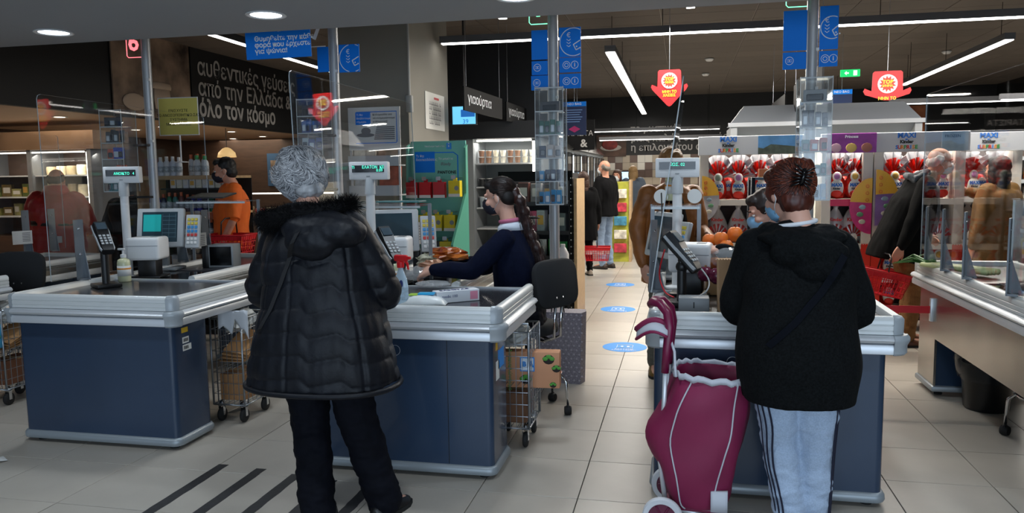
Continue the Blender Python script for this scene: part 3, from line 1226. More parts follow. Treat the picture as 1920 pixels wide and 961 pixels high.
def register(x, y, z, rz, label, on=True):
    t = thing('register_screen', label, 'screen', (x, y, .877), rz, 'register screens on the counters')
    z -= .877
    T = Matrix.Translation((0, 0, z)) @ Matrix.Rotation(R(-12), 4, 'X')
    b = Mb()
    b.cbox((0, 0, 0), (.36, .045, .30), bev=.014, T=T)
    h = obj('housing', b, GREYP, t, 40)
    b = Mb()
    b.box(-.135, .135, -.0245, -.0225, -.11, .12, T=T)
    obj('display', b, mat('register_display', '2a3d47', .12, emit=('23323a', .15)), h)
    if on:
        b = Mb()
        b.box(-.125, .01, -.026, -.0245, -.03, .10, T=T)
        obj('teal_window', b, mat('teal_screen', '1c8c8c', .3, emit=('178a8a', .55)), h)
        b = Mb()
        for i in range(6):
            b.box(.02, .125, -.0258, -.0245, .085 - i * .032, .088 - i * .032, T=T)
        for i in range(3):
            b.box(.02 + i * .05, .022 + i * .05, -.0258, -.0245, -.08, .105, T=T)
        obj('grid_lines', b, mat('screen_lines', '5f7f8a', .4), h, kind='stuff')
    # keypad
    T2 = Matrix.Translation((.245, .0, z - .03)) @ Matrix.Rotation(R(-14), 4, 'X')
    b = Mb()
    b.cbox((0, 0, 0), (.11, .035, .26), bev=.01, T=T2)
    kp = obj('keypad', b, GREYP, t, 40)
    kc = ['d7c24a', 'd7c24a', '3c8fc9', '3c8fc9', 'c9413f', 'e3e3e0', 'e3e3e0']
    for i in range(7):
        for j in range(3):
            b = Mb()
            b.cbox((-.028 + j * .028, -.02, .09 - i * .03), (.022, .008, .022), bev=.003, seg=1, T=T2)
            obj('key', b, mat('key_' + kc[i], kc[i], .5), kp)
    b = Mb()
    b.cbox((.0, .05, z / 2 - .03), (.05, .04, z - .02), bev=.006)
    b.cbox((.0, .04, .01), (.24, .20, .02), bev=.006)
    obj('stand', b, GREYM, t, 40)
    return t


register(-3.90, 5.25, 1.20, R(12), 'grey register screen with a lit teal window', True)
register(-1.97, 5.12, 1.19, R(25), 'grey register screen between the quilted coat and the teal leaflet stand', False)
register(-.12, 5.2, 1.16, R(-60), 'grey register screen seen from the side behind the brown jacket screen', False)


def printer(x, y, z, rz, label):
    t = thing('receipt_printer', label, 'printer', (x, y, .877), rz, 'white receipt printers')
    z -= .877
    b = Mb()
    b.cbox((0, 0, z), (.23, .20, .16), bev=.022, seg=3)
    h = obj('housing', b, WHITE, t, 40)
    b = Mb()
    b.box(-.11, .11, -.1015, -.100, z + .02, z + .024)
    obj('lid_seam', b, GREYM, h)
    b = Mb()
    b.cbox((.06, -.0, z + .081), (.05, .07, .004), bev=.001)
    obj('button_plate', b, GREYM, h)
    b = Mb()
    b.cbox((0, .02, (z - .08) / 2), (.13, .12, z - .08), bev=.008)
    b.cbox((0, 0, .008), (.22, .18, .015), bev=.004)
    obj('stand', b, BLACKP, t, 40)
    return t


printer(-3.72, 4.85, 1.085, R(14), 'white receipt printer in front of the teal register screen')
printer(-1.83, 4.75, 1.10, R(8), 'white receipt printer right of the quilted coat')
printer(.05, 4.5, 1.09, R(-8), 'white receipt printer behind the card reader beside the burgundy trolley handle')


def card_reader(x, y, z, rz, label, pitch=-40):
    t = thing('card_reader', label, 'card terminal', (x, y, .877), rz, 'card readers on black posts')
    z -= .877
    b = Mb()
    b.cbox((0, 0, .012), (.17, .15, .024), bev=.006)
    obj('base', b, BLACKP, t, 40)
    b = Mb()
    b.tube([(0, 0, .02), (0, 0, z - .05)], .024, 14)
    obj('post', b, BLACKP, t, 40)
    b = Mb()
    b.ell((0, 0, z - .05), .032, 12, 8)
    b.tube([(0, 0, z - .05), (0, -.02, z - .01)], .014, 8)
    obj('swivel', b, BLACKP, t, True)
    T = Matrix.Translation((0, -.01, z)) @ Matrix.Rotation(R(pitch), 4, 'X') @ Matrix.Rotation(R(90), 4, 'X')
    # body lies in local x (width) / z (length); front = -y
    T = Matrix.Translation((0, 0, z + .02)) @ Matrix.Rotation(R(pitch), 4, 'Y')
    b = Mb()
    b.loft([[V((lx, s * wy, zz)) for s, zz in ((-1, -.012), (-1, .012), (-.8, tz), (.8, tz), (1, .012), (1, -.012), (.7, -.025), (-.7, -.025))] for lx, wy, tz in ((-.13, .034, .02), (-.12, .044, .045), (-.05, .046, .042), (.0, .042, .03), (.09, .042, .026), (.12, .036, .018))], T=T)
    h = obj('body', b, BLACKP, t, 40)
    b = Mb()
    b.loft([[V((lx, s * wy, zz)) for s, zz in ((-1, .0), (-1, .015), (1, .015), (1, .0))] for lx, wy in ((-.12, .047), (-.05, .049), (.02, .046), (.10, .044), (.115, .038))], T=T)
    obj('silver_band', b, GREYP, h, 40)
    b = Mb()
    b.box(-.105, -.045, -.03, .03, .043, .048, T=T)
    obj('screen', b, mat('reader_screen', '41505a', .15), h)
    for i in range(4):
        for j in range(3):
            b = Mb()
            b.cbox((.0 + i * .024, -.024 + j * .024, .031), (.016, .016, .006), bev=.002, seg=1, T=T)
            obj('key', b, GREYP, h)
    return t


card_reader(-3.67, 4.36, 1.17, R(-35), 'card reader on a black post, on the counter with the teal register screen', 40)
card_reader(-1.69, 4.32, 1.14, R(-40), 'card reader half hidden by the quilted coat', 42)
card_reader(.0, 4.12, 1.13, R(-25), 'card reader on a black post above the burgundy trolley handle', 45)
b = Mb()
b.cbox((0, 0, .035), (.15, .11, .07), bev=.006)
tb_ = tag(obj('terminal_base', b, GREYM, smooth=40, loc=(.06, 3.98, .8765)), 'small grey box with a slot beside the card reader post on the third counter', 'box')
b = Mb()
b.box(-.003, .003, -.0565, -.055, .02, .05)
obj('slot', b, BLACKP, tb_)
# cables of the card reader at counter three
for k, (c_, pts) in enumerate((('red', [(-.09, 4.2, 1.16), (-.12, 4.3, 1.02), (-.09, 4.25, .93), (-.04, 4.2, .905)]), ('black', [(-.12, 4.62, 1.45), (-.11, 4.5, 1.3), (-.1, 4.3, 1.22), (-.06, 4.2, 1.18)]), ('pale', [(.08, 4.25, 1.08), (.14, 4.2, 1.0), (.12, 4.15, .94), (.05, 4.2, .905)]))):
    b = Mb()
    P = [V(p) for p in pts]
    L = []
    for i in range(len(P) - 1):
        p0_, p1_, p2_, p3_ = P[max(i - 1, 0)], P[i], P[i + 1], P[min(i + 2, len(P) - 1)]
        for q in range(6):
            u = q / 6
            L.append(.5 * ((2 * p1_) + (p2_ - p0_) * u + (2 * p0_ - 5 * p1_ + 4 * p2_ - p3_) * u * u + (3 * p1_ - p0_ - 3 * p2_ + p3_) * u ** 3))
    L.append(P[-1])
    b.tube(L, .004, 6)
    tag(obj('cable', b, {'red': RED, 'black': RUBBER, 'pale': GREYP}[c_], smooth=True), {'red': 'red cable hanging behind the card reader at the third counter', 'black': 'black cable hanging down to the card reader at the third counter', 'pale': 'pale cable looping under the card reader at the third counter'}[c_], 'cable')


def bottle(name, label, cat, loc, prof, mbody, cap=None, mcap=None, grp=None, rz=0, n=18, sx=1, sy=1, lab=None, mlab=None, capname='cap'):
    t = thing(name, label, cat, loc, rz, grp)
    b = Mb()
    b.lathe(prof, n, sx=sx, sy=sy)
    obj('body', b, mbody, t, 50)
    if cap:
        b = Mb()
        b.lathe(cap, n)
        obj(capname, b, mcap, t, 50)
    if lab:
        b = Mb()
        b.lathe([(lab[0], lab[1]), (lab[0] + .001, lab[1]), (lab[0] + .001, lab[2]), (lab[0], lab[2])], n, sx=sx, sy=sy)
        obj('label_band', b, mlab, t, True)
    return t


def gel(x, y, label, s=1.0, z=.8765):
    t = bottle('gel_dispenser', label, 'dispenser', (x, y, z), [(0, 0), (.038, 0), (.042, .006), (.042, .13), (.036, .15), (.016, .16), (.016, .17), (0, .17)], mat('gel_yellowish', 'c5c7a2', .2), [(0, .165), (.019, .165), (.019, .185), (.007, .19), (.007, .215), (0, .215)], WHITE, 'pump bottles on the counters', lab=(.042, .04, .11), mlab=PAPER)
    b = Mb()
    b.cbox((-.012, 0, .222), (.05, .018, .014), bev=.004)
    obj('pump_head', b, WHITE, t, 40)
    b = Mb()
    b.lathe([(.0428, .085), (.0438, .085), (.0438, .095), (.0428, .095)], 18)
    obj('label_stripe', b, mat('orange_print', 'd98a2b', .5), t)
    return t


gel(-3.74, 4.62, 'hand gel pump bottle with an orange striped wrapper before the white receipt printer')
gel(-1.76, 4.55, 'hand gel pump bottle between the spray bottle and the receipt printer')
gel(-.06, 4.8, 'white pump top behind the customer display over the brown jacket', z=1.40)

# grey scanner boxes
for k, (x, y) in enumerate(((-3.53, 5.5), (-1.72, 5.3))):
    t = thing('scale_box', ('black and grey glass-fronted box right of the teal register screen', 'grey glass-fronted box left of the cashier hand')[k], 'device', (x, y, .877), R(10), 'glass-fronted devices')
    b = Mb()
    b.cbox((0, 0, .09), (.20, .16, .18), bev=.008)
    h = obj('housing', b, GREYM, t, 40)
    b = Mb()
    b.box(-.085, .085, -.083, -.0795, .02, .165)
    obj('glass', b, BLKG, h)
    b = Mb()
    b.cbox((-.13, 0, .085), (.05, .14, .17), bev=.006)
    obj('side_box', b, BLACKP, t, 40)

# clear shelves carried by the screens, behind the displays
for k, (x, y, z, wd, lb) in enumerate(((-3.62, 5.6, 1.40, .60, 'clear shelf with a dark folder in front of the personal care shelves'), (-1.86, 4.9, 1.385, .42, 'clear shelf under the customer display right of the fur hood'), (-.04, 4.82, 1.375, .28, 'clear shelf with paper rolls under the customer display over the brown jacket'))):
    t = thing('clear_shelf', lb, 'shelf', (x, y, .877), 0, 'clear shelves on the counters')
    b = Mb()
    b.box(-wd / 2, wd / 2, -.12, .12, z - .877, z - .889)
    obj('plate', b, CASEP, t)
    b = Mb()
    b.box(-wd / 2, wd / 2, -.124, -.118, z - .9, z - .886)
    obj('front_edge', b, PLEXE, t)
    for sx in (-1, 1):
        b = Mb()
        b.box(sx * wd / 2 - .012, sx * wd / 2 + .012, .07, .08, 0, z - .877)
        obj('leg', b, BRK, t)
b = Mb()
b.cbox((0, 0, 0), (.32, .2, .012), bev=.003, T=Matrix.Rotation(R(9), 4, 'X'))
tag(obj('folder', b, mat('dark_folder', '2a2b2d', .4), loc=(-3.68, 5.6, 1.435)), 'dark glossy folder lying on the clear shelf by the first pole', 'folder')
b = Mb()
b.cbox((0, 0, 0), (.30, .16, .01), bev=.003)
tag(obj('folder', b, mat('teal_folder', '3f6f72', .4), loc=(-1.84, 4.95, 1.40)), 'teal folder lying on the clear shelf under the middle customer display', 'folder')
for k, x in enumerate((-.125, .07)):
    b = Mb()
    T = Matrix.Rotation(R(90), 4, 'X')
    b.lathe([(.012, -.04), (.042, -.04), (.042, .04), (.012, .04)], 20, T=T)
    tag(obj('paper_roll', b, PAPER, smooth=40, loc=(x, 4.78, 1.383 + .043)), 'white paper roll %s of the display pole on the clear shelf' % ('left', 'right')[k], 'paper roll', 'paper rolls')

# small white cards taped to the screens
for k, (px, py, y, wd, hh, lb) in enumerate(((42, 445, 6.1, .16, .12, 'white leaflet between two grey brackets at the far left'), (372, 451, 5.7, .14, .13, 'white leaflet right of the register keypad'), (783, 437, 5.9, .08, .17, 'white leaflet card left of the cashier hand, on the clear screen'))):
    p = at(px, py, y)
    p.x = (-5.795, -3.915, -2.0)[k]
    p.y = p.x / (at(px, py, y).x / y)
    p.z = at(px, py, p.y).z
    t = thing('leaflet', lb, 'leaflet', p, R(62), 'leaflets on the clear screens')
    b = Mb()
    b.box(-wd / 2, wd / 2, -.002, 0, -hh / 2, hh / 2)
    obj('sheet', b, PAPER, t)
    b = Mb()
    for i in range(6):
        b.box(0 if k < 2 else -.025, wd * .4, -.003, -.002, hh * (.3 - i * .12), hh * (.3 - i * .12) + .006)
    obj('print_lines', b, mat('grey_print', '77777a', .8), t, kind='stuff')

# digital: blue cleaner spray bottle, wipes, glove box on counter two
SP = gr(728, 560, .8765)
sp = thing('spray_bottle', 'clear spray bottle with a red trigger on the counter by the quilted coat', 'bottle', (-1.475, 3.93, .8765), R(-15))
b = Mb()
b.lathe([(0, 0), (.036, 0), (.04, .008), (.04, .11), (.034, .145), (.022, .175), (.015, .195), (.015, .21), (0, .21)], 20, sx=1.05, sy=.62)
obj('body', b, mat('pale_liquid_plastic', 'b9cfdc', .15, var=(12, .15)), sp, 50)
b = Mb()
b.lathe([(0, .205), (.02, .205), (.021, .235), (.016, .24), (0, .24)], 14)
b.cbox((.005, 0, .255), (.085, .026, .036), bev=.010)
b.tube([(.03, 0, .245), (.045, 0, .225), (.05, 0, .195)], [.008, .007, .005], 8)
b.cbox((.055, 0, .258), (.02, .016, .016), bev=.003)
obj('trigger', b, mat('spray_red', 'dc1f26', .35), sp, 40)
b = Mb()
b.lathe([(.0405, .03), (.0415, .03), (.0415, .10), (.0405, .10)], 20, sx=1.05, sy=.62)
obj('label_band', b, mat('pale_blue_print', 'a5bccc', .4, var=(40, .3)), sp)
b = Mb()
b.ell((.016, -.022, .12), (.012, .004, .02))
obj('blue_spot', b, mat('ink_blue', '25346f', .4), sp)

wp = thing('wipes_packet', 'white wet wipes packet with a blue lid lying on the counter', 'packet', (-1.37, 3.98, .8765), R(8))
b = Mb()
n = 10
L = []
for i in range(n + 1):
    t_ = i / n
    x = -.13 + .26 * t_
    h_ = .004 + .05 * math.sin(PI * t_) ** .5
    w_ = .06 + .015 * math.sin(PI * t_)
    L.append([V((x, -w_, .002)), V((x, -w_ * 1.02, h_ * .4)), V((x, -w_ * .6, h_)), V((x, w_ * .6, h_)), V((x, w_ * 1.02, h_ * .4)), V((x, w_, .002))])
b.loft(L)
obj('pack', b, mat('white_film_pack', 'dfe3e2', .3, var=(9, .1)), wp, True)
b = Mb()
b.cbox((.02, 0, .058), (.09, .06, .010), bev=.004)
obj('lid', b, mat('blue_lid', '1f9fd6', .25), wp, 40)
b = Mb()
b.cbox((-.05, 0, .0535), (.05, .07, .003), bev=.001)
obj('green_print', b, mat('lime_print', '9cc43a', .4), wp, 40)
gb = thing('glove_box', 'long white and pink box with blue capitals, right of the wipes packet', 'box', (-1.22, 4.10, .8765), R(38))
b = Mb()
b.cbox((0, 0, .032), (.25, .075, .064), bev=.002, seg=1)
obj('carton', b, mat('carton_white', 'd5d8dc', .5), gb)
b = Mb()
b.box(.07, .115, -.0385, -.0375, .01, .055)
obj('pink_patch', b, mat('pink_print', 'd98aa0', .5), gb)
text('SANITAS', .045, (-.01, -.002, .065), mat('navy_print', '1f2f66', .5), gb, rot=Matrix.Identity(3), bold=.001)
text('medic 100', .022, (-.05, -.0385, .035), mat('navy_print', '1f2f66', .5), gb)
b = Mb()
b.cbox((0, 0, .002), (.26, .14, .004), bev=.001)
tag(obj('leaflet_stack', b, mat('blue_white_print', '5d88a8', .5, var=(20, .6, 'e4e6e6')), loc=(-1.42, 3.87, .8765)), 'thin blue printed leaflets under the wipes packet', 'leaflets')
# ------------------------------------------------------------------ people
SKIN = mat('skin', 'c08a72', 0.5, var=(18, 0.06), spec=0.3)
SKIN2 = mat('skin_pale', 'c99a86', 0.5, var=(18, 0.06), spec=0.3)
EYEW = mat('eye_white', 'd8d4cf', .3)
MASKN = mat('mask_navy', '0e1426', .7)
MASKB = mat('mask_blue', '7fb0d2', .8)
MASKW = mat('mask_white', 'd3d8da', .8)


def cloth(name, col, rough=.85, amt=.12, sh=.25, bs=250, bd=.15):
    return mat(name, col, rough, 0, var=(9, amt), bump=(bs, bd, .002), sheen=sh)


def matte(*ms):
    for m in ms:
        m.node_tree.nodes['Principled BSDF'].inputs['Specular IOR Level'].default_value = .12
        m.node_tree.nodes['Principled BSDF'].inputs['Sheen Weight'].default_value = 0


def hand(b, w, d, up, side=1, curl=.5, s=1.0, spread=.0):
    w, d, up = V(w), V(d).normalized(), V(up)
    up = (up - d * up.dot(d)).normalized()
    x = d.cross(up) * side
    for i, (off, ln) in enumerate(((-.030, .058), (-.011, .072), (.010, .078), (.031, .070))):
        k = w + (d * .088 + x * off - up * abs(off) * .1) * s
        chain(b, [(w + x * off * .45 * s, .019 * s), (w + (d * .045 + x * off * .9) * s, .016 * s), (k, .0125 * s)], 8, 2)
        p, a = k, 0
        pts = [(p, .0105 * s)]
        for j, f in enumerate((.46, .30, .24)):
            a += curl * (.75, .95, .6)[j] * (1 + .12 * (i - 1.5))
            dd = d * math.cos(a) - up * math.sin(a) + x * spread * (i - 1.5)
            p = p + dd * ln * f * s
            pts.append((p, (.0095, .0085, .0072)[j] * s))
        chain(b, pts, 8, 2)
    p = w + (d * .022 + x * .026) * s
    pts = [(p, .015 * s)]
    for j, (f, a) in enumerate(((.042, .75), (.032, .5), (.026, .25))):
        dd = (d * math.cos(a) + x * math.sin(a) - up * (.25 + curl * .4)).normalized()
        p = p + dd * f * s
        pts.append((p, (.0125, .0105, .009)[j] * s))
    chain(b, pts, 8, 2)


def head_shapes(b, T, s=1.0):
    S = T @ Matrix.Diagonal((s, s, s, 1))
    b.ell((0, -.012, .028), (.076, .096, .088), 20, 12, 0, S)
    b.ell((0, .022, -.030), (.064, .070, .082), 18, 10, 0, S)
    b.ell((0, .058, -.088), (.030, .026, .024), 12, 8, 0, S)
    b.ell((0, .035, -.075), (.048, .045, .036), 14, 8, 0, S)
    chain(b, [((0, .088, .018), .009), ((0, .102, -.012), .011), ((0, .108, -.030), .0135)], 8, 3, S)
    for sx in (-1, 1):
        b.ell((sx * .014, .096, -.033), (.010, .011, .008), 8, 6, 0, S)
        b.ell((sx * .040, .066, -.028), (.024, .022, .022), 10, 8, 0, S)
        b.ell((sx * .033, .080, .026), (.024, .010, .009), 10, 6, 0, S)
        b.ell((sx * .078, -.006, -.012), (.009, .019, .031), 10, 8, 0, S)
    b.ell((0, .084, -.058), (.024, .012, .006), 10, 6, 0, S)
    b.ell((0, .082, -.068), (.020, .012, .006), 10, 6, 0, S)
    chain(b, [((0, -.035, -.02), .055), ((0, -.030, -.10), .052), ((0, -.035, -.16), .055)], 14, 3, S)


def face_parts(par, T, s=1.0, mask=None, glasses=False, brow='2a1c14'):
    S = T @ Matrix.Diagonal((s, s, s, 1))
    for sx in (-1, 1):
        b = Mb()
        b.ell((sx * .031, .079, .004), (.0125, .010, .0075), 10, 6, 0, S)
        e = obj('eye', b, EYEW, par, True)
        b = Mb()
        b.ell((sx * .031, .0855, .004), (.0058, .0045, .0058), 8, 6, 0, S)
        obj('iris', b, mat('iris_dark', '1c120c', .2), e, True)
        b = Mb()
        b.tube([S @ V((sx * .016, .089, .027)), S @ V((sx * .032, .090, .033)), S @ V((sx * .048, .080, .028))], [.003 * s, .0038 * s, .002 * s], 6)
        obj('eyebrow', b, mat('brow_' + brow, brow, .9), par, True)
    b = Mb()
    b.tube([S @ V((-.02, .094, -.0625)), S @ V((0, .097, -.0615)), S @ V((.02, .094, -.0625))], .0032 * s, 6)
    obj('mouth', b, mat('lips', '9a4f45', .5), par, True)
    if mask:
        b = Mb()
        L = []
        for zz, w_, f_ in ((.002, .030, .104), (-.012, .044, .120), (-.040, .058, .124), (-.065, .056, .116), (-.088, .046, .104), (-.104, .030, .084)):
            L.append([V((w_ * math.sin(a), .020 + (f_ - .020) * math.cos(a) ** .7 if math.cos(a) > 0 else .02, zz)) for a in [R(-88 + 176 * k / 12) for k in range(13)]])
        n = 13
        vs = [p for r_ in L for p in r_]
        fs = [(i * n + k, i * n + k + 1, (i + 1) * n + k + 1, (i + 1) * n + k) for i in range(len(L) - 1) for k in range(n - 1)]
        b.add(vs, fs, 0, S)
        mk = obj('face_mask', b, mask, par, True)
        sd = mk.modifiers.new('s', 'SOLIDIFY')
        sd.thickness = .002
        for sx in (-1, 1):
            b = Mb()
            b.tube([S @ V(p) for p in ((sx * .046, .04, -.012), (sx * .078, .012, .006), (sx * .084, -.018, .006), (sx * .082, -.02, -.03), (sx * .070, .01, -.052), (sx * .05, .035, -.08))], .0016, 5)
            obj('ear_loop', b, MASKW, mk, True)
    if glasses:
        b = Mb()
        for sx in (-1, 1):
            b.tube([S @ V((sx * .033 + .022 * math.cos(a), .101, .004 + .018 * math.sin(a))) for a in [2 * PI * k / 14 for k in range(14)]], .0016, 5, closed=True)
            b.tube([S @ V(p) for p in ((sx * .055, .099, .008), (sx * .082, .04, .010), (sx * .084, -.03, .002))], .0016, 5)
        obj('glasses', b, BLACKP, par, True)


def hair_cap(b, T, s=1.0, style='short', vol=1.0):
    S = T @ Matrix.Diagonal((s, s, s, 1))
    v = vol
    if style == 'short':
        b.ell((0, -.026, .040), (.086 * v, .096 * v, .090 * v), 18, 12, 0, S)
        b.ell((0, -.055, -.02), (.080 * v, .062 * v, .075 * v), 16, 10, 0, S)
        b.ell((0, .045, .085), (.060, .045, .034), 12, 8, 0, S)
    elif style == 'bald':
        b.ell((0, -.062, -.012), (.083, .050, .052), 16, 10, 0, S)
        for sx in (-1, 1):
            b.ell((sx * .070, -.035, .012), (.020, .045, .040), 10, 8, 0, S)
    elif style == 'long':
        b.ell((0, -.026, .040), (.090, .100, .092), 18, 12, 0, S)
        b.ell((0, -.060, -.06), (.088, .055, .12), 16, 10, 0, S)
        b.ell((0, -.07, -.16), (.075, .045, .10), 14, 10, 0, S)
        for sx in (-1, 1):
            b.ell((sx * .078, -.01, -.05), (.022, .045, .10), 10, 8, 0, S)
        b.ell((0, .045, .085), (.060, .045, .034), 12, 8, 0, S)


def strands(name, parent, mt, roots, n_seg, r0, step):
    """strands as thin three-sided tubes; step(p, d, t) -> new direction"""
    b = Mb()
    for p, d in roots:
        pts, rad = [p], [r0]
        q, dd = p.copy(), d.copy()
        for k in range(n_seg):
            dd = step(q, dd, (k + 1) / n_seg)
            q = q + dd
            pts.append(q.copy())
            rad.append(r0 * (1 - .8 * (k + 1) / n_seg))
        b.tube(pts, rad, 3, caps=False)
    o = obj(name, b, mt, parent, True)
    o['kind'] = 'stuff'
    return o


def HT(c, yaw=0, pitch=0, roll=0):
    return Matrix.Translation(V(c)) @ Matrix.Rotation(yaw, 4, 'Z') @ Matrix.Rotation(pitch, 4, 'X') @ Matrix.Rotation(roll, 4, 'Y')


def J0(H=1.75, **k):
    s = H / 1.75
    j = dict(pel=(0, 0, .95), wai=(0, .01, 1.10), che=(0, -.01, 1.30), nek=(0, -.02, 1.49), hed=(0, .015, 1.635),
             sl=(-.17, -.01, 1.43), sr=(.17, -.01, 1.43), el=(-.23, -.03, 1.15), er=(.23, -.03, 1.15), wl=(-.25, .04, .90), wr=(.25, .04, .90),
             hl=(-.09, 0, .93), hr=(.09, 0, .93), kl=(-.105, .02, .50), kr=(.105, .02, .50), al=(-.11, -.03, .09), ar=(.11, -.03, .09))
    j = {a: V(b) * s for a, b in j.items()}
    for a, b in k.items():
        j[a] = V(b)
    return j


def figure(label, loc, rz, j, top=None, bulk=1.0, hem=.80, bottom=None, legb=1.0, shoes=None, skin=SKIN, hair=None, hstyle='short', hvol=1.0,
           hyaw=0, hpitch=0, hroll=0, mask=None, glasses=False, hands=True, hcurl=.45, vox=.008, depth=1.0, rings=None, sleeve=1.0, disp=None, toe=None, belly=1.0,
           handargs=None, group=None, tapleg=1.0, brow='2a1c14', hs=1.0):
    t = thing('person', label, 'person', loc, rz, group)
    s = 1.0
    T = HT(j['hed'], hyaw, hpitch, hroll)
    b = Mb()
    yaw = math.atan2(j['sr'].y - j['sl'].y, j['sr'].x - j['sl'].x)
    trunk(b, [(j['pel'] - V((0, 0, .08)), .13, .09, yaw * .5), (j['pel'], .14, .09, yaw * .5), (j['wai'], .12, .08, yaw * .7), (j['che'], .13, .085, yaw), ((j['sl'] + j['sr']) / 2 - V((0, 0, .01)), .125, .05, yaw), (j['nek'], .06, .055, yaw)], 20, 3)
    chain(b, [(j['nek'] - V((0, 0, .03)), .058), (j['nek'], .052), (j['nek'] * .45 + (T @ V((0, -.03, -.08))) * .55, .050)], 12, 3)
    for q in 'lr':
        S_, E_, W_ = j['s' + q], j['e' + q], j['w' + q]
        chain(b, [(S_, .042), ((S_ * .5 + E_ * .5), .040), (E_, .036), (E_ * .55 + W_ * .45, .035), (W_, .024)], 12, 3)
        if hands:
            d = (W_ - E_).normalized()
            ha = dict(d=d, up=V((-1 if q == 'l' else 1, 0.2, .15)), side=(1 if q == 'r' else -1), curl=hcurl)
            # thumb points forward for a hanging hand
            x = V(ha['d']).cross(V(ha['up']))
            if x.y < 0:
                ha['side'] = -1
            else:
                ha['side'] = 1
            if handargs and q in handargs:
                ha.update(handargs[q])
            hand(b, W_, ha['d'], ha['up'], ha['side'], ha['curl'])
        Hh, K_, A_ = j['h' + q], j['k' + q], j['a' + q]
        chain(b, [(Hh, .085), (Hh * .5 + K_ * .5, .070), (K_, .050), (K_ * .6 + A_ * .4, .050), (A_, .034)], 12, 3)
        ft = (toe or {}).get(q, V((0, 1, 0)))
        ft = V(ft).normalized()
        chain(b, [(A_ + V((0, 0, -.03)) - ft * .03, .034), (A_ + ft * .08 + V((0, 0, -.045)), .032), (A_ + ft * .15 + V((0, 0, -.055)), .024)], 10, 3)
    head_shapes(b, T, hs)
    body = blob('body', b, skin, t, vox, 3)
    face_parts(body, T, hs, mask, glasses, brow)
    if top:
        b = Mb()
        yw = yaw
        if rings is None:
            hemc = j['pel'] + V((0, 0, hem - j['pel'].z))
            rings = [(hemc, .205 * bulk, .150 * bulk * depth * belly, yw * .5), (hemc * .5 + j['pel'] * .5, .20 * bulk, .148 * bulk * depth * belly, yw * .5), (j['wai'], .185 * bulk, .14 * bulk * depth * belly, yw * .7), (j['che'], .195 * bulk, .14 * bulk * depth, yw), ((j['sl'] + j['sr']) / 2 + V((0, 0, .0)), .175 * bulk, .10 * bulk * depth, yw), (j['nek'] + V((0, 0, -.005)), .075, .068, yw)]
        trunk(b, rings, 28, 4)
        for q in 'lr':
            S_, E_, W_ = j['s' + q], j['e' + q], j['w' + q]
            We = E_ + (W_ - E_) * sleeve * .95
            chain(b, [(S_ * .9 + V((0, 0, j['nek'].z)) * .0 + (j['nek'] - V((0, 0, .07))) * .1, .070 * bulk), (S_ * .5 + E_ * .5, .064 * bulk), (E_, .060 * bulk), (E_ * .5 + We * .5, .052 * bulk), (We, .041 * bulk)], 16, 4)
        blob('top_garment', b, top, t, vox if vox > .0065 else .0065, 3, disp or folds(.010 * bulk))
    if bottom:
        b = Mb()
        trunk(b, [(j['pel'] - V((0, 0, .11)), .155 * legb, .12 * legb, yaw * .4), (j['pel'], .17 * legb, .125 * legb, yaw * .4), (j['pel'] + V((0, 0, .10)), .15 * legb, .11 * legb, yaw * .4)], 20, 3)
        for q in 'lr':
            Hh, K_, A_ = j['h' + q], j['k' + q], j['a' + q]
            chain(b, [(Hh, .100 * legb), (Hh * .5 + K_ * .5, .086 * legb), (K_, .070 * legb), (K_ * .5 + A_ * .5, .064 * legb), (A_ + V((0, 0, .0)), .056 * legb * tapleg)], 16, 4)
        blob('trousers', b, bottom, t, vox if vox > .0075 else .0075, 3, folds(.011, (9, 9, 16)))
    if shoes:
        for q in 'lr':
            A_ = j['a' + q]
            ft = V((toe or {}).get(q, V((0, 1, 0)))).normalized()
            sd = ft.cross(V((0, 0, 1)))
            b = Mb()
            L = []
            for f, w_, h_ in ((-.085, .012, .06), (-.08, .030, .075), (-.03, .038, .10), (.03, .040, .085), (.09, .046, .062), (.14, .044, .048), (.18, .028, .038), (.19, .010, .028)):
                c = V((A_.x, A_.y, 0)) + ft * f
                L.append([c - sd * w_ + V((0, 0, .003)), c - sd * w_ * 1.02 + V((0, 0, h_ * .45)), c - sd * w_ * .6 + V((0, 0, h_ * .9)), c + V((0, 0, h_)), c + sd * w_ * .6 + V((0, 0, h_ * .9)), c + sd * w_ * 1.02 + V((0, 0, h_ * .45)), c + sd * w_ + V((0, 0, .003))])
            b.loft(L)
            sh = obj('shoe', b, shoes, t, True)
            b = Mb()
            L = []
            for f, w_ in ((-.09, .012), (-.083, .034), (-.03, .042), (.03, .044), (.09, .050), (.14, .048), (.185, .030), (.195, .010)):
                c = V((A_.x, A_.y, 0)) + ft * f
                L.append([c - sd * w_, c - sd * w_ + V((0, 0, .02)), c + sd * w_ + V((0, 0, .02)), c + sd * w_])
            b.loft(L)
            obj('sole', b, RUBBER, sh)
    if hair:
        b = Mb()
        hair_cap(b, T, hs, hstyle, hvol)
        o = blob('hair', b, hair, t, .006, 2, lambda co, no: .004 * noise.noise(co * 38))
    t['_yaw'] = yaw
    del t['_yaw']
    return t, T


def garment_band(name, mt, par, rings, n=28, th=None):
    b = Mb()
    trunk(b, rings, n, 3)
    return obj(name, b, mt, par, True)


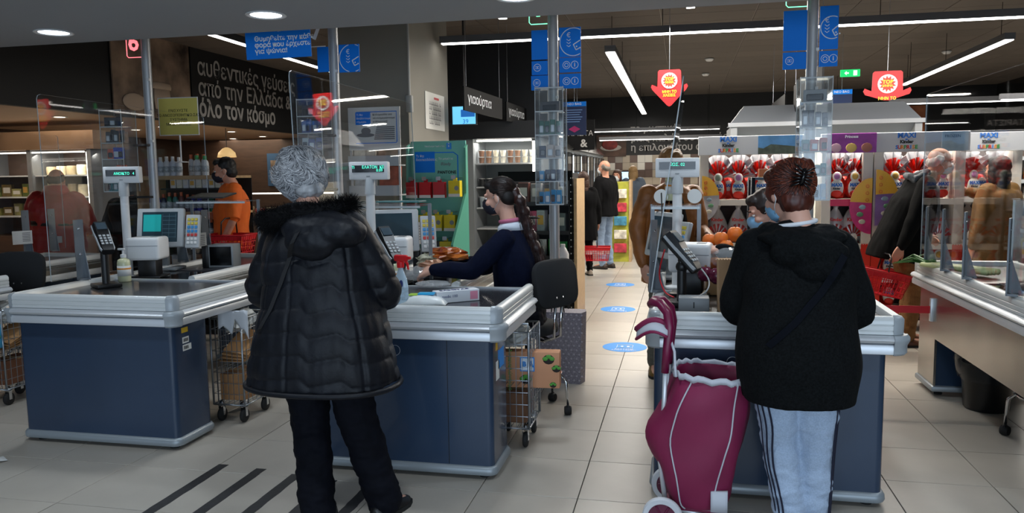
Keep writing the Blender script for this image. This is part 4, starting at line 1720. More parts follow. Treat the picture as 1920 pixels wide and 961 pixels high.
# ---- 1. grey-haired woman in the quilted coat ------------------------------------------
QUILT = mat('black_quilted_nylon', '0c0f16', 0.52, 0, var=(14, .3), bump=(60, .3, .004), spec=.3)
DENIM = mat('black_denim', '090b13', .8, 0, var=(20, .2), bump=(300, .2, .002))
GREYH = mat('grey_hair', '9a9b9d', .5, 0, var=(30, .55), stretch=(1, 1, .35))
FURM = mat('black_fur', '08080a', .75)
O1 = V((-1.60, 3.20, 0))
j = J0(1.66, pel=(0, 0, .90), wai=(.02, .0, 1.05), che=(0, .02, 1.22), nek=(-.05, .05, 1.42), hed=(-.11, .10, 1.555),
       sl=(-.19, .06, 1.335), sr=(.185, -.02, 1.34), el=(-.335, .10, 1.04), er=(.285, .10, 1.05), wl=(-.13, .36, .99), wr=(.10, .36, 1.02),
       hl=(-.085, 0, .86), hr=(.11, .0, .86), kl=(-.06, .0, .47), kr=(.16, .02, .48), al=(.01, -.10, .08), ar=(.265, .06, .08))


def quilt(co, no):
    x, z = co.x - .0, co.z
    y = co.y
    a = math.atan2(x, -(y + .02))
    s = a * .21
    o = 0.0
    if -.35 < s < .35:
        if s < .015:
            o = -.10 * (s - .015)
        elif s < .055:
            o = .9 * (s - .015)
        elif s < .17:
            o = .036 - .22 * (s - .055)
        elif s < .20:
            o = .011 + 1.1 * (s - .17)
        else:
            o = .044
    u = (z + o + .18 * (abs(s) > .35) * 0) / .102
    f = u - math.floor(u)
    g = math.sin(PI * f) ** .4
    seam = min(abs(s + .045), abs(s + .055) + 0, abs(s - .24), abs(s + .22))
    v = .0
    for q in (-.05, .235, -.215):
        dd = abs(s - q)
        v = min(v, -(max(0, 1 - dd / .010)) * .008)
    wr = noise.noise(V((co.x * 26, co.y * 26, co.z * 9))) * .0035 + noise.noise(V((co.x * 8, co.y * 8, co.z * 6))) * .007
    if z > 1.26:
        g = 1
    return .010 * g - .008 + v + wr * .8


rings = [((.015, .0, .655), .345, .235, .05), ((.015, .0, .72), .335, .235, .05), ((.015, .01, .90), .300, .225, 0), ((.01, .02, 1.05), .265, .205, -.05), ((0, .02, 1.20), .255, .190, -.10), ((0, .02, 1.30), .235, .155, -.15), ((-.02, .03, 1.38), .14, .11, -.15), ((-.04, .05, 1.42), .08, .075, 0)]
figA, TA = figure('person with wavy grey hair in a black quilted coat with fur hood, back turned', O1, 0, j, QUILT, 1.28, .7, DENIM, 1.3, mat('black_leather_shoe', '0e0e10', .4), SKIN2,
                  hyaw=R(48), hpitch=R(-24), vox=.0075, rings=rings, disp=quilt, toe={'l': V((-.15, 1, 0)), 'r': V((.25, 1, 0))}, glasses=True,
                  handargs={'l': dict(d=V((.6, .7, -.1)), up=V((-.2, .1, 1)), curl=.5), 'r': dict(d=V((-.5, .8, -.1)), up=V((.2, .1, 1)), curl=.5)}, tapleg=1.12, brow='8a8784')
# slanted hem: bound edge
b = Mb()
L = []
for k in range(41):
    a = 2 * PI * k / 40
    L.append(V((.015 + .352 * math.copysign(abs(math.cos(a)) ** (2 / 2.4), math.cos(a)), .243 * math.copysign(abs(math.sin(a)) ** (2 / 2.4), math.sin(a)), .645 + .0 * math.cos(a))))
b.tube(L[:-1], .012, 8, closed=True)
obj('coat_hem', b, QUILT, figA, True)
# hood bag and fur
b = Mb()
b.ell((.0, -.10, 1.345), (.20, .115, .085), 20, 12, T=Matrix.Rotation(R(4), 4, 'Y'))
b.ell((.06, -.15, 1.30), (.12, .075, .085), 18, 12)
b.ell((-.03, -.02, 1.40), (.16, .10, .06), 18, 12)
hood = blob('hood', b, QUILT, figA, .008, 3, folds(.008, (12, 12, 12)))
b = Mb()
RIM = []
for k in range(27):
    a = R(-200 + 220 * k / 26)
    RIM.append(V((-.03 + .195 * math.cos(a), .01 + .14 * math.sin(a), 1.405 + .03 * math.cos(a))))
b.tube(RIM, [.02 + .022 * math.sin(PI * k / 26) for k in range(27)], 10)
fur = obj('fur_trim', b, FURM, figA, True)
roots = []
for i in range(5200):
    k = random.uniform(0, 25.99)
    p = RIM[int(k)].lerp(RIM[int(k) + 1], k % 1)
    d = V((random.gauss(0, 1), random.gauss(0, 1) - .2, random.gauss(0, 1) + .2)).normalized()
    roots.append((p + d * .028, d * .014))
strands('fur', fur, FURM, roots, 3, .0012, lambda p, d, t: (d + V((0, 0, -.0025 * t)) + V((random.gauss(0, .002), random.gauss(0, .002), 0))).normalized() * d.length)
# hair volume and wavy strands
b = Mb()
for c, r_ in (((0, -.03, .045), (.108, .120, .100)), ((0, -.055, -.02), (.098, .078, .085)), ((0, .03, .085), (.078, .068, .045)), ((.06, -.01, .0), (.042, .075, .075)), ((-.06, -.01, .0), (.042, .075, .075)), ((0, -.07, -.075), (.075, .05, .045))):
    b.ell(c, r_, 18, 12, T=TA)
blob('hair', b, GREYH, figA, .006, 2, lambda co, no: .007 * noise.noise(co * 30) + .004 * noise.noise(co * 70))
roots = []
for i in range(6400):
    v_ = V((random.gauss(0, 1), random.gauss(0, 1), random.gauss(0, 1))).normalized()
    if v_.y > .55 and v_.z < .35:
        continue
    if v_.z < -.93:
        continue
    q_ = .99 + .05 * noise.noise(V((v_.x * 4, v_.y * 4, v_.z * 4)))
    p = V((v_.x * .116 * q_, -.028 + v_.y * .127 * q_, .022 + v_.z * .124 * q_))
    n_ = V((v_.x, v_.y, v_.z))
    crown = V((0, -.35, 1))
    d = (n_ * n_.dot(crown) - crown)
    d = d.normalized() if d.length > .01 else V((0, -1, 0))
    sw = d.cross(n_) * math.sin(v_.x * 6 + v_.z * 5) * .7
    roots.append((TA @ p, TA.to_3x3() @ ((d + sw).normalized() * .014 + n_ * .006)))
C_ = TA @ V((0, -.028, .03))


def hstep(p, d, t):
    n_ = (p - C_).normalized()
    w_ = d.cross(n_).normalized() * .007 * math.sin(p.x * 60 + p.z * 45 + t * 7)
    dd = d + w_ - n_ * (.0022 + .0016 * math.sin(t * 6 + p.x * 30)) + V((0, 0, -.0008))
    return dd.normalized() * .012


h_ = [o for o in figA.children if o.name.startswith('hair')][0]
for q, c_ in enumerate(('c9cacc', '9b9c9f', '5f6064', 'aeafb2')):
    strands('strands', h_, mat('grey_hair_strand_' + c_, c_, .45, 0), roots[q::4], 8, .0022, hstep)
# shoulder strap lying on the back of the coat


def drape(par, names, pts, w_, off=.004, n=26, tw=V((1, 0, .3))):
    """ribbon laid on the rear surface of the garments through (x, z) points"""
    from mathutils.bvhtree import BVHTree
    trees = []
    for o in par.children:
        if o.name.split('.')[0] in names:
            trees.append(BVHTree.FromPolygons([v.co for v in o.data.vertices], [tuple(p.vertices) for p in o.data.polygons]))
    L_ = []
    tw = tw.normalized()
    for k in range(n + 1):
        u = k / n * (len(pts) - 1)
        i = min(int(u), len(pts) - 2)
        x = pts[i][0] + (pts[i + 1][0] - pts[i][0]) * (u - i)
        z = pts[i][1] + (pts[i + 1][1] - pts[i][1]) * (u - i)
        ys = []
        for tr in trees:
            h_ = tr.ray_cast(V((x, -2, z)), V((0, 1, 0)))
            if h_[0]:
                ys.append(h_[0].y)
        if ys:
            L_.append(V((x, min(ys) - off, z)))
    for _ in range(2):
        L_ = [L_[0]] + [V((L_[i].x, min(L_[i].y, (L_[i - 1].y + L_[i + 1].y) / 2), L_[i].z)) for i in range(1, len(L_) - 1)] + [L_[-1]]
    b_ = Mb()
    b_.loft([[p - tw * w_, p + tw * w_, p + tw * w_ - V((0, .004, 0)), p - tw * w_ - V((0, .004, 0))] for p in L_])
    return b_


obj('bag_strap', drape(figA, ('top_garment', 'hood'), [(.03, 1.34), (-.03, 1.24), (-.08, 1.12), (-.135, 1.0), (-.20, .90)], .013, tw=V((1, 0, .45))), mat('bag_black', '06060a', .6), figA)

# ---- 2. red-haired woman in a black hooded cardigan -------------------------------------
KNIT = mat('black_felt_cardigan', '0d0f10', .95, 0, var=(120, .5), bump=(160, .3, .003), sheen=.2)
SWEAT = mat('pale_blue_grey_jersey', '9fb0c6', .95, 0, var=(160, .12), bump=(200, .2, .002))
REDH = mat('auburn_hair', '4a1d10', .42, 0, var=(26, .6), stretch=(1, 1, .3))
O2 = V((.465, 3.34, 0))
j = J0(1.60, pel=(0, 0, .86), wai=(0, 0, 1.0), che=(-.01, .03, 1.17), nek=(-.015, .06, 1.345), hed=(-.04, .085, 1.475),
       sl=(-.175, .02, 1.25), sr=(.165, .02, 1.25), el=(-.235, .10, .99), er=(.25, .08, .98), wl=(-.10, .33, 1.0), wr=(.12, .33, .98),
       hl=(-.085, 0, .80), hr=(.075, 0, .80), kl=(-.055, .01, .43), kr=(.085, .02, .43), al=(-.01, -.02, .10), ar=(.09, .03, .10))
rings = [((.01, .0, .625), .225, .18, 0), ((.01, .0, .70), .24, .19, 0), ((.01, .0, .82), .25, .195, 0), ((.0, .01, 1.0), .225, .18, 0), ((0, .02, 1.14), .225, .165, 0), ((0, .03, 1.25), .195, .125, 0), ((-.01, .04, 1.31), .12, .09, 0), ((-.015, .055, 1.345), .07, .07, 0)]
figB, TB = figure('person with auburn hair in a dark clip, black hooded cardigan and pale striped track pants', O2, 0, j, KNIT, 1.2, .6, SWEAT, 1.08, mat('brown_suede_shoe', '6b452f', .8), SKIN2,
                  hyaw=R(35), hpitch=R(-18), vox=.0075, rings=rings, disp=folds(.012, (5, 5, 3), 3), toe={'l': V((-.1, 1, 0)), 'r': V((.12, 1, 0))}, mask=MASKB,
                  handargs={'l': dict(d=V((.5, .8, -.1)), up=V((-.2, .1, 1)), curl=.6), 'r': dict(d=V((-.5, .8, -.1)), up=V((.2, .1, 1)), curl=.6)}, tapleg=.95)
b = Mb()
b.ell((0, -.03, 1.30), (.175, .105, .045), 20, 10)
b.ell((0.03, -.10, 1.245), (.15, .065, .075), 18, 10)
b.ell((0.05, -.115, 1.19), (.10, .05, .06), 18, 10)
b.ell((-.09, .02, 1.32), (.075, .08, .035), 14, 8)
b.ell((.08, .02, 1.32), (.075, .08, .035), 14, 8)
blob('hood', b, KNIT, figB, .008, 3, folds(.010, (14, 14, 10), 5))
b = Mb()
L = [V((-.015 + .085 * math.cos(a), .045 + .075 * math.sin(a), 1.352 + .012 * math.cos(a))) for a in [2 * PI * k / 24 for k in range(24)]]
b.tube(L, .010, 6, closed=True)
obj('white_collar', b, mat('white_cotton', 'd5d8dc', .8), figB, True)
b = Mb()
for c, r_ in (((0, -.03, .045), (.088, .102, .092)), ((0, -.07, .02), (.075, .055, .075)), ((0, -.045, -.04), (.078, .062, .07)), ((0, .04, .09), (.06, .05, .034)), ((0.0, -.10, .05), (.045, .035, .05)), ((.04, -.085, .085), (.04, .04, .04)), ((-.06, 0, .01), (.03, .05, .05))):
    b.ell(c, r_, 18, 12, T=TB)
hB = blob('hair', b, REDH, figB, .006, 2, lambda co, no: .004 * noise.noise(V((co.x * 60, co.y * 60, co.z * 14))))
roots = []
clipc = TB @ V((-.033, -.125, .025))
for i in range(4200):
    v_ = V((random.gauss(0, 1), random.gauss(0, 1), random.gauss(0, 1))).normalized()
    if v_.y > .5 and v_.z < .4 or v_.z < -.8:
        continue
    p = TB @ V((v_.x * .094, -.035 + v_.y * .110, .034 + v_.z * .104))
    d = (clipc - p)
    roots.append((p, d.normalized() * .012))
CB = TB @ V((0, -.035, .03))


def bstep(p, d, t):
    n_ = (p - CB).normalized()
    to = clipc - p
    dd = d + to * .12
    dd = dd - n_ * max(0, dd.dot(n_)) * .6 - n_ * .0012
    return dd.normalized() * min(.013, to.length * .3 + .003)


for q, c_ in enumerate(('5a2412', '7a3518', '3a150b')):
    strands('strands', hB, mat('auburn_strand_' + c_, c_, .42, 0), roots[q::3], 8, .0018, bstep)
# claw clip
b = Mb()
cc = TB @ V((-.035, -.140, .025))
Tc = Matrix.Translation(cc) @ Matrix.Rotation(R(12), 4, 'Y')
for k in range(6):
    z = -.04 + k * .016
    for sx in (-1, 1):
        b.tube([V((0, -.012, z * .5)), V((sx * .018, -.020, z * .8)), V((sx * .034, -.008, z * 1.05)), V((sx * .040, .012, z * 1.15))], [.004, .0045, .004, .002], 6, T=Tc)
b.tube([V((0, -.012, -.035)), V((0, -.016, 0)), V((0, -.012, .035))], .007, 8, T=Tc)
obj('hair_clip', b, mat('glossy_black_clip', '050507', .12), figB, True, kind='stuff')
# stripes on the legs and a bag strap
NAVYS = mat('navy_stripe', '12162c', .8)
for q, sx in (('l', -1), ('r', 1)):
    for m_ in range(3):
        b = Mb()
        L = []
        for k in range(25):
            t_ = k / 24
            Hh, K_, A_ = j['h' + q], j['k' + q], j['a' + q]
            c = Hh.lerp(K_, t_ * 2) if t_ < .5 else K_.lerp(A_, t_ * 2 - 1)
            rr = (.108 + (.076 - .108) * min(1, t_ * 2)) if t_ < .5 else .076 - .018 * (t_ * 2 - 1)
            a = R(-62 + m_ * 17 + 10 * noise.noise(V((t_ * 4, m_ * .1, sx)))) if sx < 0 else R(-34 + m_ * 17)
            d = V((sx * math.cos(a), math.sin(a), 0))
            L.append(c + d * (rr + .004))
        tg = [V((-d_.y, d_.x, 0)) for d_ in [V((sx * math.cos(R(-62 + m_ * 17)), math.sin(R(-62 + m_ * 17)), 0))]][0]
        b.loft([[p - tg * .0035, p + tg * .0035, p + tg * .0035 + V((sx * .002, -.003, 0)), p - tg * .0035 + V((sx * .002, -.003, 0))] for p in L])
        obj('stripe', b, NAVYS, figB)
obj('bag_strap', drape(figB, ('top_garment', 'hood'), [(.15, 1.24), (.07, 1.10), (-.03, .98), (-.13, .88)], .014, tw=V((.8, 0, -.6))), mat('bag_strap_navy', '070a12', .8, spec=.1), figB)

# ---- 3. seated cashier -----------------------------------------------------------------
NAVYK = mat('navy_sweater', '0a1024', .9, 0, var=(60, .2), bump=(220, .25, .002), sheen=.15)
BRH = mat('dark_brown_hair', '120b09', .6, 0, var=(30, .5), stretch=(1, 1, .3))
LPH = mat('brown_ponytail', '2c1510', .4, 0, var=(30, .6), stretch=(1, 1, .2))
# local frame: forward = +y, rotated 90 degrees to the left so that forward is -x
O3 = V((-.99, 4.93, 0))
j = J0(1.62, pel=(0, 0, .66), wai=(0, .01, .80), che=(0, .04, 1.0), nek=(0, .10, 1.245), hed=(0, .17, 1.375 + .05),
       sl=(-.175, .11, 1.16), sr=(.175, .07, 1.16), el=(-.235, .30, .975), er=(.18, .30, .955), wl=(-.24, .555, .975), wr=(.12, .58, .98),
       hl=(-.09, .04, .64), hr=(.09, .04, .64), kl=(-.11, .42, .62), kr=(.11, .42, .62), al=(-.11, .38, .22), ar=(.11, .38, .22))
rings = [((0, .07, .60), .19, .155, 0), ((0, .07, .70), .185, .155, 0), ((0, .065, .84), .17, .145, 0), ((0, .07, 1.0), .185, .145, 0), ((0, .09, 1.13), .17, .11, 0), ((0, .095, 1.19), .11, .08, 0), ((0, .10, 1.215), .07, .065, 0)]
figC, TC = figure('seated cashier with a long brown plait, navy sweater and navy mask, facing left', O3, R(90), j, NAVYK, 1.03, .6, mat('dark_trousers', '101118', .8), 1.0, None, SKIN2,
                  hyaw=R(-6), hpitch=R(-10), vox=.0062, rings=rings, mask=MASKN, toe={'l': V((0, 1, -.1)), 'r': V((0, 1, -.1))},
                  handargs={'l': dict(d=V((.15, .9, -.25)), up=V((-.5, .1, .8)), curl=.85, side=1), 'r': dict(d=V((-.1, 1, -.1)), up=V((.4, .1, .8)), curl=.6, side=-1)}, sleeve=.98)
b = Mb()
for c, r_ in (((0, -.025, .045), (.084, .096, .088)), ((0, -.06, .0), (.078, .058, .075)), ((0, .045, .085), (.06, .042, .032)), ((0, -.095, .02), (.042, .035, .04))):
    b.ell(c, r_, 18, 12, T=TC)
hC = blob('hair', b, BRH, figC, .006, 3)
roots = []
for i in range(1800):
    v_ = V((random.gauss(0, 1), random.gauss(0, 1), random.gauss(0, 1))).normalized()
    if v_.y > .45 and v_.z < .45 or v_.z < -.6:
        continue
    roots.append((TC @ V((v_.x * .086, -.026 + v_.y * .100, .040 + v_.z * .090)), V((0, 0, .01))))
cT = TC @ V((0, -.12, .02))
CC = TC @ V((0, -.026, .04))


def cstep(p, d, t):
    n_ = (p - CC).normalized()
    dd = cT - p
    dd = dd - n_ * dd.dot(n_) * .95
    return dd.normalized() * .012 - n_ * .0007 if dd.length > .01 else V((0, 0, -.002))


for q, c_ in enumerate(('1b0f0b', '2a1811')):
    strands('strands', hC, mat('dark_strand_' + c_, c_, .4, 0), roots[q::2], 8, .0013, cstep)
b = Mb()
pts = [TC @ V((0, -.10, .03)), TC @ V((.0, -.135, -.05)), V((.0, .0, 1.30)), V((-.01, -.03, 1.20)), V((-.01, -.075, 1.09)), V((-.0, -.105, .98)), V((0, -.115, .88))]
L = []
for i in range(len(pts) - 1):
    for q in range(6):
        L.append(pts[i].lerp(pts[i + 1], q / 6))
b.tube(L, [(.036 + .006 * math.sin(i * 1.4)) * (1 - .55 * (i / len(L)) ** 3) for i in range(len(L))], 12)
pt = blob('ponytail', b, LPH, figC, .005, 2, lambda co, no: .004 * noise.noise(V((co.x * 50, co.y * 50, co.z * 24))))
roots = [(L[random.randint(6, len(L) - 10)] + V((random.gauss(0, .022), random.gauss(0, .022), 0)), V((0, -.002, -.02))) for _ in range(900)]
strands('strands', pt, LPH, roots, 6, .0013, lambda p, d, t: V((random.gauss(0, .002), -.004 + random.gauss(0, .002), -.020)))
b = Mb()
b.tube([V((-.026, -.06, 1.215 + .075)), V((0, -.09, 1.29)), V((.026, -.06, 1.29)), V((0, -.02, 1.29))], .006, 6, closed=True)
obj('hair_tie', b, BLACKP, figC, True)
b = Mb()
Cn = V((0, .095, 1.235))
L = []
for k in range(28):
    a = 2 * PI * k / 28
    c, s_ = math.cos(a), math.sin(a)
    top_ = Cn + V((.060 * c, .060 * s_ + .01, .030 - .012 * s_))
    bot_ = Cn + V((.085 * c, .088 * s_ + .0, -.022 - .03 * max(0, s_)))
    L.append([top_, top_.lerp(bot_, .4) + V((c, s_, .3)) * .010, bot_, bot_ - V((c, s_, 0)) * .006, top_ - V((c, s_, 0)) * .004])
b.loft(L, closed=True)
obj('shirt_collar', b, mat('pale_shirt', 'cfd6e0', .8), figC, True)
b = Mb()
b.tube([Cn + V((.060 * math.cos(a), .060 * math.sin(a) + .008, .038 - .008 * math.sin(a))) for a in [2 * PI * k / 20 for k in range(20)]], .014, 8, closed=True)
obj('under_collar', b, mat('pink_roll_collar', 'b5637f', .85), figC, True)

# ---- 4. shopper in the brown jacket -----------------------------------------------------
LEATH = mat('tan_brown_jacket', '9a5f2c', .45, 0, var=(7, .25), bump=(30, .25, .004))
O4 = V((-.09, 6.15, 0))
j = J0(1.74, sl=(-.20, 0, 1.40), sr=(.21, 0, 1.40), er=(.262, -.02, 1.12), wr=(.250, .07, .875), el=(-.225, .05, 1.12), wl=(-.16, .32, 1.08), al=(-.10, -.02, .09), ar=(.13, .0, .09))
figD, TD = figure('standing shopper in a tan brown jacket and grey trousers, half hidden by the clear screen', O4, R(205), j, LEATH, 1.10, .72, mat('grey_green_trousers', '55564f', .85, 0, var=(8, .15)), 1.0, mat('bronze_shoe', '6b5326', .3, .4), SKIN2,
                  mat('light_brown_hair', '8a6238', .5, 0, var=(30, .4)), 'short', 1.08, hpitch=R(-15), vox=.0068, toe={'l': V((-.2, 1, 0)), 'r': V((.35, 1, 0))}, disp=folds(.009, (6, 6, 9), 2), mask=MASKW)
b = Mb()
trunk(b, [((0, .05, .62), .155, .125, 0), ((0, .06, .80), .165, .135, 0), ((0, .085, 1.0), .115, .125, 0), ((0, .095, 1.2), .085, .10, 0), ((0, .07, 1.38), .06, .07, 0)], 22, 4)
blob('black_tunic', b, mat('black_tunic', '0c0a0d', .85), figD, .01, 3, folds(.006))
b = Mb()
b.tube([(.205, .07, .93), (.25, .09, .92), (.285, .06, .925), (.25, .02, .93)], .02, 8, closed=True)
obj('cuff', b, LEATH, figD, True)

# ---- 5. worker in the orange shirt --------------------------------------------------------
ORG = mat('orange_polo', 'e0661a', .8, 0, var=(8, .08), bump=(220, .2, .002))
O5 = V((-4.20, 6.70, 0))
j = J0(1.78, el=(-.28, .02, 1.20), wl=(-.22, .13, .95), er=(.25, .10, 1.22), wr=(.06, .33, 1.21), hed=(.0, .05, 1.645))
figE, TE = figure('man in an orange polo shirt and black mask beside the shelves', O5, R(128), j, ORG, 1.12, .93, mat('black_trousers', '0d0d10', .8), 1.0, mat('black_work_shoe', '0c0c0c', .5), SKIN,
                  mat('black_short_hair', '0d0a09', .6), 'short', .98, hyaw=R(-12), hpitch=R(-10), vox=.0075, sleeve=.0, mask=MASKN)
b = Mb()
for a, b_ in (('sl', 'el'), ('sr', 'er')):
    chain(b, [(j[a], .082), (j[a].lerp(j[b_], .45), .076), (j[a].lerp(j[b_], .8), .070)], 14, 3)
blob('sleeves', b, ORG, figE, .009, 3)
b = Mb()
b.cbox((.02, .46, 1.24), (.09, .05, .12), bev=.01)
tag(obj('white_pack', b, WHITE, smooth=40, loc=V(O5)), 'white pack held by the man in the orange polo', 'packet')
_w = bpy.data.objects['white_pack']
_w.rotation_euler = (0, 0, R(128))

# ---- 6. red coat ---------------------------------------------------------------------------
REDC = mat('red_rain_coat', '9a231c', .55, 0, var=(6, .15), bump=(25, .25, .004))
O6 = V((-6.52, 7.1, 0))
j = J0(1.70, sl=(-.21, 0, 1.37), sr=(.21, 0, 1.37), el=(-.29, .04, 1.12), er=(.29, .04, 1.12), wl=(-.20, .25, 1.03), wr=(.20, .25, 1.03), hed=(-.01, .07, 1.575), nek=(0, .02, 1.46))
figF, TF = figure('person in a red rain coat with a dark belt band before the cheese cabinet', O6, R(20), j, REDC, 1.35, .80, mat('dark_jeans', '181b26', .8), 1.0, mat('brown_shoe_dark', '2b1d15', .5), SKIN,
                  mat('dark_brown_hair_thin', '2f1d12', .7, 0, var=(20, .4)), 'bald', 1.0, vox=.009, disp=folds(.020, (6, 6, 5), 4), hpitch=R(-15))
b = Mb()
b.lathe([(.258, 1.10), (.266, 1.105), (.266, 1.155), (.258, 1.16)], 30, sy=.74)
obj('belt_band', b, BLACKP, figF, True)
b = Mb()
b.lathe([(.14, 1.42), (.13, 1.46), (.105, 1.52), (.085, 1.525), (.08, 1.44)], 24, sy=.9)
obj('collar', b, REDC, figF, True)
b = Mb()
b.cbox((.08, -.20, .96), (.06, .01, .07), bev=.004)
obj('reflective_mark', b, GREYP, figF)

# ---- 7. dark figure bending -----------------------------------------------------------------
O7 = V((-5.72, 7.3, 0))
j = J0(1.66, che=(-.03, .12, 1.22), nek=(-.02, .26, 1.36), hed=(-.02, .36, 1.43), sl=(-.19, .20, 1.30), sr=(.17, .20, 1.30), el=(-.27, .30, 1.05), er=(.25, .32, 1.04), wl=(-.22, .50, .98), wr=(.18, .52, .98))
figG, TG = figure('person in a black coat bending forward beside the red-coated shopper', O7, R(40), j, mat('black_wool_coat', '0d0d0f', .9), 1.25, .62, mat('black_trousers', '0d0d10', .8), 1.0, mat('black_work_shoe', '0c0c0c', .5), SKIN,
                  mat('black_short_hair', '0d0a09', .6), 'short', 1.0, vox=.010)

# ---- 8. elderly man in a long black coat ------------------------------------------------------
O8 = V((1.97, 7.5, 0))
j = J0(1.76, pel=(0, -.05, .95), wai=(0, -.03, 1.10), che=(0, .03, 1.30), nek=(0, .12, 1.50), hed=(0, .24, 1.63), sl=(-.17, .06, 1.43), sr=(.18, .06, 1.43), el=(-.24, .0, 1.15), wl=(-.24, .22, .95), er=(.25, -.06, 1.15), wr=(.255, -.17, .90),
       hl=(-.09, -.05, .93), hr=(.09, -.05, .93), al=(-.11, .05, .09), ar=(.11, -.03, .09), kl=(-.10, .06, .5))
rings = [((0, -.10, .76), .225, .26, 0), ((0, -.08, .85), .22, .25, 0), ((0, -.02, 1.08), .195, .21, 0), ((0, .04, 1.28), .205, .18, 0), ((0, .07, 1.42), .17, .11, 0), ((0, .10, 1.50), .08, .075, 0)]
figH, TH = figure('old bald man with white hair, black coat, grey scarf and brown corduroy trousers', O8, R(-82), j, mat('black_overcoat', '0b0b0b', .9, bump=(120, .2, .003)), 1.12, .74, mat('brown_corduroy', '7a5228', .85, 0, var=(40, .2), stretch=(6, 6, .3)), 1.08, mat('brown_leather_shoe', '5a3018', .4), SKIN,
                  mat('white_hair', 'b8b6b2', .7), 'bald', 1.0, hpitch=R(-8), vox=.0075, rings=rings, glasses=True, mask=MASKW, brow='a8a5a0',
                  handargs={'l': dict(d=V((.05, .9, -.3)), up=V((-.8, .1, .6)), curl=.5)})
b = Mb()
b.tube([(.09, -.02, 1.47), (.05, .12, 1.54), (-.05, .14, 1.535), (-.09, .02, 1.49), (-.02, -.03, 1.51), (.06, -.03, 1.505)], .032, 10, closed=True)
b.tube([(.10, .08, 1.50), (.13, .15, 1.38), (.13, .165, 1.2), (.12, .15, 1.02)], [.03, .035, .035, .03], 10)
blob('scarf', b, mat('grey_scarf', '55585c', .9, 0, var=(30, .25)), figH, .007, 2, folds(.008, (20, 20, 12)))

# ---- 9. cashier behind the red-haired woman ----------------------------------------------------
O9 = V((.70, 4.86, 0))
j = J0(1.60, pel=(0, 0, .64), wai=(0, .0, .80), che=(0, .03, .99), nek=(0, .12, 1.21), hed=(-.06, .22, 1.335),
       sl=(-.175, .10, 1.12), sr=(.175, .09, 1.12), el=(-.30, .28, 1.02), er=(.20, .30, .95), wl=(-.40, .48, 1.135), wr=(.02, .50, .97),
       hl=(-.09, .04, .62), hr=(.09, .04, .62), kl=(-.11, .36, .60), kr=(.11, .36, .60), al=(-.11, .34, .22), ar=(.11, .34, .22))
rings = [((0, 0, .58), .19, .155, 0), ((0, .0, .70), .185, .15, 0), ((0, .02, .84), .165, .135, 0), ((0, .05, .98), .185, .135, 0), ((0, .08, 1.10), .165, .105, 0), ((0, .11, 1.185), .08, .075, 0)]
figI, TI = figure('cashier in black with a pale blue mask, mostly hidden behind the auburn-haired woman', O9, R(88), j, mat('black_knit', '0c0c0f', .9), 1.03, .6, mat('dark_trousers', '101118', .8), 1.0, None, SKIN2,
                  mat('dark_brown_short_hair', '20130e', .5), 'short', 1.05, hyaw=R(10), hpitch=R(-22), vox=.0065, rings=rings, mask=MASKB, toe={'l': V((0, 1, -.1)), 'r': V((0, 1, -.1))},
                  handargs={'l': dict(d=V((-.15, 1, .02)), up=V((-.3, .0, 1)), curl=.55, side=1), 'r': dict(d=V((-.1, 1, -.15)), up=V((.2, .0, 1)), curl=.55, side=-1)})
b = Mb()
b.lathe([(.029, -.006), (.031, 0), (.029, .006)], 16, T=Matrix.Translation(j['wl'] - (j['wl'] - j['el']).normalized() * .012) @ (j['wl'] - j['el']).to_track_quat('Z', 'Y').to_matrix().to_4x4())
obj('bracelet', b, CHROME, figI, True)

# ---- 10-14. shoppers deep in the aisle ------------------------------------------------------------
BLK = mat('black_coat_plain', '0c0c0e', .9)
j = J0(1.58, er=(.22, -.02, 1.05), wr=(.25, .06, .82))
figure('person in a long black coat carrying a red basket in the far aisle', (-1.50, 12.0, 0), R(20), j, BLK, 1.15, .55, mat('black_trousers', '0d0d10', .8), .9, mat('pale_sneaker', '9a8f82', .7), SKIN,
       mat('brown_hair_mid', '3a2114', .6), 'long', vox=.011)
j = J0(1.78)
figure('elderly man in a black jacket and pale jeans in the far aisle, white mask', (-1.25, 12.9, 0), R(60), j, BLK, 1.25, .88, mat('pale_blue_jeans', '7f93ad', .85), 1.0, mat('brown_shoe_dark', '2b1d15', .5), SKIN,
       mat('grey_thin_hair', '6d675f', .7), 'bald', vox=.011, mask=MASKW)
j = J0(1.62, er=(.24, .02, 1.08), wr=(.12, .22, .98))
figure('person in black with a white mask facing us far down the aisle', (-1.22, 15.0, 0), R(170), j, BLK, 1.2, .6, BLK, .95, mat('brown_shoe_dark', '2b1d15', .5), SKIN,
       mat('brown_hair_mid', '3a2114', .6), 'long', vox=.012, mask=MASKW)
j = J0(1.70)
figure('blond person in a grey blue jacket turned away far down the aisle', (-.98, 16.0, 0), R(-10), j, mat('grey_blue_jacket', '4a5563', .85), 1.35, .8, BLK, .95, mat('brown_shoe_dark', '2b1d15', .5), SKIN,
       mat('blond_hair', '8c6e46', .6), 'long', vox=.012)
j = J0(1.66, er=(.26, .12, 1.25), wr=(.10, .36, 1.34))
figure('dark-haired person in an ochre coat reaching to the shelves at the right edge', (2.84, 8.0, 0), R(35), j, mat('ochre_coat', '6b4a1e', .85), 1.2, .7, BLK, .95, mat('brown_shoe_dark', '2b1d15', .5), SKIN,
       mat('black_short_hair', '0d0a09', .6), 'long', vox=.012)

matte(QUILT, KNIT, DENIM, BLK, NAVYK, FURM, *[m for n, m in MATS.items() if n in ('black_overcoat', 'black_wool_coat', 'black_tunic', 'black_knit', 'black_trousers', 'dark_trousers', 'black_cotton')])
QUILT.node_tree.nodes['Principled BSDF'].inputs['Specular IOR Level'].default_value = .28
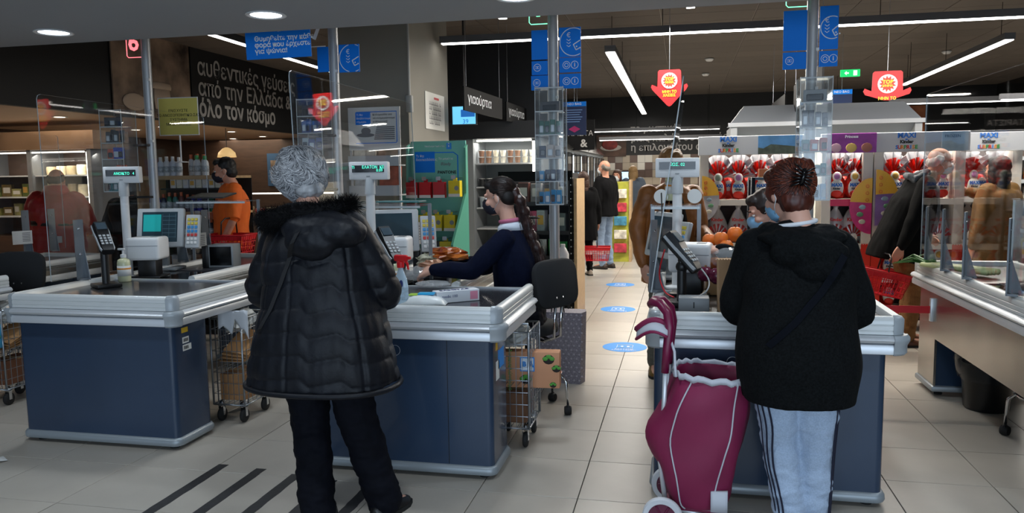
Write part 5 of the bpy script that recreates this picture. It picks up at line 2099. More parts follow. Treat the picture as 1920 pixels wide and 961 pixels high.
# ------------------------------------------------------------------ burgundy shopping trolley
BURG = mat('burgundy_fabric', '7a1240', .62, 0, var=(5, .10), bump=(350, .15, .001))
BURGP = mat('burgundy_foam', '6a0f38', .35)
PIPE = mat('grey_white_fabric', 'b9bcc4', .7)
t = thing('shopping_trolley', 'burgundy two-wheeled shopping trolley with a white drawstring rim, in front of a counter', 'trolley', (-.05, 3.48, 0), R(-4))
bag = Mb()
secs = [(.105, .02, .255, .13), (.14, -.01, .265, .145), (.26, -.03, .295, .155), (.40, -.085, .325, .165), (.52, -.055, .335, .165), (.62, -.01, .345, .165), (.69, .025, .355, .160)]


def bag_ring(z, x0, x1, w_, n=28, e=3.0, jit=.006, tilt=0.0):
    cx, a = (x0 + x1) / 2, (x1 - x0) / 2
    r_ = []
    for k in range(n):
        an = 2 * PI * k / n
        c, s_ = math.cos(an), math.sin(an)
        p = V((cx + a * math.copysign(abs(c) ** (2 / e), c), w_ * math.copysign(abs(s_) ** (2 / e), s_), z + tilt * c))
        q = noise.noise(V((p.x * 7, p.y * 7, z * 5))) * jit * 2 + noise.noise(V((p.x * 22, p.y * 22, z * 6))) * jit
        r_.append(p + V((c, s_, 0)) * q)
    return r_


L = []
m_ = len(secs)
for i in range(m_ - 1):
    for q in range(4):
        u = q / 4
        s0, s1, s2, s3 = secs[max(i - 1, 0)], secs[i], secs[i + 1], secs[min(i + 2, m_ - 1)]
        vv = [.5 * ((2 * s1[k]) + (s2[k] - s0[k]) * u + (2 * s0[k] - 5 * s1[k] + 4 * s2[k] - s3[k]) * u * u + (3 * s1[k] - s0[k] - 3 * s2[k] + s3[k]) * u ** 3) for k in range(4)]
        L.append(bag_ring(*vv, jit=.013, tilt=.02 * vv[0]))
L.append(bag_ring(*secs[-1], jit=.004, tilt=-.012))
inner = [[p * 1.0 - V(((p.x - .19) * .05, p.y * .05, 0)) for p in bag_ring(*secs[k], jit=.003)] for k in (6, 5, 4, 3)]
bag.loft(L + inner)
bg_ = obj('bag', bag, BURG, t, True)
b = Mb()
n = 56
Rr = []
for k in range(n):
    an = 2 * PI * k / n
    c, s_ = math.cos(an), math.sin(an)
    a, w_ = .168, .162
    z = .695 - .012 * c + .006 * math.sin(an * 17)
    cx = .19
    out = .004 * math.sin(an * 23)
    p = V((cx + (a + out) * math.copysign(abs(c) ** .72, c), (w_ + out) * math.copysign(abs(s_) ** .72, s_), z))
    Rr.append([p + V((c, s_, 0)) * .006 + V((0, 0, -.016)), p + V((c, s_, 0)) * .010, p + V((c, s_, 0)) * .002 + V((0, 0, .012)), p - V((c, s_, 0)) * .006, p + V((0, 0, -.014))])
b.loft(Rr, closed=True)
obj('drawstring_rim', b, PIPE, bg_, True)
for ph in (-1.95, -1.05):      # piping down the front
    b = Mb()
    pts = []
    for r_ in L:
        n_ = len(r_)
        an = ph - (.12 * math.sin(r_[0].z * 9) if ph > -1.5 else 0)
        k = (an / (2 * PI)) % 1 * n_
        pts.append(r_[int(k) % n_].lerp(r_[(int(k) + 1) % n_], k % 1) + V((math.cos(an), math.sin(an), 0)) * .003)
    b.tube(pts, .0035, 6)
    obj('piping', b, PIPE, bg_, True)
b = Mb()
b.loft([[V((.19 + .07 * k / 6, -.139 + .012 * (k / 6) ** 2, z)) + V((0, -.012 if z > .13 else -.004, 0)) for k in range(7)] + [V((.19 + .07 * k / 6, -.128 + .012 * (k / 6) ** 2, z)) for k in range(6, -1, -1)] for z in (.112, .15, .205)])
obj('corner_patch', b, PIPE, bg_, True)
b = Mb()
b.ell((.362, -.10, .66), (.010, .010, .016), 8, 6)
b.tube([(.36, -.10, .69), (.366, -.11, .67), (.36, -.12, .63)], .002, 4)
obj('cord_lock', b, RUBBER, bg_, True)
for sy in (-1, 1):
    y = sy * .09
    b = Mb()
    b.tube([(-.005, y, .10), (-.03, y, .30), (-.015, y, .55), (-.008, y, .78)], .011, 10)
    obj('tube', b, ALU, t, True)
    b = Mb()
    P = [V(p) for p in ((-.012, y, .70), (-.004, y, .80), (.006, y * .9, .90), (-.004, y * .75, .96), (-.038, y * .55, .998), (-.07, y * .3, 1.0), (-.085, 0, .985))]
    b.tube(P, [.017, .019, .021, .021, .021, .020, .018], 12)
    obj('handle', b, BURGP, t, True)
b = Mb()
b.tube([(-.0, -.17, .085), (-.0, .17, .085)], .008, 10)
obj('axle', b, ALU, t, True)
b = Mb()
b.tube([(0, -.10, .09), (.12, -.10, .085), (.22, -.10, .06), (.235, -.10, .02)], .009, 8)
b.tube([(0, .10, .09), (.12, .10, .085), (.22, .10, .06), (.235, .10, .02)], .009, 8)
b.tube([(.235, -.10, .012), (.235, .10, .012)], .009, 8)
obj('foot_frame', b, ALU, t, True)
b = Mb()
b.cbox((.12, 0, .10), (.26, .22, .016), bev=.004)
obj('base_plate', b, BURGP, t, 40)
TW = Matrix.Rotation(R(90), 4, 'X')
for sy in (-1, 1):
    w_ = obj('wheel', Mb().lathe([(.062, -.014), (.082, -.016), (.087, -.008), (.087, .008), (.082, .016), (.062, .014)], 36, T=TW, ring=True), mat('white_tyre', 'c9ccd0', .6), t, 50, loc=(-.01, sy * .185, .087))
    b = Mb()
    b.lathe([(.0, -.008), (.063, -.006), (.063, .006), (.0, .008)], 30, T=TW)
    for k in range(6):
        a = 2 * PI * k / 6
        b.tube([(0, -.010, 0), (.055 * math.cos(a), -.010, .055 * math.sin(a))], .005, 6)
    obj('hub', b, mat('burgundy_hub', '5e1436', .4), w_, 50)
    b = Mb()
    b.lathe([(0, -.018), (.016, -.016), (.016, .016), (0, .018)], 12, T=TW)
    obj('hub_cap', b, PIPE, w_, 50)
# lid flap folded back over the handle side
b = Mb()
L2 = []
for i in range(9):
    u = i / 8
    x = .0 - .145 * u
    z = .895 + .035 * math.sin(PI * u) - .035 * u
    w_ = .125 * math.sqrt(max(.02, 1 - (u * .98) ** 2.4))
    L2.append([V((x, -w_, z - .028)), V((x, -w_ * 1.04, z - .012)), V((x, -w_ * .5, z + .006)), V((x, w_ * .5, z + .006)), V((x, w_ * 1.04, z - .012)), V((x, w_, z - .028)), V((x, 0, z - .034))])
b.loft(L2)
fl = obj('lid_flap', b, PIPE, t, True)
b = Mb()
b.tube([r_[0] + V((0, 0, -.002)) for r_ in L2] + [r_[5] + V((0, 0, -.002)) for r_ in L2[::-1]], .007, 6)
b.tube([r_[2] + V((0, 0, .006)) for r_ in L2], .014, 6)
obj('lid_binding', b, BURG, fl, True)
b = Mb()
b.tube([(-.0, -.07, .87), (.03, -.11, .80), (.035, -.13, .73), (.04, -.15, .70)], .006, 6)
obj('lid_strap', b, PIPE, t, True)


# ------------------------------------------------------------------ swivel chairs
def chair(loc, rz, label, back_z=.76):
    t = thing('swivel_chair', label, 'chair', loc, rz, 'cashier chairs')
    FAB = mat('dark_grey_fabric', '16181b', .9, 0, bump=(300, .2, .002))
    b = Mb()
    b.lathe([(.0, .525), (.17, .53), (.20, .545), (.205, .57), (.195, .60), (.14, .612), (.0, .615)], 32)
    obj('seat', b, FAB, t, 60)
    b = Mb()
    T = Matrix.Translation((0, -.24, back_z + .16)) @ Matrix.Rotation(R(-7), 4, 'X')
    pts = []
    for k in range(32):
        a = 2 * PI * k / 32
        c, s_ = math.cos(a), math.sin(a)
        pts.append((.20 * math.copysign(abs(c) ** .5, c), .155 * math.copysign(abs(s_) ** .5, s_)))
    b.loft([[V((x * f, y, z * f)) for x, z in pts] for f, y in ((.90, -.032), (.98, -.024), (1, -.005), (.98, .012), (.88, .022))], T=T)
    bk = obj('backrest', b, FAB, t, 50)
    b = Mb()
    for sx in (-.03, .03):
        b.tube([(sx, -.05, .52), (sx, -.17, .50), (sx, -.255, .54), (sx, -.275, .80)], .010, 8)
    obj('back_bars', b, CHROME, t, True, kind='stuff')
    b = Mb()
    b.lathe([(.022, .16), (.022, .52), (.06, .53)], 14)
    b.lathe([(.05, .10), (.05, .17), (.03, .19)], 14)
    obj('column', b, BLACKP, t, 50)
    b = Mb()
    b.tube([(.215 * math.cos(2 * PI * k / 32), .215 * math.sin(2 * PI * k / 32), .27) for k in range(32)], .010, 8, closed=True)
    fr = obj('foot_ring', b, CHROME, t, True)
    for k in range(5):
        a = 2 * PI * k / 5 + .1
        b = Mb()
        P = [V((.05, 0, .15)), V((.13, 0, .235)), V((.22, 0, .265)), V((.262, 0, .22)), V((.272, 0, .075))]
        b.tube(P, .011, 8, T=Matrix.Rotation(a, 4, 'Z'))
        obj('leg', b, CHROME, t, True)
        cs = obj('castor', Mb().lathe([(.012, -.024), (.026, -.022), (.030, -.010), (.030, .010), (.026, .022), (.012, .024)], 16, T=Matrix.Rotation(R(90), 4, 'X')), RUBBER, t, 50, loc=(.272 * math.cos(a), .272 * math.sin(a), .030))
        cs.rotation_euler = (0, 0, a * 2)
        b = Mb()
        b.tube([(0, 0, 0), (.0, 0, .05)], .008, 8)
        b.ell((0, 0, .018), (.024, .014, .02), 10, 6)
        obj('castor_hood', b, BLACKP, cs, True)
    return t


ch = chair((-.99, 4.97, 0), R(58), 'black swivel chair under the seated cashier, chrome foot ring', .72)
chb = dup(ch, (-5.02, 5.25, 0), R(10), 'empty black swivel chair behind the left clear screen, back turned')
dup(ch, (2.10, 4.83, 0), R(70), 'black swivel chair at the right edge, only a chromed leg showing')
dup(ch, (.68, 4.86, 0), R(85), 'black swivel chair hidden behind the auburn-haired woman')


# ------------------------------------------------------------------ wire carts
def cart(loc, rz, label, lx=.34, ly=.42, z0=.13, z1=.70):
    t = thing('wire_cart', label, 'cart', loc, rz, 'wire carts between the counters')
    b = Mb()
    hx, hy = lx / 2, ly / 2
    for sx in (-hx, hx):
        for sy in (-hy, hy):
            b.tube([(sx, sy, z0), (sx, sy, z1)], .007, 6)
    for z in (z0, z1):
        b.tube([(-hx, -hy, z), (hx, -hy, z), (hx, hy, z), (-hx, hy, z)], .006, 6, closed=True)
    obj('frame', b, WIRE, t, True, kind='stuff')
    b = Mb()
    for i in range(1, 6):
        x = -hx + lx * i / 6
        for sy in (-hy, hy):
            b.tube([(x, sy, z0), (x, sy, z1)], .0025, 4)
        b.tube([(x, -hy, z0), (x, hy, z0)], .0025, 4)
        b.tube([(x, -hy, .36), (x, hy, .36)], .0025, 4)
    for i in range(1, 7):
        y = -hy + ly * i / 7
        for sx in (-hx, hx):
            b.tube([(sx, y, z0), (sx, y, z1)], .0025, 4)
    for i in range(1, 8):
        z = z0 + (z1 - z0) * i / 8
        b.tube([(-hx, -hy, z), (hx, -hy, z), (hx, hy, z), (-hx, hy, z)], .0025, 4, closed=True)
    obj('wire_mesh', b, WIRE, t, kind='stuff')
    b = Mb()
    b.tube([(-hx, -hy, z1), (-hx, -hy, z1 + .05), (hx, -hy, z1 + .05), (hx, -hy, z1)], .007, 6)
    obj('handle', b, WIRE, t, True)
    for sx in (-hx + .03, hx - .03):
        for sy in (-hy + .04, hy - .04):
            c = obj('castor', Mb().lathe([(.012, -.013), (.040, -.012), (.045, -.006), (.045, .006), (.040, .012), (.012, .013)], 18, T=Matrix.Rotation(R(90), 4, 'Y')), RUBBER, t, 50, loc=(sx, sy, .045))
            b = Mb()
            b.lathe([(.012, .055), (.026, .06), (.012, .085)], 12)
            b.box(-.018, -.014, -.012, .012, -.005, .06)
            b.box(.014, .018, -.012, .012, -.005, .06)
            obj('fork', b, CHROME, c)
    return t


ca = cart((-.955, 4.42, 0), R(0), 'wire cart right of the middle counter, holding a printed peach bag', .22, .34, .12, .68)
cb = dup(ca, (-2.84, 4.56, 0), R(0), 'wire cart between the sticker counter and the quilted-coat woman')
cc_ = dup(ca, (-4.72, 4.62, 0), R(0), 'wire cart at the left edge holding a blue bag')


def crumple(name, label, cat, loc, r, m, seed=0, grp=None, flat=1.0):
    b = Mb()
    b.ell((0, 0, 0), r, 18, 12)
    o = []
    for v in b.v:
        n_ = V((v.x / r[0], v.y / r[1], v.z / r[2]))
        k = 1 + .45 * noise.noise(n_ * 2.3 + V((seed, 0, 0))) + .28 * noise.noise(n_ * 6 + V((0, seed, 0)))
        o.append(v * k)
    b.v = o
    lo = min(v.z for v in b.v)
    b.v = [v - V((0, 0, lo)) for v in b.v]
    return tag(obj(name, b, m, loc=loc), label, cat, grp)


def carton(label, loc, d, rz, col='8a6440', nm='cardboard_box', cat='box', grp=None):
    t = thing(nm, label, cat, loc, rz, grp)
    b = Mb()
    b.cbox((0, 0, d[2] / 2), d, bev=.003, seg=1)
    obj('carton', b, mat('cardboard_' + col, col, .85, var=(6, .1)), t)
    b = Mb()
    b.box(-d[0] / 2, d[0] / 2, -.025, .025, d[2], d[2] + .001)
    obj('tape', b, mat('packing_tape', 'a58a63', .4), t)
    return t


BROWN = mat('brown_paper', 'a47a4e', .85, var=(5, .12), bump=(14, .3, .004))
CRPL = mat('crumpled_pale_plastic', 'a9aaa6', .5, var=(8, .3), bump=(20, .8, .01))
for k, (cx, cy) in enumerate(((-.955, 4.42), (-2.84, 4.56), (-4.72, 4.62))):
    w_ = ('right of the middle counter', 'beside the quilted coat', 'at the left edge')[k]
    crumple('crumpled_bags', 'crumpled pale bags on top in the wire cart %s' % w_, 'bags', (cx, cy, .56), (.085, .13, .08), CRPL, k * 3 + 1)
    for q in range(4 if k else 0):
        b = Mb()
        b.cbox((0, 0, 0), (.17, .26, .010), bev=.002, T=Matrix.Rotation(R(8 + q * 5), 4, 'X') @ Matrix.Rotation(R(4 * q), 4, 'Y'))
        tag(obj('folded_bag', b, BROWN, loc=(cx + .01 * q, cy, .41 + q * .03)), '%s folded brown bag from below in the wire cart %s' % (ORD[q], w_), 'bag', 'folded brown bags in the carts')
    carton('brown carton at the bottom of the wire cart %s' % w_, (cx, cy, .14), (.17, .26, .17), R(0), ('6b4a33', '9a7048', '70452c')[k])
# printed peach bag with the AB mark on the chair side of the cart
PEACH = mat('peach_bag', 'c98f69', .7, var=(4, .06), bump=(10, .2, .004))
LEAF = mat('print_leaf_green', '4f9a35', .6)
SOIL = mat('print_soil', '241c18', .7)


def ab_bag(loc, rz, label, m, s=1.0, w_=.34, h_=.215):
    t = thing('printed_bag', label, 'bag', loc, rz)
    b = Mb()
    b.cbox((0, 0, h_ / 2), (w_, .09, h_), bev=.008)
    obj('bag', b, m, t, 40)
    b = Mb()
    b.cbox((-.02, -.0465, h_ * .66), (.085, .002, .085), bev=.0005, seg=1)
    lg = obj('logo', b, BLUE2, t)
    b = Mb()
    b.box(-.056, .016, -.0485, -.0475, h_ * .66 - .036, h_ * .66 + .036)
    b2 = obj('logo_field', b, mat('logo_white', 'dfe9f2', .6), lg)
    text('A', .052, (.0, -.0495, h_ * .66 + .0), BLUE2, lg, bold=.002)
    text('B', .040, (-.038, -.0495, h_ * .66 - .0), BLUE2, lg, bold=.002)
    for i, (x, z, r_) in enumerate(((-.03, h_ * .24, .034), (.105, h_ * .80, .034), (.15, h_ * .55, .026), (.13, h_ * .1, .02))):
        b = Mb()
        b.ell((x, -.0455, z), (r_, .002, r_ * .85), 14, 6)
        obj('printed_soil', b, SOIL, t, True)
        b = Mb()
        for a in (0.3, 1.6, 2.9):
            b.ell((x + r_ * .6 * math.cos(a), -.0475, z + r_ * .5 * math.sin(a)), (r_ * .5, .0015, r_ * .36), 10, 4)
        obj('printed_leaves', b, LEAF, t, True, kind='stuff')
    text('Ανακυκλώνουμε', .032, (-w_ * .36, -.0465, h_ * .5), LEAF, t, rot=FRONT @ Matrix.Rotation(R(-90), 3, 'Z'))
    return t


ab_bag((-.86, 4.42, .325), R(4), 'peach bag printed with sprouting plants and a blue AB mark', PEACH)
ab_bag((-4.72, 4.47 - .06, .42), R(2), 'blue bag with printed leaves in the wire cart at the left edge', mat('light_blue_bag', '3f9fc9', .6), w_=.22, h_=.17)
# white tissue hanging over the cart beside the quilted coat
b = Mb()
vs, fs = [], []
for i in range(9):
    for k in range(7):
        u, v_ = i / 8, k / 6
        vs.append((-.11 + .22 * u, -.02 + .02 * math.sin(u * 5), .0 - .15 * v_ * (.75 + 1.1 * noise.noise(V((u * 4.5, 2, 0)))) + .012 * math.sin(u * 9 + v_ * 4)))
for i in range(8):
    for k in range(6):
        fs.append((i * 7 + k, i * 7 + k + 1, (i + 1) * 7 + k + 1, (i + 1) * 7 + k))
b.add(vs, fs)
o = tag(obj('white_cloth', b, mat('white_tissue', 'c9ccd0', .8), None, True, loc=(-2.76, 4.38, .74)), 'white cloth hanging over the wire cart beside the quilted coat', 'cloth')
sd_ = o.modifiers.new('s', 'SOLIDIFY')
sd_.thickness = .003
# scrap of paper on the floor
b = Mb()
b.add([(0, 0, .004), (.07, .01, .012), (.09, .05, .004), (.03, .08, .014), (-.02, .04, .006), (.04, .035, .022)], [(0, 1, 5), (1, 2, 5), (2, 3, 5), (3, 4, 5), (4, 0, 5)])
tag(obj('paper_scrap', b, PAPER, loc=(-3.80, 3.50, 0)), 'small crumpled white paper scrap on the floor at the left edge', 'paper')
# patterned grey gift bag behind the chair
t = thing('gift_bag', 'tall silvery patterned bag with dark handles on the floor behind the chair', 'bag', (-.90, 5.78, 0), R(-4))
GIFT = mat('silver_pattern_paper', '7b7680', .6, 0, var=(90, .35))
b = Mb()
b.loft([[V((-.17, -.09, z)), V((.17 + o_, -.09, z)), V((.19 + o_, .0, z)), V((.17 + o_, .09, z)), V((-.17, .09, z)), V((-.18, 0, z))] for z, o_ in ((0, 0), (.06, .002), (.54, .012))])
obj('bag', b, GIFT, t)
b = Mb()
for i in range(16):
    for k in range(9):
        x, z = -.155 + k * .04 + (i % 2) * .02, .02 + i * .033
        b.add([(x, -.0925, z), (x + .009, -.0925, z + .009), (x, -.0925, z + .018), (x - .009, -.0925, z + .009)], [(0, 1, 2, 3)])
obj('printed_pattern', b, mat('silver_print', 'a9a3ac', .45, .3), t, kind='stuff')
for sy in (-.08, .08):
    b = Mb()
    b.tube([(-.05, sy, .53), (-.04, sy, .62), (.0, sy, .68), (.04, sy, .62), (.05, sy, .53)], .005, 6)
    obj('handle', b, BLACKP, t, True)


# ------------------------------------------------------------------ red baskets
def basket(loc, rz, label, ry=0.0, s=1.0, col=RED):
    t = thing('shopping_basket', label, 'basket', loc, rz, 'red shopping baskets', rot=(0, ry, rz))
    b = Mb()
    hx, hy, H_ = .20 * s, .13 * s, .20 * s
    f = .82
    for sgn, ax in ((-1, 'y'), (1, 'y'), (-1, 'x'), (1, 'x')):
        L_ = hx if ax == 'y' else hy
        n_ = 10 if ax == 'y' else 7

        def P(u, v_):
            k = f + (1 - f) * v_
            if ax == 'y':
                return V((u * hx * k, sgn * hy * k, v_ * H_))
            return V((sgn * hx * k, u * hy * k, v_ * H_))
        for i in range(n_ + 1):
            u = -1 + 2 * i / n_
            b.tube([P(u, 0), P(u, .5), P(u, 1)], .0045 * s, 4)
        for v_ in (0, .22, .45, .68):
            b.tube([P(-1, v_), P(1, v_)], .0045 * s, 4)
        b.add([P(-1, .78), P(1, .78), P(1, 1.0), P(-1, 1.0), P(-1, .78) * .98, P(1, .78) * .98, P(1, 1) * .98, P(-1, 1) * .98], [(0, 1, 2, 3), (7, 6, 5, 4), (0, 4, 5, 1), (3, 2, 6, 7)])
    obj('basket_sides', b, col, t)
    b = Mb()
    b.box(-hx * f, hx * f, -hy * f, hy * f, 0, .006)
    obj('bottom', b, col, t)
    b = Mb()
    b.tube([(-hx, -hy, H_), (hx, -hy, H_), (hx, hy, H_), (-hx, hy, H_)], .009 * s, 8, closed=True)
    obj('rim', b, col, t, True)
    b = Mb()
    b.tube([(-.0, -hy, H_), (-.0, -hy * .9, H_ + .12 * s), (0, -hy * .4, H_ + .15 * s), (0, hy * .4, H_ + .15 * s), (0, hy * .9, H_ + .12 * s), (0, hy, H_)], .007 * s, 8)
    obj('handle', b, BLACKP, t, True)
    return t


bk1 = basket((1.66, 7.22, .50), R(6), 'red basket hanging from the hand of the old man in the black coat', R(12))
bk2 = basket((-1.26, 11.80, .26), R(5), 'red basket of white packs carried by the long black coat in the aisle')
bk3 = basket((-4.05, 6.40, .86), R(0), 'red basket on the ledge before the orange polo shirt')
bk4 = basket((-1.10, 14.72, .60), R(0), 'red basket held by the masked person far down the aisle')
for k in range(4):
    b = Mb()
    b.lathe([(0, 0), (.05, 0), (.055, .09), (.05, .10), (0, .10)], 14)
    tag(obj('tub', b, WHITE, smooth=50, loc=(-1.38 + k * .085, 11.78 + .05 * (k % 2), .27 + .08)), '%s white tub from the left in the red basket in the aisle' % ORD[k], 'tub', 'white tubs in the aisle basket')

# ------------------------------------------------------------------ goods on the third counter
ORA = mat('orange_peel', 'e0701c', .5, bump=(90, .3, .003))
APP = [mat('apple_red', 'a3302a', .35, var=(8, .3, 'c98a3a')), mat('apple_yellow', 'b9a23c', .35, var=(8, .3, 'b5402c'))]
ONI = mat('onion_purple', '5a1430', .25, var=(14, .25), stretch=(1, 1, .2))
fruit = [(1352, 447, 4.62, .042, 'o'), (1378, 438, 4.70, .045, 'o'), (1330, 450, 4.75, .042, 'o'), (1362, 462, 4.55, .040, 'o'), (1345, 478, 4.50, .038, 'r'), (1368, 476, 4.5, .038, 'y'), (1340, 492, 4.45, .036, 'r'), (1362, 496, 4.4, .040, 'y'), (1385, 490, 4.5, .036, 'y'),
         (1322, 512, 4.35, .042, 'n'), (1345, 516, 4.30, .045, 'n')]
tr = thing('produce_tray', 'pale tray lifting fruit above the third counter belt', 'tray', (.27, 4.62, .877), 0)
b = Mb()
b.cbox((0, 0, .05), (.26, .30, .10), bev=.01)
obj('tray', b, mat('tray_cardboard', 'a27f55', .8), tr, 40)
FN = {'o': ('orange', 'orange'), 'r': ('apple', 'red apple'), 'y': ('apple', 'yellow red apple'), 'n': ('onion', 'purple onion')}
FL = ['orange in the middle of the heap above the brown bag', 'highest orange of the heap, next to the pale mask', 'leftmost orange of the heap behind the white printer', 'lowest orange of the heap, just above the bagged apples',
      'red apple just under the oranges, left one', 'yellow red apple just under the oranges, right one', 'red apple lower in the clear bag, left one', 'yellow red apple in the middle of the clear bag', 'yellow red apple at the right side of the clear bag', 'purple onion on the left, nearer the white printer', 'purple onion on the right, nearer the brown paper bag']
for i, (px, py, y, r_, kd) in enumerate(fruit):
    p = at(px, py, y)
    p.z = max(p.z, .877 + r_)
    t = thing(FN[kd][0], FL[i], 'fruit' if kd != 'n' else 'vegetable', p - V((0, 0, r_)), i * .7, 'heap of fruit on the third counter')
    b = Mb()
    b.lathe([(0, .12 * r_), (.45 * r_, 0), (.85 * r_, .35 * r_), (1.0 * r_, .95 * r_), (.88 * r_, 1.5 * r_), (.5 * r_, 1.86 * r_), (.12 * r_, 1.8 * r_), (0, 1.75 * r_)], 18)
    obj('flesh', b, {'o': ORA, 'r': APP[0], 'y': APP[1], 'n': ONI}[kd], t, True)
    b = Mb()
    b.tube([(0, 0, 1.75 * r_), (.004, 0, (2.05 if kd != 'o' else 1.9) * r_)], .003 if kd != 'n' else .006, 5)
    obj('stem', b, BROWN, t)
# net bag film around the apples and the packaged goods of counter two
b = Mb()
b.ell((0, 0, 0), (.10, .09, .06), 20, 12)
b.v = [v * (1 + .12 * noise.noise(v * 30)) for v in b.v]
tag(obj('plastic_bag', b, FILM, None, False, loc=at(1362, 484, 4.46)), 'crinkled clear bag around the apples on the third counter', 'bag')
b = Mb()
L = []
for i, (z, w_, d_) in enumerate(((0, .085, .05), (.12, .088, .052), (.26, .09, .045))):
    L.append([V((-w_, -d_, z)), V((w_, -d_, z)), V((w_ * 1.02, 0, z)), V((w_, d_, z)), V((-w_, d_, z)), V((-w_ * 1.02, 0, z))])
zz = []
for k in range(28):
    u = k / 27
    zz.append((-.09 + .18 * u, .26 + (.006 if k % 2 else 0)))
b.loft(L)
b.add([(x, -.046, z) for x, z in zz] + [(.09, -.046, .25), (-.09, -.046, .25)], [tuple(range(30))])
KR = mat('kraft_bag', 'a98763', .85, var=(3, .06), bump=(9, .2, .004))
kb = obj('paper_bag', b, KR, loc=(.265, 3.99, .8765))
kb.rotation_euler = (0, 0, R(4))
tag(kb, 'brown paper bag with a zigzag rim beside the black cardigan', 'bag')
# counter two: produce in front of the cashier
crumple('salad_pack', 'clear pack of green and white vegetables left of the cashier sleeve', 'packet', at(803, 484, 5.0) - V((0, 0, .07)), (.08, .07, .05), mat('salad_mix', '8d9460', .6, var=(25, .7, 'd6d2bd')), 4)
crumple('red_snack_bag', 'red and orange snack bag behind the cashier sleeve', 'packet', at(840, 476, 5.05) - V((0, 0, .05)), (.14, .09, .045), mat('red_snack_film', 'b92a1c', .25, var=(12, .6, 'cf7a35')), 6)
crumple('bread_pack', 'small pale pack between the salad and the sleeve', 'packet', at(812, 495, 4.85) - V((0, 0, .05)), (.09, .07, .035), mat('bread_pack_mat', 'b58468', .4, var=(14, .4)), 8)
b = Mb()
b.ell((0, 0, .04), (.085, .06, .045), 20, 12)
b.v = [v * (1 + .16 * noise.noise(v * 34)) for v in b.v]
tag(obj('film_bag', b, FILM, loc=at(778, 510, 4.72) - V((0, 0, .05))), 'crinkled clear produce bag under the cashier hand', 'bag')
b = Mb()
b.ell((0, 0, .0), (.11, .08, .02), 20, 8)
b.v = [v * (1 + .2 * noise.noise(v * 30)) + V((0, 0, .02)) for v in b.v]
tag(obj('film_bag', b, FILM, loc=(-1.50, 4.55, .885)), 'flat crinkled clear bag on the counter below the navy sleeve', 'bag')
# counter four goods
GRL = mat('leek_green', '4c7a3a', .5, var=(10, .3))
lk = thing('leek_bunch', 'bunch of leeks with green leaves on the right-hand counter', 'vegetable', (1.78, 5.62, .885), R(-60))
for k in range(4):
    b = Mb()
    b.tube([(-.25, .03 * k - .05, .03), (-.0, .03 * k - .045, .032), (.26, .03 * k - .04, .03)], [.016, .018, .02], 8)
    obj('stalk', b, mat('leek_white', 'b9c48f', .5), lk, True)
for k in range(16):
    a = random.uniform(-.5, .5)
    z = .03 + .02 * random.random()
    b = Mb()
    P = [V((-.22, .02 * (k % 5) - .04, z)), V((-.34, .02 * (k % 5) - .04 + a * .08, z + .04 * random.random())), V((-.46, a * .22, z - .015))]
    b.loft([[p + V((0, -w_, 0)), p + V((0, w_, 0)), p + V((0, w_ * .6, .005)), p + V((0, -w_ * .6, .005))] for p, w_ in zip(P, (.010, .012, .003))])
    obj('leaf', b, GRL, lk)
crumple('meat_pack', 'red and white shrink-wrapped pack on the right-hand counter', 'packet', (1.85, 4.75, .877), (.10, .08, .035), mat('meat_film', '9a2a2c', .3, var=(14, .6, 'c9c2c2')), 11)
crumple('mixed_pack', 'pale shrink-wrapped pack nearer the edge on the right-hand counter', 'packet', (1.88, 4.5, .877), (.09, .08, .04), mat('pale_film', 'b7afa6', .3, var=(14, .5)), 14)
hd = thing('clear_holder', 'clear box holder standing inside the right-hand screen', 'holder', (1.73, 4.42, .877), 0)
b = Mb()
for x0, x1, y0, y1 in ((0, .005, -.30, .22), (.26, .265, -.30, .22), (0, .265, .215, .22), (0, .265, -.30, -.295)):
    b.box(x0, x1, y0, y1, .0, .52)
obj('walls', b, CASEP, hd)
b = Mb()
b.box(-.01, .28, -.31, .23, .52, .528)
obj('top_plate', b, CASEP, hd)
for a, c in ((0, -.30), (.265, -.30), (0, .22)):
    b = Mb()
    b.tube([(a, c, 0), (a, c, .52)], .006, 6)
    obj('edge', b, PLEXE, hd)
b = Mb()
b.cbox((1.86, 4.35, .877 + .528 + .02), (.28, .30, .03), bev=.004)
tag(obj('folder', b, mat('pale_teal_folder', '7fa3a3', .3)), 'pale teal folder on the clear holder at the right edge', 'folder')
# receipt screen back at right edge
t = thing('till_housing', 'pale grey register housing cut by the right frame edge', 'screen', (2.04, 4.62, .877), R(-70))
b = Mb()
b.cbox((0, 0, .62), (.34, .06, .22), bev=.015)
obj('housing', b, GREYP, t, 40)
b = Mb()
b.cbox((0, 0, .26), (.06, .06, .52), bev=.01)
obj('stand', b, GREYP, t, 40)
b = Mb()
b.tube([(.09, 0, .0), (.09, 0, .50)], .02, 10)
obj('post', b, mat('wood_post', 'a58257', .6), t, True)

# red barrier tape between counters
t = thing('barrier_tape', 'red barrier tape stretched to the right-hand counter', 'barrier', (1.02, 5.75, .56), 0)
b = Mb()
b.box(-.0, .66, -.002, .002, .025, .075)
obj('tape', b, mat('barrier_red', 'c00e1a', .5), t)
b = Mb()
b.cbox((.655, 0, .05), (.03, .03, .16), bev=.004)
obj('catch', b, ALU, t, 40)
b = Mb()
b.cbox((.0, 0, .05), (.05, .05, .10), bev=.008)
b.tube([(0, 0, -.56), (0, 0, .1)], .02, 12)
b.lathe([(.13, -.56), (.13, -.545), (.03, -.53)], 20)
obj('post', b, BLACKP, t, 40)

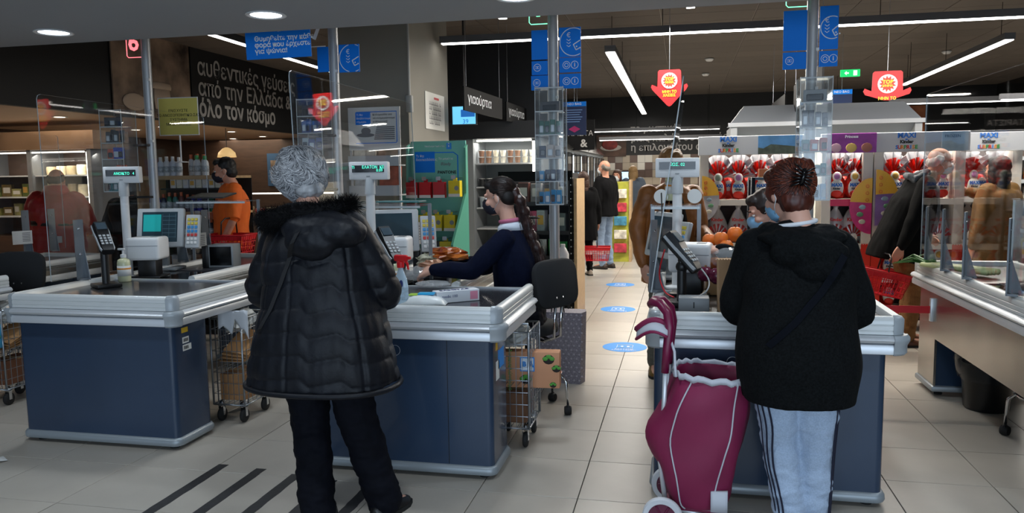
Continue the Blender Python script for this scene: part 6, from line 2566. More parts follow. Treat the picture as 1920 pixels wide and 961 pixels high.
# waste bin under the right-hand counter
t = thing('waste_bin', 'black waste bin with a clear liner under the right-hand counter', 'bin', (1.96, 5.53, 0), 0)
b = Mb()
b.lathe([(.0, 0), (.125, 0), (.135, .01), (.158, .30), (.162, .31), (.152, .31), (.13, .02), (0, .02)], 28)
obj('bin', b, BLACKP, t, 60)
b = Mb()
L = []
for i in range(7):
    u = i / 6
    z = .20 + .26 * u
    L.append([V(((.17 + .03 * math.sin(u * 3) + .022 * noise.noise(V((k * .7, u * 4, 3)))) * math.cos(2 * PI * k / 26), (.17 + .03 * math.sin(u * 3) + .022 * noise.noise(V((k * .7, u * 4, 3)))) * math.sin(2 * PI * k / 26), z + .02 * noise.noise(V((k * .9, u, 1))))) for k in range(26)])
b.loft(L, caps=False)
obj('liner', b, clear_mat('dark_liner', (.55, .57, .6), .15, 1.5, '3a3d40', .25), t, True)
for k in range(4):
    b = Mb()
    y = 5.35 + k * .08
    b.tube([(1.80 + .06 * k, y, .72), (1.82 + .05 * k, y - .02, .5), (1.92 + .04 * k, y - .06, .38 + .03 * k), (2.05 + .02 * k, y, .48), (2.1 + .02 * k, y + .03, .72)], .005, 6)
    tag(obj('cable', b, GREYP if k % 2 else RUBBER, smooth=True), '%s looping cable from the left under the right-hand counter' % ORD[k], 'cable')

# ------------------------------------------------------------------ blue round floor stickers
for k, (x, y) in enumerate(((-.50, 7.0), (-.72, 8.98), (-.85, 11.0))):
    t = thing('floor_sticker', 'blue round floor sticker with white marks, %s' % ('nearest to the counters', 'middle one of three', 'farthest one of three')[k], 'sticker', (x, y, 0), 0, 'blue distance stickers on the floor')
    b = Mb()
    b.lathe([(0, .0005), (.20, .0005), (.20, .0015), (0, .0015)], 40)
    obj('disc', b, BLUE2, t)
    I3 = Matrix.Identity(3)
    b = Mb()
    b.tube([(-.07, -.05, .002), (.07, -.05, .002), (.07, .08, .002), (-.07, .08, .002)], .004, 4, closed=True)
    for q in (-.025, .03):
        b.ell((q, .02, .002), (.014, .02, .001), 8, 4)
    obj('emblem', b, LETW, t, kind='stuff')
    text('ΚΡΑΤΑΜΕ\nΑΠΟΣΤΑΣΕΙΣ', .035, (0, -.11, .0018), LETW, t, rot=I3)
# ------------------------------------------------------------------ shelving and goods of the sales floor
SHM = mat('shelf_grey_metal', '6f7276', .45, .4)
TAGW = mat('price_tag_white', 'c9cacb', .7)


def goods_row(par_label, x0, x1, y, z, n, hts, cols, dep=.08, nm='packet', cat='packet', grp=None, style='box', words=None, jit=.3, wf=.84, base='ordinal'):
    """n products side by side, each a thing with a body and a label or cap"""
    src = {}
    for i in range(n):
        wd = (x1 - x0) / n
        x = x0 + (i + .5) * wd
        c = cols[i % len(cols)] if isinstance(cols, (list, tuple)) else cols
        h = random.uniform(*hts)
        key = (c, style, round(h, 2))
        lab = '%s %s from the left %s' % (ORD[i], words or nm.replace('_', ' '), par_label)
        if key in src:
            dup(src[key], (x, y, z), random.uniform(-jit, jit), lab)
            continue
        t = thing(nm, lab, cat, (x, y, z), random.uniform(-jit, jit), grp)
        src[key] = t
        m = mat('pack_' + c, c, .4, var=(16, .25))
        w_ = wd * wf / 2
        if style == 'box':
            b = Mb()
            b.cbox((0, 0, h / 2), (w_ * 2, dep, h), bev=.003, seg=1)
            obj('pack', b, m, t)
            b = Mb()
            b.box(-w_ * .7, w_ * .7, -dep / 2 - .0015, -dep / 2, h * .3, h * .75)
            obj('printed_patch', b, mat('patch_' + ('pale' if i % 3 else 'warm'), 'cfcbc2' if i % 3 else 'd0a04a', .5), t)
        elif style == 'bottle':
            b = Mb()
            b.lathe([(0, 0), (w_ * .9, 0), (w_, .01), (w_, h * .62), (w_ * .8, h * .74), (w_ * .42, h * .8), (w_ * .42, h * .83), (0, h * .83)], 14, sy=.8)
            obj('body', b, m, t, 50)
            b = Mb()
            b.lathe([(w_ * .5, h * .80), (w_ * .52, h * .83), (w_ * .5, h), (0, h)], 12)
            obj('cap', b, mat('cap_' + (words or 'x')[:4], {'whit': 'd9d9d6', 'red ': 'c2202a', 'gree': '2a8f4a'}.get((words or '')[:4], 'b4562a'), .4), t, 50)
            b = Mb()
            b.lathe([(w_ + .001, h * .2), (w_ + .0018, h * .2), (w_ + .0018, h * .5), (w_ + .001, h * .5)], 14, sy=.8)
            obj('label_band', b, mat('band_pale', 'a9b3ba', .5, var=(50, .5)), t, True)
        elif style == 'cup':
            b = Mb()
            b.lathe([(0, 0), (w_ * .72, 0), (w_ * .95, h * .92), (w_ * .95, h * .95), (0, h * .95)], 14)
            obj('cup', b, m, t, 50)
            b = Mb()
            b.lathe([(0, h * .95), (w_ * 1.02, h * .95), (w_ * 1.02, h), (0, h)], 14)
            obj('lid', b, PAPER, t, 50)
        elif style == 'bag':
            b = Mb()
            L = []
            for zz, ww, dd in ((0, .8, .9), (h * .1, 1, 1), (h * .55, 1.0, .9), (h * .85, .95, .35), (h, .98, .05)):
                L.append([V((-w_ * ww, 0, zz)), V((-w_ * ww * .6, -dep / 2 * dd, zz)), V((w_ * ww * .6, -dep / 2 * dd, zz)), V((w_ * ww, 0, zz)), V((w_ * ww * .6, dep / 2 * dd, zz)), V((-w_ * ww * .6, dep / 2 * dd, zz))])
            b.loft(L)
            obj('pouch', b, m, t, 60)
            b = Mb()
            b.ell((0, -dep * .47, h * .45), (w_ * .55, .006, h * .2), 12, 6)
            obj('printed_patch', b, mat('patch_pale', 'cfcbc2', .5), t, True)
        elif style == 'cheese':
            b = Mb()
            b.lathe([(0, 0), (w_ * .9, 0), (w_, h * .2), (w_, h * .8), (w_ * .9, h), (0, h)], 18)
            obj('wheel', b, m, t, 60)
            b = Mb()
            b.lathe([(0, h), (w_ * .5, h), (w_ * .5, h + .001), (0, h + .001)], 12)
            obj('paper_disc', b, PAPER, t)
    return


def shelf_unit(name, label, loc, w_, d_, levels, top, mt=SHM, sides=True, back=None, edge=None, cat='shelf', tk=.025):
    t = thing(name, label, cat, loc, 0)
    for z in levels:
        b = Mb()
        b.box(0, w_, 0, d_, z - tk, z)
        s_ = obj('shelf_board', b, mt, t)
        b = Mb()
        b.box(0, w_, -.006, 0, z - .035, z + .005)
        obj('price_rail', b, edge or GREYP, s_)
    if sides:
        for x in ((0,) if sides == 'left' else (0, w_ - .02)):
            b = Mb()
            b.box(x, x + .02, 0, d_, 0, top)
            obj('side_panel', b, mt, t)
    b = Mb()
    b.box(0, w_, d_ - .01, d_, 0, top)
    obj('back_panel', b, back or mt, t)
    b = Mb()
    b.box(0, w_, .02, d_, 0, .09)
    obj('plinth', b, BLACKP, t)
    return t


# --- shelves with bottles in front of the orange shirt
LS = shelf_unit('display_shelf', 'low wooden shelf unit with bottles and tubes beside the orange polo shirt', (-5.42, 6.95, 0), 1.03, .45, (.35, .62, .98, 1.24, 1.60), 1.60, WOODL, 'left', mat('shelf_back_dark', '2a2522', .7), WOODL)
G1 = 'toiletries on the wooden shelves'
goods_row('on top of the wooden shelf unit', -5.28, -4.93, 7.02, 1.60, 5, (.19, .205), ['d2d6da', 'c4ccd8'], style='bottle', nm='white_bottle', cat='bottle', grp=G1, words='white bottle', wf=.95, jit=.1)
goods_row('behind the white bottles', -5.0, -4.78, 7.22, 1.60, 3, (.22, .235), ['bfc5cc'], style='bottle', nm='red_capped_bottle', cat='bottle', grp=G1, words='red-capped bottle', jit=.1)
goods_row('right of the red caps', -4.86, -4.68, 7.1, 1.60, 2, (.20, .21), ['c5ccd2'], style='bottle', nm='green_capped_bottle', cat='bottle', grp=G1, words='green-capped bottle', jit=.1)
goods_row('on the upper front ledge of the wooden shelf', -5.05, -4.40, 6.99, 1.48, 9, (.09, .11), ['cfccc6', 'd0cbb8', 'c8c8cc'], style='box', dep=.04, nm='small_carton', cat='carton', grp=G1, jit=.05)
b = Mb()
b.box(.30, 1.06, -.03, .10, 1.465, 1.48)
obj('front_ledge', b, BLACKP, LS)
goods_row('on the second wooden shelf', -5.38, -4.42, 7.08, 1.24, 14, (.17, .20), ['2f3a9c', '3d3fb0', '2a3550', '2c6b52', '3d7d78', '6b3a3a', '4a2f38'], style='bottle', nm='tube_bottle', cat='bottle', grp=G1, words='orange-capped tube', jit=.1)
goods_row('on the third wooden shelf', -5.38, -4.42, 7.08, .98, 13, (.16, .19), ['5c2f20', '20503a', '20605a', '5f2a5a', '2a2430'], style='bottle', nm='tube_bottle', cat='bottle', grp=G1, words='orange-capped tube', jit=.1)
goods_row('on the fourth wooden shelf', -5.38, -4.42, 7.08, .62, 8, (.15, .2), ['9a9a96', '8d6a50', 'a0a6ad'], style='box', nm='low_carton', cat='carton', grp=G1, jit=.1)
for i in range(7):
    b = Mb()
    b.box(0, .055, 0, .002, 0, .03)
    tag(obj('price_tag', b, TAGW, loc=(-5.16 + (i % 4) * .2, 6.935, (1.225 if i < 4 else .965))), '%s white price tag from the left on the %s wooden shelf' % (ORD[i % 4], 'second' if i < 4 else 'third'), 'price tag', 'price tags on the wooden shelves')

# --- cheese cabinet at the far left
t = thing('cheese_cabinet', 'tall glass-doored cheese cabinet with lit shelves behind the red coat', 'cabinet', (-10.6, 9.9, 0), 0)
b = Mb()
b.box(0, 2.15, 0, .7, 0, .75)
b.box(0, 2.15, .64, .7, .75, 2.05)
obj('carcass', b, WOODD, t, kind='stuff')
b = Mb()
b.box(0, 2.25, -.05, .7, 2.03, 2.30)
obj('top_hood', b, mat('bronze_hood', '7d6550', .25, .6, var=(1.5, .2)), t)
for x in (0, 1.04, 2.08):
    b = Mb()
    b.box(x, x + .07, 0, .66, .75, 2.03)
    obj('post', b, SHM, t)
for z in (1.05, 1.34, 1.66):
    b = Mb()
    b.box(.05, 2.1, .06, .62, z - .02, z)
    obj('shelf', b, GREYP, t)
for x in (.07, 1.11):
    b = Mb()
    b.box(x, x + .97, .01, .016, .78, 2.0)
    obj('glass_door', b, GLASS, t)
b = Mb()
b.box(2.045, 2.075, .03, .06, .80, 1.99)
obj('light_tube', b, mat('cabinet_tube', 'ffffff', .5, emit=((1, .96, .86), 7)), t)
b = Mb()
b.box(.1, 2.0, .03, .06, 1.985, 2.005)
obj('top_tube', b, mat('cabinet_tube2', 'ffffff', .5, emit=((1, .94, .82), 2.5)), t)
area('cheese_cabinet_light', (-9.4, 9.98, 1.95), (R(25), 0, 0), 2.0, .1, 14, (1, .93, .8))
G2 = 'cheeses in the glass cabinet'
CHC = ['b9a887', 'c9bd9c', '8f8265', 'd2c9ae', 'b0976a']
goods_row('on the top cabinet shelf', -9.5, -8.6, 10.2, 1.66, 5, (.12, .17), CHC, style='cheese', nm='cheese', cat='cheese', grp=G2, words='pale cheese')
goods_row('on the middle cabinet shelf', -9.5, -8.6, 10.2, 1.34, 5, (.14, .22), CHC, style='cheese', nm='cheese', cat='cheese', grp=G2, words='tall cheese')
goods_row('on the lower cabinet shelf', -9.5, -8.6, 10.2, 1.05, 5, (.10, .18), ['c7b56e', 'c99a5a', 'd2cdb8'], style='cheese', nm='cheese', cat='cheese', grp=G2, words='low cheese')
goods_row('on the cabinet shelf left of the post', -10.5, -9.6, 10.2, 1.34, 5, (.10, .2), ['5c6a2e', '6b5a30', '8f8a55'], style='box', nm='pickle_pack', cat='packet', grp=G2, words='dark pack')
goods_row('on the low cabinet shelf left of the post', -10.5, -9.6, 10.2, 1.05, 5, (.10, .2), ['7a7a3a', '6b5a30', '8f8a55'], style='box', nm='pickle_pack', cat='packet', grp=G2, words='dull pack')
# wooden crates before the cabinet
for k, (x, z, c_) in enumerate(((-8.2, .0, 0), (-8.15, .33, 0), (-7.75, .0, 0), (-7.3, .0, 0))):
    t = thing('wooden_crate', ('wooden crate on the floor left of the dark bending figure', 'wooden crate stacked on another beside the cabinet', 'second wooden crate from the left on the floor', 'third wooden crate from the left on the floor')[k], 'crate', (x, 8.9, z), 0, 'wooden crates by the cheese cabinet')
    for i in range(3):
        for y in (-.15, .15):
            b = Mb()
            b.box(-.2, .2, y - .006, y + .006, .01 + i * .1, .09 + i * .1)
            obj('slat', b, WOODL, t)
    b = Mb()
    b.box(-.2, .2, -.15, .15, 0, .01)
    b.box(-.206, -.194, -.15, .15, 0, .31)
    b.box(.194, .206, -.15, .15, 0, .31)
    obj('frame', b, WOODL, t, kind='stuff')
# deli counter deep on the left
t = thing('deli_counter', 'glass-fronted deli counter far behind the orange polo shirt', 'counter', (-9.6, 13.4, 0), 0)
b = Mb()
b.box(0, 3.6, 0, .9, 0, .9)
obj('base', b, WOODD, t)
b = Mb()
b.box(0, 3.6, .0, .012, .9, 1.3)
obj('glass_front', b, GLASS, t)
b = Mb()
b.box(0, 3.6, .0, .5, 1.3, 1.32)
obj('glass_top', b, GLASS, t)
b = Mb()
b.box(0.05, 3.55, .05, .08, 1.27, 1.295)
obj('light_tube', b, mat('cabinet_tube2', 'ffffff', .5, emit=((1, .94, .82), 2.5)), t)
goods_row('in the deli counter', -9.5, -6.2, 13.7, .90, 14, (.08, .16), ['b4603a', 'c7b08a', '8a2f28', 'cfc4a4'], style='cheese', nm='deli_piece', cat='food', grp='food in the deli counter', words='deli piece')
for k, (x, y, c_, lb) in enumerate(((-8.55, 15.49, '2a4f73', 'blue framed picture on the dark wood at the left rear'), (-7.95, 15.49, '8a6a48', 'warm framed picture on the dark wood at the left rear'))):
    t = thing('framed_picture', lb, 'picture', (x, y, 1.75), 0)
    b = Mb()
    b.box(-.25, .25, 0, .03, -.35, .35)
    obj('frame', b, mat('frame_' + c_, c_, .5), t)
    b = Mb()
    b.box(-.17, .17, -.005, 0, -.28, .2)
    obj('print', b, mat('print_sepia', '4a372b', .6, var=(6, .6, '9a8a78')), t)
b = Mb()
b.box(-10.9, -6.9, 15.53, 15.6, 0, 2.42)
struct('wall_partition', b, WOODD)
t = thing('pendant_lamp', 'cream pendant lamp shade above the man in the orange polo', 'lamp', (-7.75, 12.3, 1.94), 0)
b = Mb()
b.lathe([(.16, 0), (.14, .08), (.07, .15), (.02, .17), (.0, .17), (.06, .14), (.13, .075), (.15, 0)], 20)
obj('shade', b, mat('cream_shade', 'cbb38a', .5, emit=('e0b878', .6)), t, True)
b = Mb()
b.tube([(0, 0, .17), (0, 0, .50)], .006, 6)
obj('cord', b, BLACKP, t)

# --- teal promotional stand by the pillar
TEAL = mat('teal_board', '6cb8a8', .5)
TEALD = mat('teal_board_dark', '4c9480', .5)
ts = thing('leaflet_stand', 'teal cardboard stand hung with red and yellow box packs, by the pillar', 'stand', (-2.58, 7.25, 0), 0)
b = Mb()
b.box(0, .55, 0, .02, .1, 1.90)
obj('back_board', b, TEAL, ts)
b = Mb()
S3 = Matrix(((0, 0, 1, 0), (1, 0, 0, 0), (0, 1, 0, 0), (0, 0, 0, 1)))
b.prism([(0, .1), (0, 1.88), (-.08, 1.85), (-.10, 1.5), (-.52, 1.10), (-.52, .1)], -.02, 0, T=S3)
wl_ = obj('left_wing', b, TEAL, ts)
b = Mb()
b.prism([(0, .1), (0, 1.86), (-.07, 1.83), (-.08, 1.40), (-.55, .95), (-.55, .1)], 0, .02, T=Matrix.Translation((.55, 0, 0)) @ S3)
obj('right_wing', b, TEALD, ts)
b = Mb()
b.box(.0, .55, -.48, .0, .0, .74)
obj('plinth_box', b, TEALD, ts)
b = Mb()
b.box(.04, .24, -.004, 0, 1.60, 1.80)
pb = obj('blue_field', b, BLUE, ts)
b = Mb()
b.tube([(.24, -.003, 1.79), (.43, -.003, 1.79), (.47, -.003, 1.76), (.47, -.003, 1.40)], .006, 4)
obj('blue_line', b, BLUE, ts)
text('Τι θα\nδιασκεδάσεις', .034, (.05, -.006, 1.74), LETW, pb, align='LEFT')
text('Υπολογιστικό στα', .024, (.24, -.003, 1.85), LETW, ts)
b = Mb()
b.box(.36, .41, -.004, 0, 1.82, 1.88)
lg = obj('logo', b, BLUE2, ts)
text('A\nB', .026, (.385, -.006, 1.862), LETW, lg)
text('Το μαγέψα', .028, (.35, -.003, 1.73), LETW, ts)
text('iRiedy', .042, (.35, -.003, 1.68), mat('grey_print2', '6d7f7d', .6), ts, bold=.001)
text('PANTONE', .040, (.36, -.003, 1.60), LETK, ts, bold=.0012)
for i, s_ in enumerate(('Τι θα', 'απασχολήσεις')):
    text(s_, .04, (.006, -.26, .92 - i * .05), LETW, ts, rot=SIDE)
b = Mb()
b.box(0, .003, -.50, -.10, .76, .98)
obj('blue_field', b, BLUE, ts)
REDP = mat('red_carton', 'b3121f', .4)
YELP = mat('yellow_carton', 'd8c21a', .4)
pk = []
for lab, lst, m_, z in (('red', ((.06, 0), (.20, -.02), (.33, 0)), REDP, 1.36), ('yellow', ((.49, -.02),), YELP, 1.37), ('yellow low', ((.20, -.06), (.31, -.04), (.45, -.06)), YELP, 1.05), ('yellow lowest', ((.40, -.06),), YELP, .80), ('black', ((.28, -.04),), BLACKP, .80)):
    for i, (x, dy) in enumerate(lst):
        t = thing('hanging_box', '%s %s box hanging on the teal stand%s' % (ORD[i], {'red': 'red', 'yellow': 'top yellow', 'yellow low': 'middle-row yellow', 'yellow lowest': 'lowest yellow', 'black': 'small black'}[lab], ', from the left' if len(lst) > 1 else ''), 'box', (-2.58 + x, 7.16 + dy - .06, z), random.uniform(-.15, .15), 'boxes hanging on the teal stand')
        b = Mb()
        b.cbox((0, 0, .075), (.115, .06, .15), bev=.002, seg=1)
        obj('carton', b, m_, t)
        b = Mb()
        b.box(-.058, .058, -.0312, -.030, 0, .028)
        obj('white_band', b, PAPER, t)
        b = Mb()
        b.cbox((0, 0, .163), (.04, .01, .028), bev=.002, seg=1)
        obj('hanger_tab', b, m_, t)
        if m_ is YELP:
            b = Mb()
            b.lathe([(0, 0), (.022, 0), (.022, .002), (0, .002)], 16, T=Matrix.Translation((.025, -.031, .08)) @ Matrix.Rotation(R(90), 4, 'X'))
            obj('round_print', b, GREYM, t)
        b = Mb()
        b.tube([(0, .0, .172), (0, .16, .175)], .003, 5)
        b.box(-.022, .022, -.045, -.043, .165, .20)
        obj('hook', b, WIRE, t, kind='stuff')
# poster with cup and newspapers, standing on a grey rack, in front of the pillar
t = thing('newspaper_rack', 'pale wire rack topped by a blue and white poster of a cup and newspapers', 'rack', (-2.88, 6.48, 0), 0)
b = Mb()
b.box(.0, .48, 0, .012, 1.80, 2.17)
ps = obj('poster', b, PAPER, t)
b = Mb()
b.tube([(.07, -.002, 1.86), (.44, -.002, 1.86), (.45, -.002, 1.87), (.45, -.002, 2.13), (.08, -.002, 2.13)], .004, 4)
b.box(.07, .21, -.003, 0, 2.02, 2.13)
obj('blue_field', b, BLUE, ps, kind='stuff')
for i, s_ in enumerate(('Τι θα', 'διαβάσουμε', 'σήμερα;')):
    text(s_, .024, (.08, -.005, 2.105 - i * .03), LETW, ps, align='LEFT')
for i, s_ in enumerate(('Καλημερίδα για', 'να ενημερώσουμε', 'καθημερινή!')):
    text(s_, .024, (.23, -.003, 2.105 - i * .03), LETK, ps, align='LEFT')
b = Mb()
b.ell((.16, -.003, 1.93), (.085, .003, .018), 16, 6)
b.ell((.165, -.004, 1.965), (.045, .003, .032), 14, 6)
for k in range(7):
    b.box(.24 + .004 * k, .43, -.004, -.001, 1.89 + k * .017, 1.90 + k * .017)
obj('printed_cup_and_papers', b, mat('grey_print', '77777a', .8), ps, kind='stuff')
for x in (0.01, .46):
    b = Mb()
    b.tube([(x, .02, 0), (x, .02, 1.85)], .012, 8)
    obj('upright', b, WHITE, t, True)
for z in (.5, .8, 1.1, 1.4, 1.66):
    b = Mb()
    b.box(0, .47, -.02, .14, z, z + .012)
    b.box(0, .47, -.03, -.02, z, z + .09)
    obj('tray', b, GREYP, t, kind='stuff')
for k in range(10):
    b = Mb()
    zz = (.52, .82, 1.12, 1.42, 1.68)[k // 2]
    b.cbox((0, 0, .12 if k < 8 else .08), (.20, .03, .24 if k < 8 else .16), bev=.003, T=Matrix.Rotation(R(-8), 4, 'X'))
    tag(obj('magazine', b, mat('mag_%d' % (k % 4), ('b8b4aa', '8d7a6a', 'a9aeb2', 'a8553c')[k % 4], .5, var=(12, .5)), loc=(-2.76 + (k % 2) * .23, 6.54, zz)), '%s magazine stack in the pale rack, %s row from the bottom' % (('left', 'right')[k % 2], ORD[k // 2]), 'magazine', 'magazines in the pale rack')

# --- fridge island behind the pole, yogurts, freezer row
t = thing('yogurt_fridge', 'grey open fridge with lit shelves of small cups behind the cashier', 'fridge', (-3.2, 10.9, 0), 0)
b = Mb()
b.box(0, 1.25, 0, .8, 0, .5)
b.box(0, .26, 0, .8, .5, 2.08)
b.box(1.17, 1.25, 0, .8, .5, 2.08)
b.box(0, 1.25, .74, .8, .5, 2.08)
obj('cabinet', b, GREYM, t, kind='stuff')
b = Mb()
b.box(-.1, 1.35, -.06, .8, 2.08, 2.32)
obj('top_fascia', b, mat('fridge_dark_fascia', '222326', .5), t)
for z in (.8, 1.10, 1.40, 1.74):
    b = Mb()
    b.box(.27, 1.16, .10, .72, z - .02, z)
    obj('shelf', b, GREYP, t)
b = Mb()
b.box(1.12, 1.15, .03, .06, .6, 2.04)
b.box(.3, 1.1, .05, .08, 2.045, 2.07)
obj('light_tube', b, mat('cabinet_tube', 'ffffff', .5, emit=((1, .96, .86), 7)), t, kind='stuff')
area('fridge_light', (-2.5, 11.1, 2.03), (0, 0, 0), .9, .2, 9, (1, .96, .88))
G3 = 'cups in the yogurt fridge'
goods_row('on the top fridge shelf, lower tier', -2.92, -2.06, 11.1, 1.74, 8, (.085, .09), ['7a5a48', '8a6a55', 'cfc6b0', 'd6d2c4'], style='cup', nm='yogurt_cup', cat='cup', grp=G3, words='lower yogurt cup')
goods_row('on the top fridge shelf, upper tier', -2.92, -2.06, 11.1, 1.835, 8, (.085, .09), ['7a5a48', '8a6a55', 'cfc6b0', 'd6d2c4'], style='cup', nm='yogurt_cup', cat='cup', grp=G3, words='stacked yogurt cup')
goods_row('on the second fridge shelf', -2.92, -2.06, 11.1, 1.40, 8, (.10, .12), ['2a2a2c', '2c2c30', '2a2a2c', 'cfcfc8', 'b8bcae', 'd6d2c4'], style='cup', nm='yogurt_cup', cat='cup', grp=G3, words='middle-shelf cup')
goods_row('on the third fridge shelf', -2.92, -2.06, 11.1, 1.10, 8, (.10, .16), ['9aa5ae', 'b7543a', 'cfcfc8'], style='cup', nm='yogurt_cup', cat='cup', grp=G3, words='low-shelf cup')
# dark bulkhead above with category boards
b = Mb()
b.box(-4.6, -2.0, 11.75, 11.85, 1.9, 3.62)
struct('trim_bulkhead', b, DARKW)
for k, (p0_, p1_, z, h_, tx) in enumerate((((-2.42, 8.6), (-2.35, 10.2), 2.30, .27, 'γιαούρτια'), ((-2.36, 10.5), (-2.32, 12.3), 2.30, .26, 'γιαούρτια'), ((1.36, 8.4), (1.38, 10.6), 2.30, .34, ''), ((1.42, 11.8), (1.43, 13.6), 2.36, .30, ''))):
    L_ = math.hypot(p1_[0] - p0_[0], p1_[1] - p0_[1])
    rz = math.atan2(p1_[1] - p0_[1], p1_[0] - p0_[0])
    t = thing('category_board', ('black hanging aisle board reading γιαούρτια, the nearer one', 'black hanging aisle board farther away, beside the case pole', 'black hanging aisle board left of the right-hand blue signs pole', 'small black hanging aisle board behind the right-hand case')[k], 'sign', (p0_[0], p0_[1], z), rz, 'black hanging aisle boards')
    b = Mb()
    b.cbox((L_ / 2, 0, h_ / 2), (L_, .02, h_), bev=.002, seg=1)
    obj('board', b, BLKM, t)
    if tx:
        text(tx, .16, (.12, -.0125, h_ / 2 + .01), LETW, t, align='LEFT', sx=1.3)
    for x in (.1, L_ - .1):
        b = Mb()
        b.tube([(x, 0, h_), (x, 0, 3.6 - z)], .003, 4)
        obj('cord', b, WIRE, t)
# screen
t = thing('wall_monitor', 'small lit monitor with a blue speech box left of the black aisle boards', 'monitor', at(870, 216, 9.6), R(0))
b = Mb()
b.cbox((0, .02, 0), (.33, .04, .24), bev=.004)
obj('housing', b, BLACKP, t)
b = Mb()
b.box(-.15, .15, -.002, 0, -.11, .11)
d_ = obj('display', b, mat('monitor_cyan', '6fc3e6', .3, emit=('6fc8ee', .9)), t)
b = Mb()
b.box(-.04, .14, -.004, -.002, -.02, .07)
obj('speech_box', b, mat('monitor_blue', '1f6fc0', .3, emit=('1d66bb', .6)), d_)
text('39', .08, (.02, -.004, -.08), mat('monitor_blue', '1f6fc0'), d_)
b = Mb()
b.tube([(0, .03, .12), (0, .03, 3.6 - at(870, 216, 9.6).z)], .012, 8)
obj('mount', b, BLACKP, t)
# upright freezers along the aisle
fr = None
for k in range(6):
    t = thing('freezer_door_cabinet', '%s glass-door freezer from the front in the row along the aisle' % ORD[k], 'freezer', (-2.85, 13.1 + k * 1.18, 0), 0, 'glass-door freezers along the aisle') if fr is None else None
    if fr is None:
        b = Mb()
        b.box(0, .86, 0, 1.16, 0, .35)
        b.box(0, .06, 0, 1.16, .35, 2.0)
        b.box(0, .86, 0, .04, .35, 2.0)
        b.box(0, .86, 0, 1.16, 1.96, 2.02)
        obj('cabinet', b, GREYM, t, kind='stuff')
        b = Mb()
        b.add([(.5, 0, 2.02), (.5, 1.16, 2.02), (.90, 1.16, 2.02), (.90, 0, 2.02), (.5, 0, 2.30), (.5, 1.16, 2.30), (.62, 1.16, 2.30), (.62, 0, 2.30)], [(0, 3, 2, 1), (4, 5, 6, 7), (0, 1, 5, 4), (3, 7, 6, 2), (0, 4, 7, 3), (1, 2, 6, 5)])
        obj('slanted_canopy', b, STEEL, t)
        for q in range(2):
            b = Mb()
            b.box(.862, .87, .05 + q * .56, .58 + q * .56, .38, 1.94)
            d_ = obj('glass_door', b, GLASS, t)
            b = Mb()
            y = .05 + q * .56
            b.tube([(.866, y, .38), (.866, y + .53, .38), (.866, y + .53, 1.94), (.866, y, 1.94)], .012, 4, closed=True)
            obj('door_frame', b, BLACKP, d_)
        for z in (.6, .95, 1.3, 1.65):
            b = Mb()
            b.box(.1, .8, .05, 1.12, z, z + .015)
            obj('shelf', b, GREYP, t)
            b = Mb()
            for i in range(9):
                hh = random.uniform(.14, .26)
                b.box(.5, .78, .08 + i * .115, .17 + i * .115, z + .015, z + .015 + hh)
            obj('frozen_packs', b, mat('frozen_packs', '9fb4c4', .5, var=(7, .8, 'c9c2a2')), t, kind='stuff')
        b = Mb()
        b.box(.80, .82, .03, .05, .4, 1.92)
        b.box(.80, .82, .6, .62, .4, 1.92)
        obj('light_tube', b, mat('cabinet_tube_cool', 'ffffff', .5, emit=((.85, .95, 1), 5)), t, kind='stuff')
        fr = t
    else:
        dup(fr, (-2.85, 13.1 + k * 1.18, 0), 0, '%s glass-door freezer from the front in the row along the aisle' % ORD[k])
# lettering and picture on the back wall
t = thing('back_wall_sign', 'black wall with cream Greek lettering and a meat picture above the mosaic', 'sign', (-2.3, 21.45, 2.0), 0)
b = Mb()
b.box(0, .80, 0, .03, .02, .60)
mp_ = obj('picture', b, mat('meat_board_print', '4a3428', .6, var=(3, .6)), t)
b = Mb()
b.ell((.38, -.005, .26), (.30, .01, .09), 18, 6)
obj('painted_plate', b, mat('plate_print', 'a9a39c', .6), mp_, True)
b = Mb()
b.ell((.36, -.014, .34), (.22, .01, .14), 18, 6)
obj('painted_meat', b, mat('meat_print', '7a241e', .6, var=(6, .5)), mp_, True)
for i, s_ in enumerate(('το μυστικό', 'μιας καλής συνταγής.', 'η επιλογή του σωστού')):
    text(s_, .25, (.92, -.003, .74 - i * .25), PALE, t, align='LEFT', bold=.004)
t = thing('aisle_banner', 'black banner lettered ΓΑΡΙΣΤΑ and an ampersand over the freezer row', 'sign', (-1.90, 14.4, 2.0), 0)
b = Mb()
b.box(-.25, .32, 0, .02, .0, .55)
obj('board', b, BLKM, t)
text('ΤΑΡΙΣΤΑ', .13, (.02, -.004, .30), PALE, t)
text('&', .2, (.12, -.004, .12), PALE, t, bold=.004)
b = Mb()
b.tube([(0, .01, .55), (0, .01, 1.6)], .004, 4)
obj('cord', b, WIRE, t)
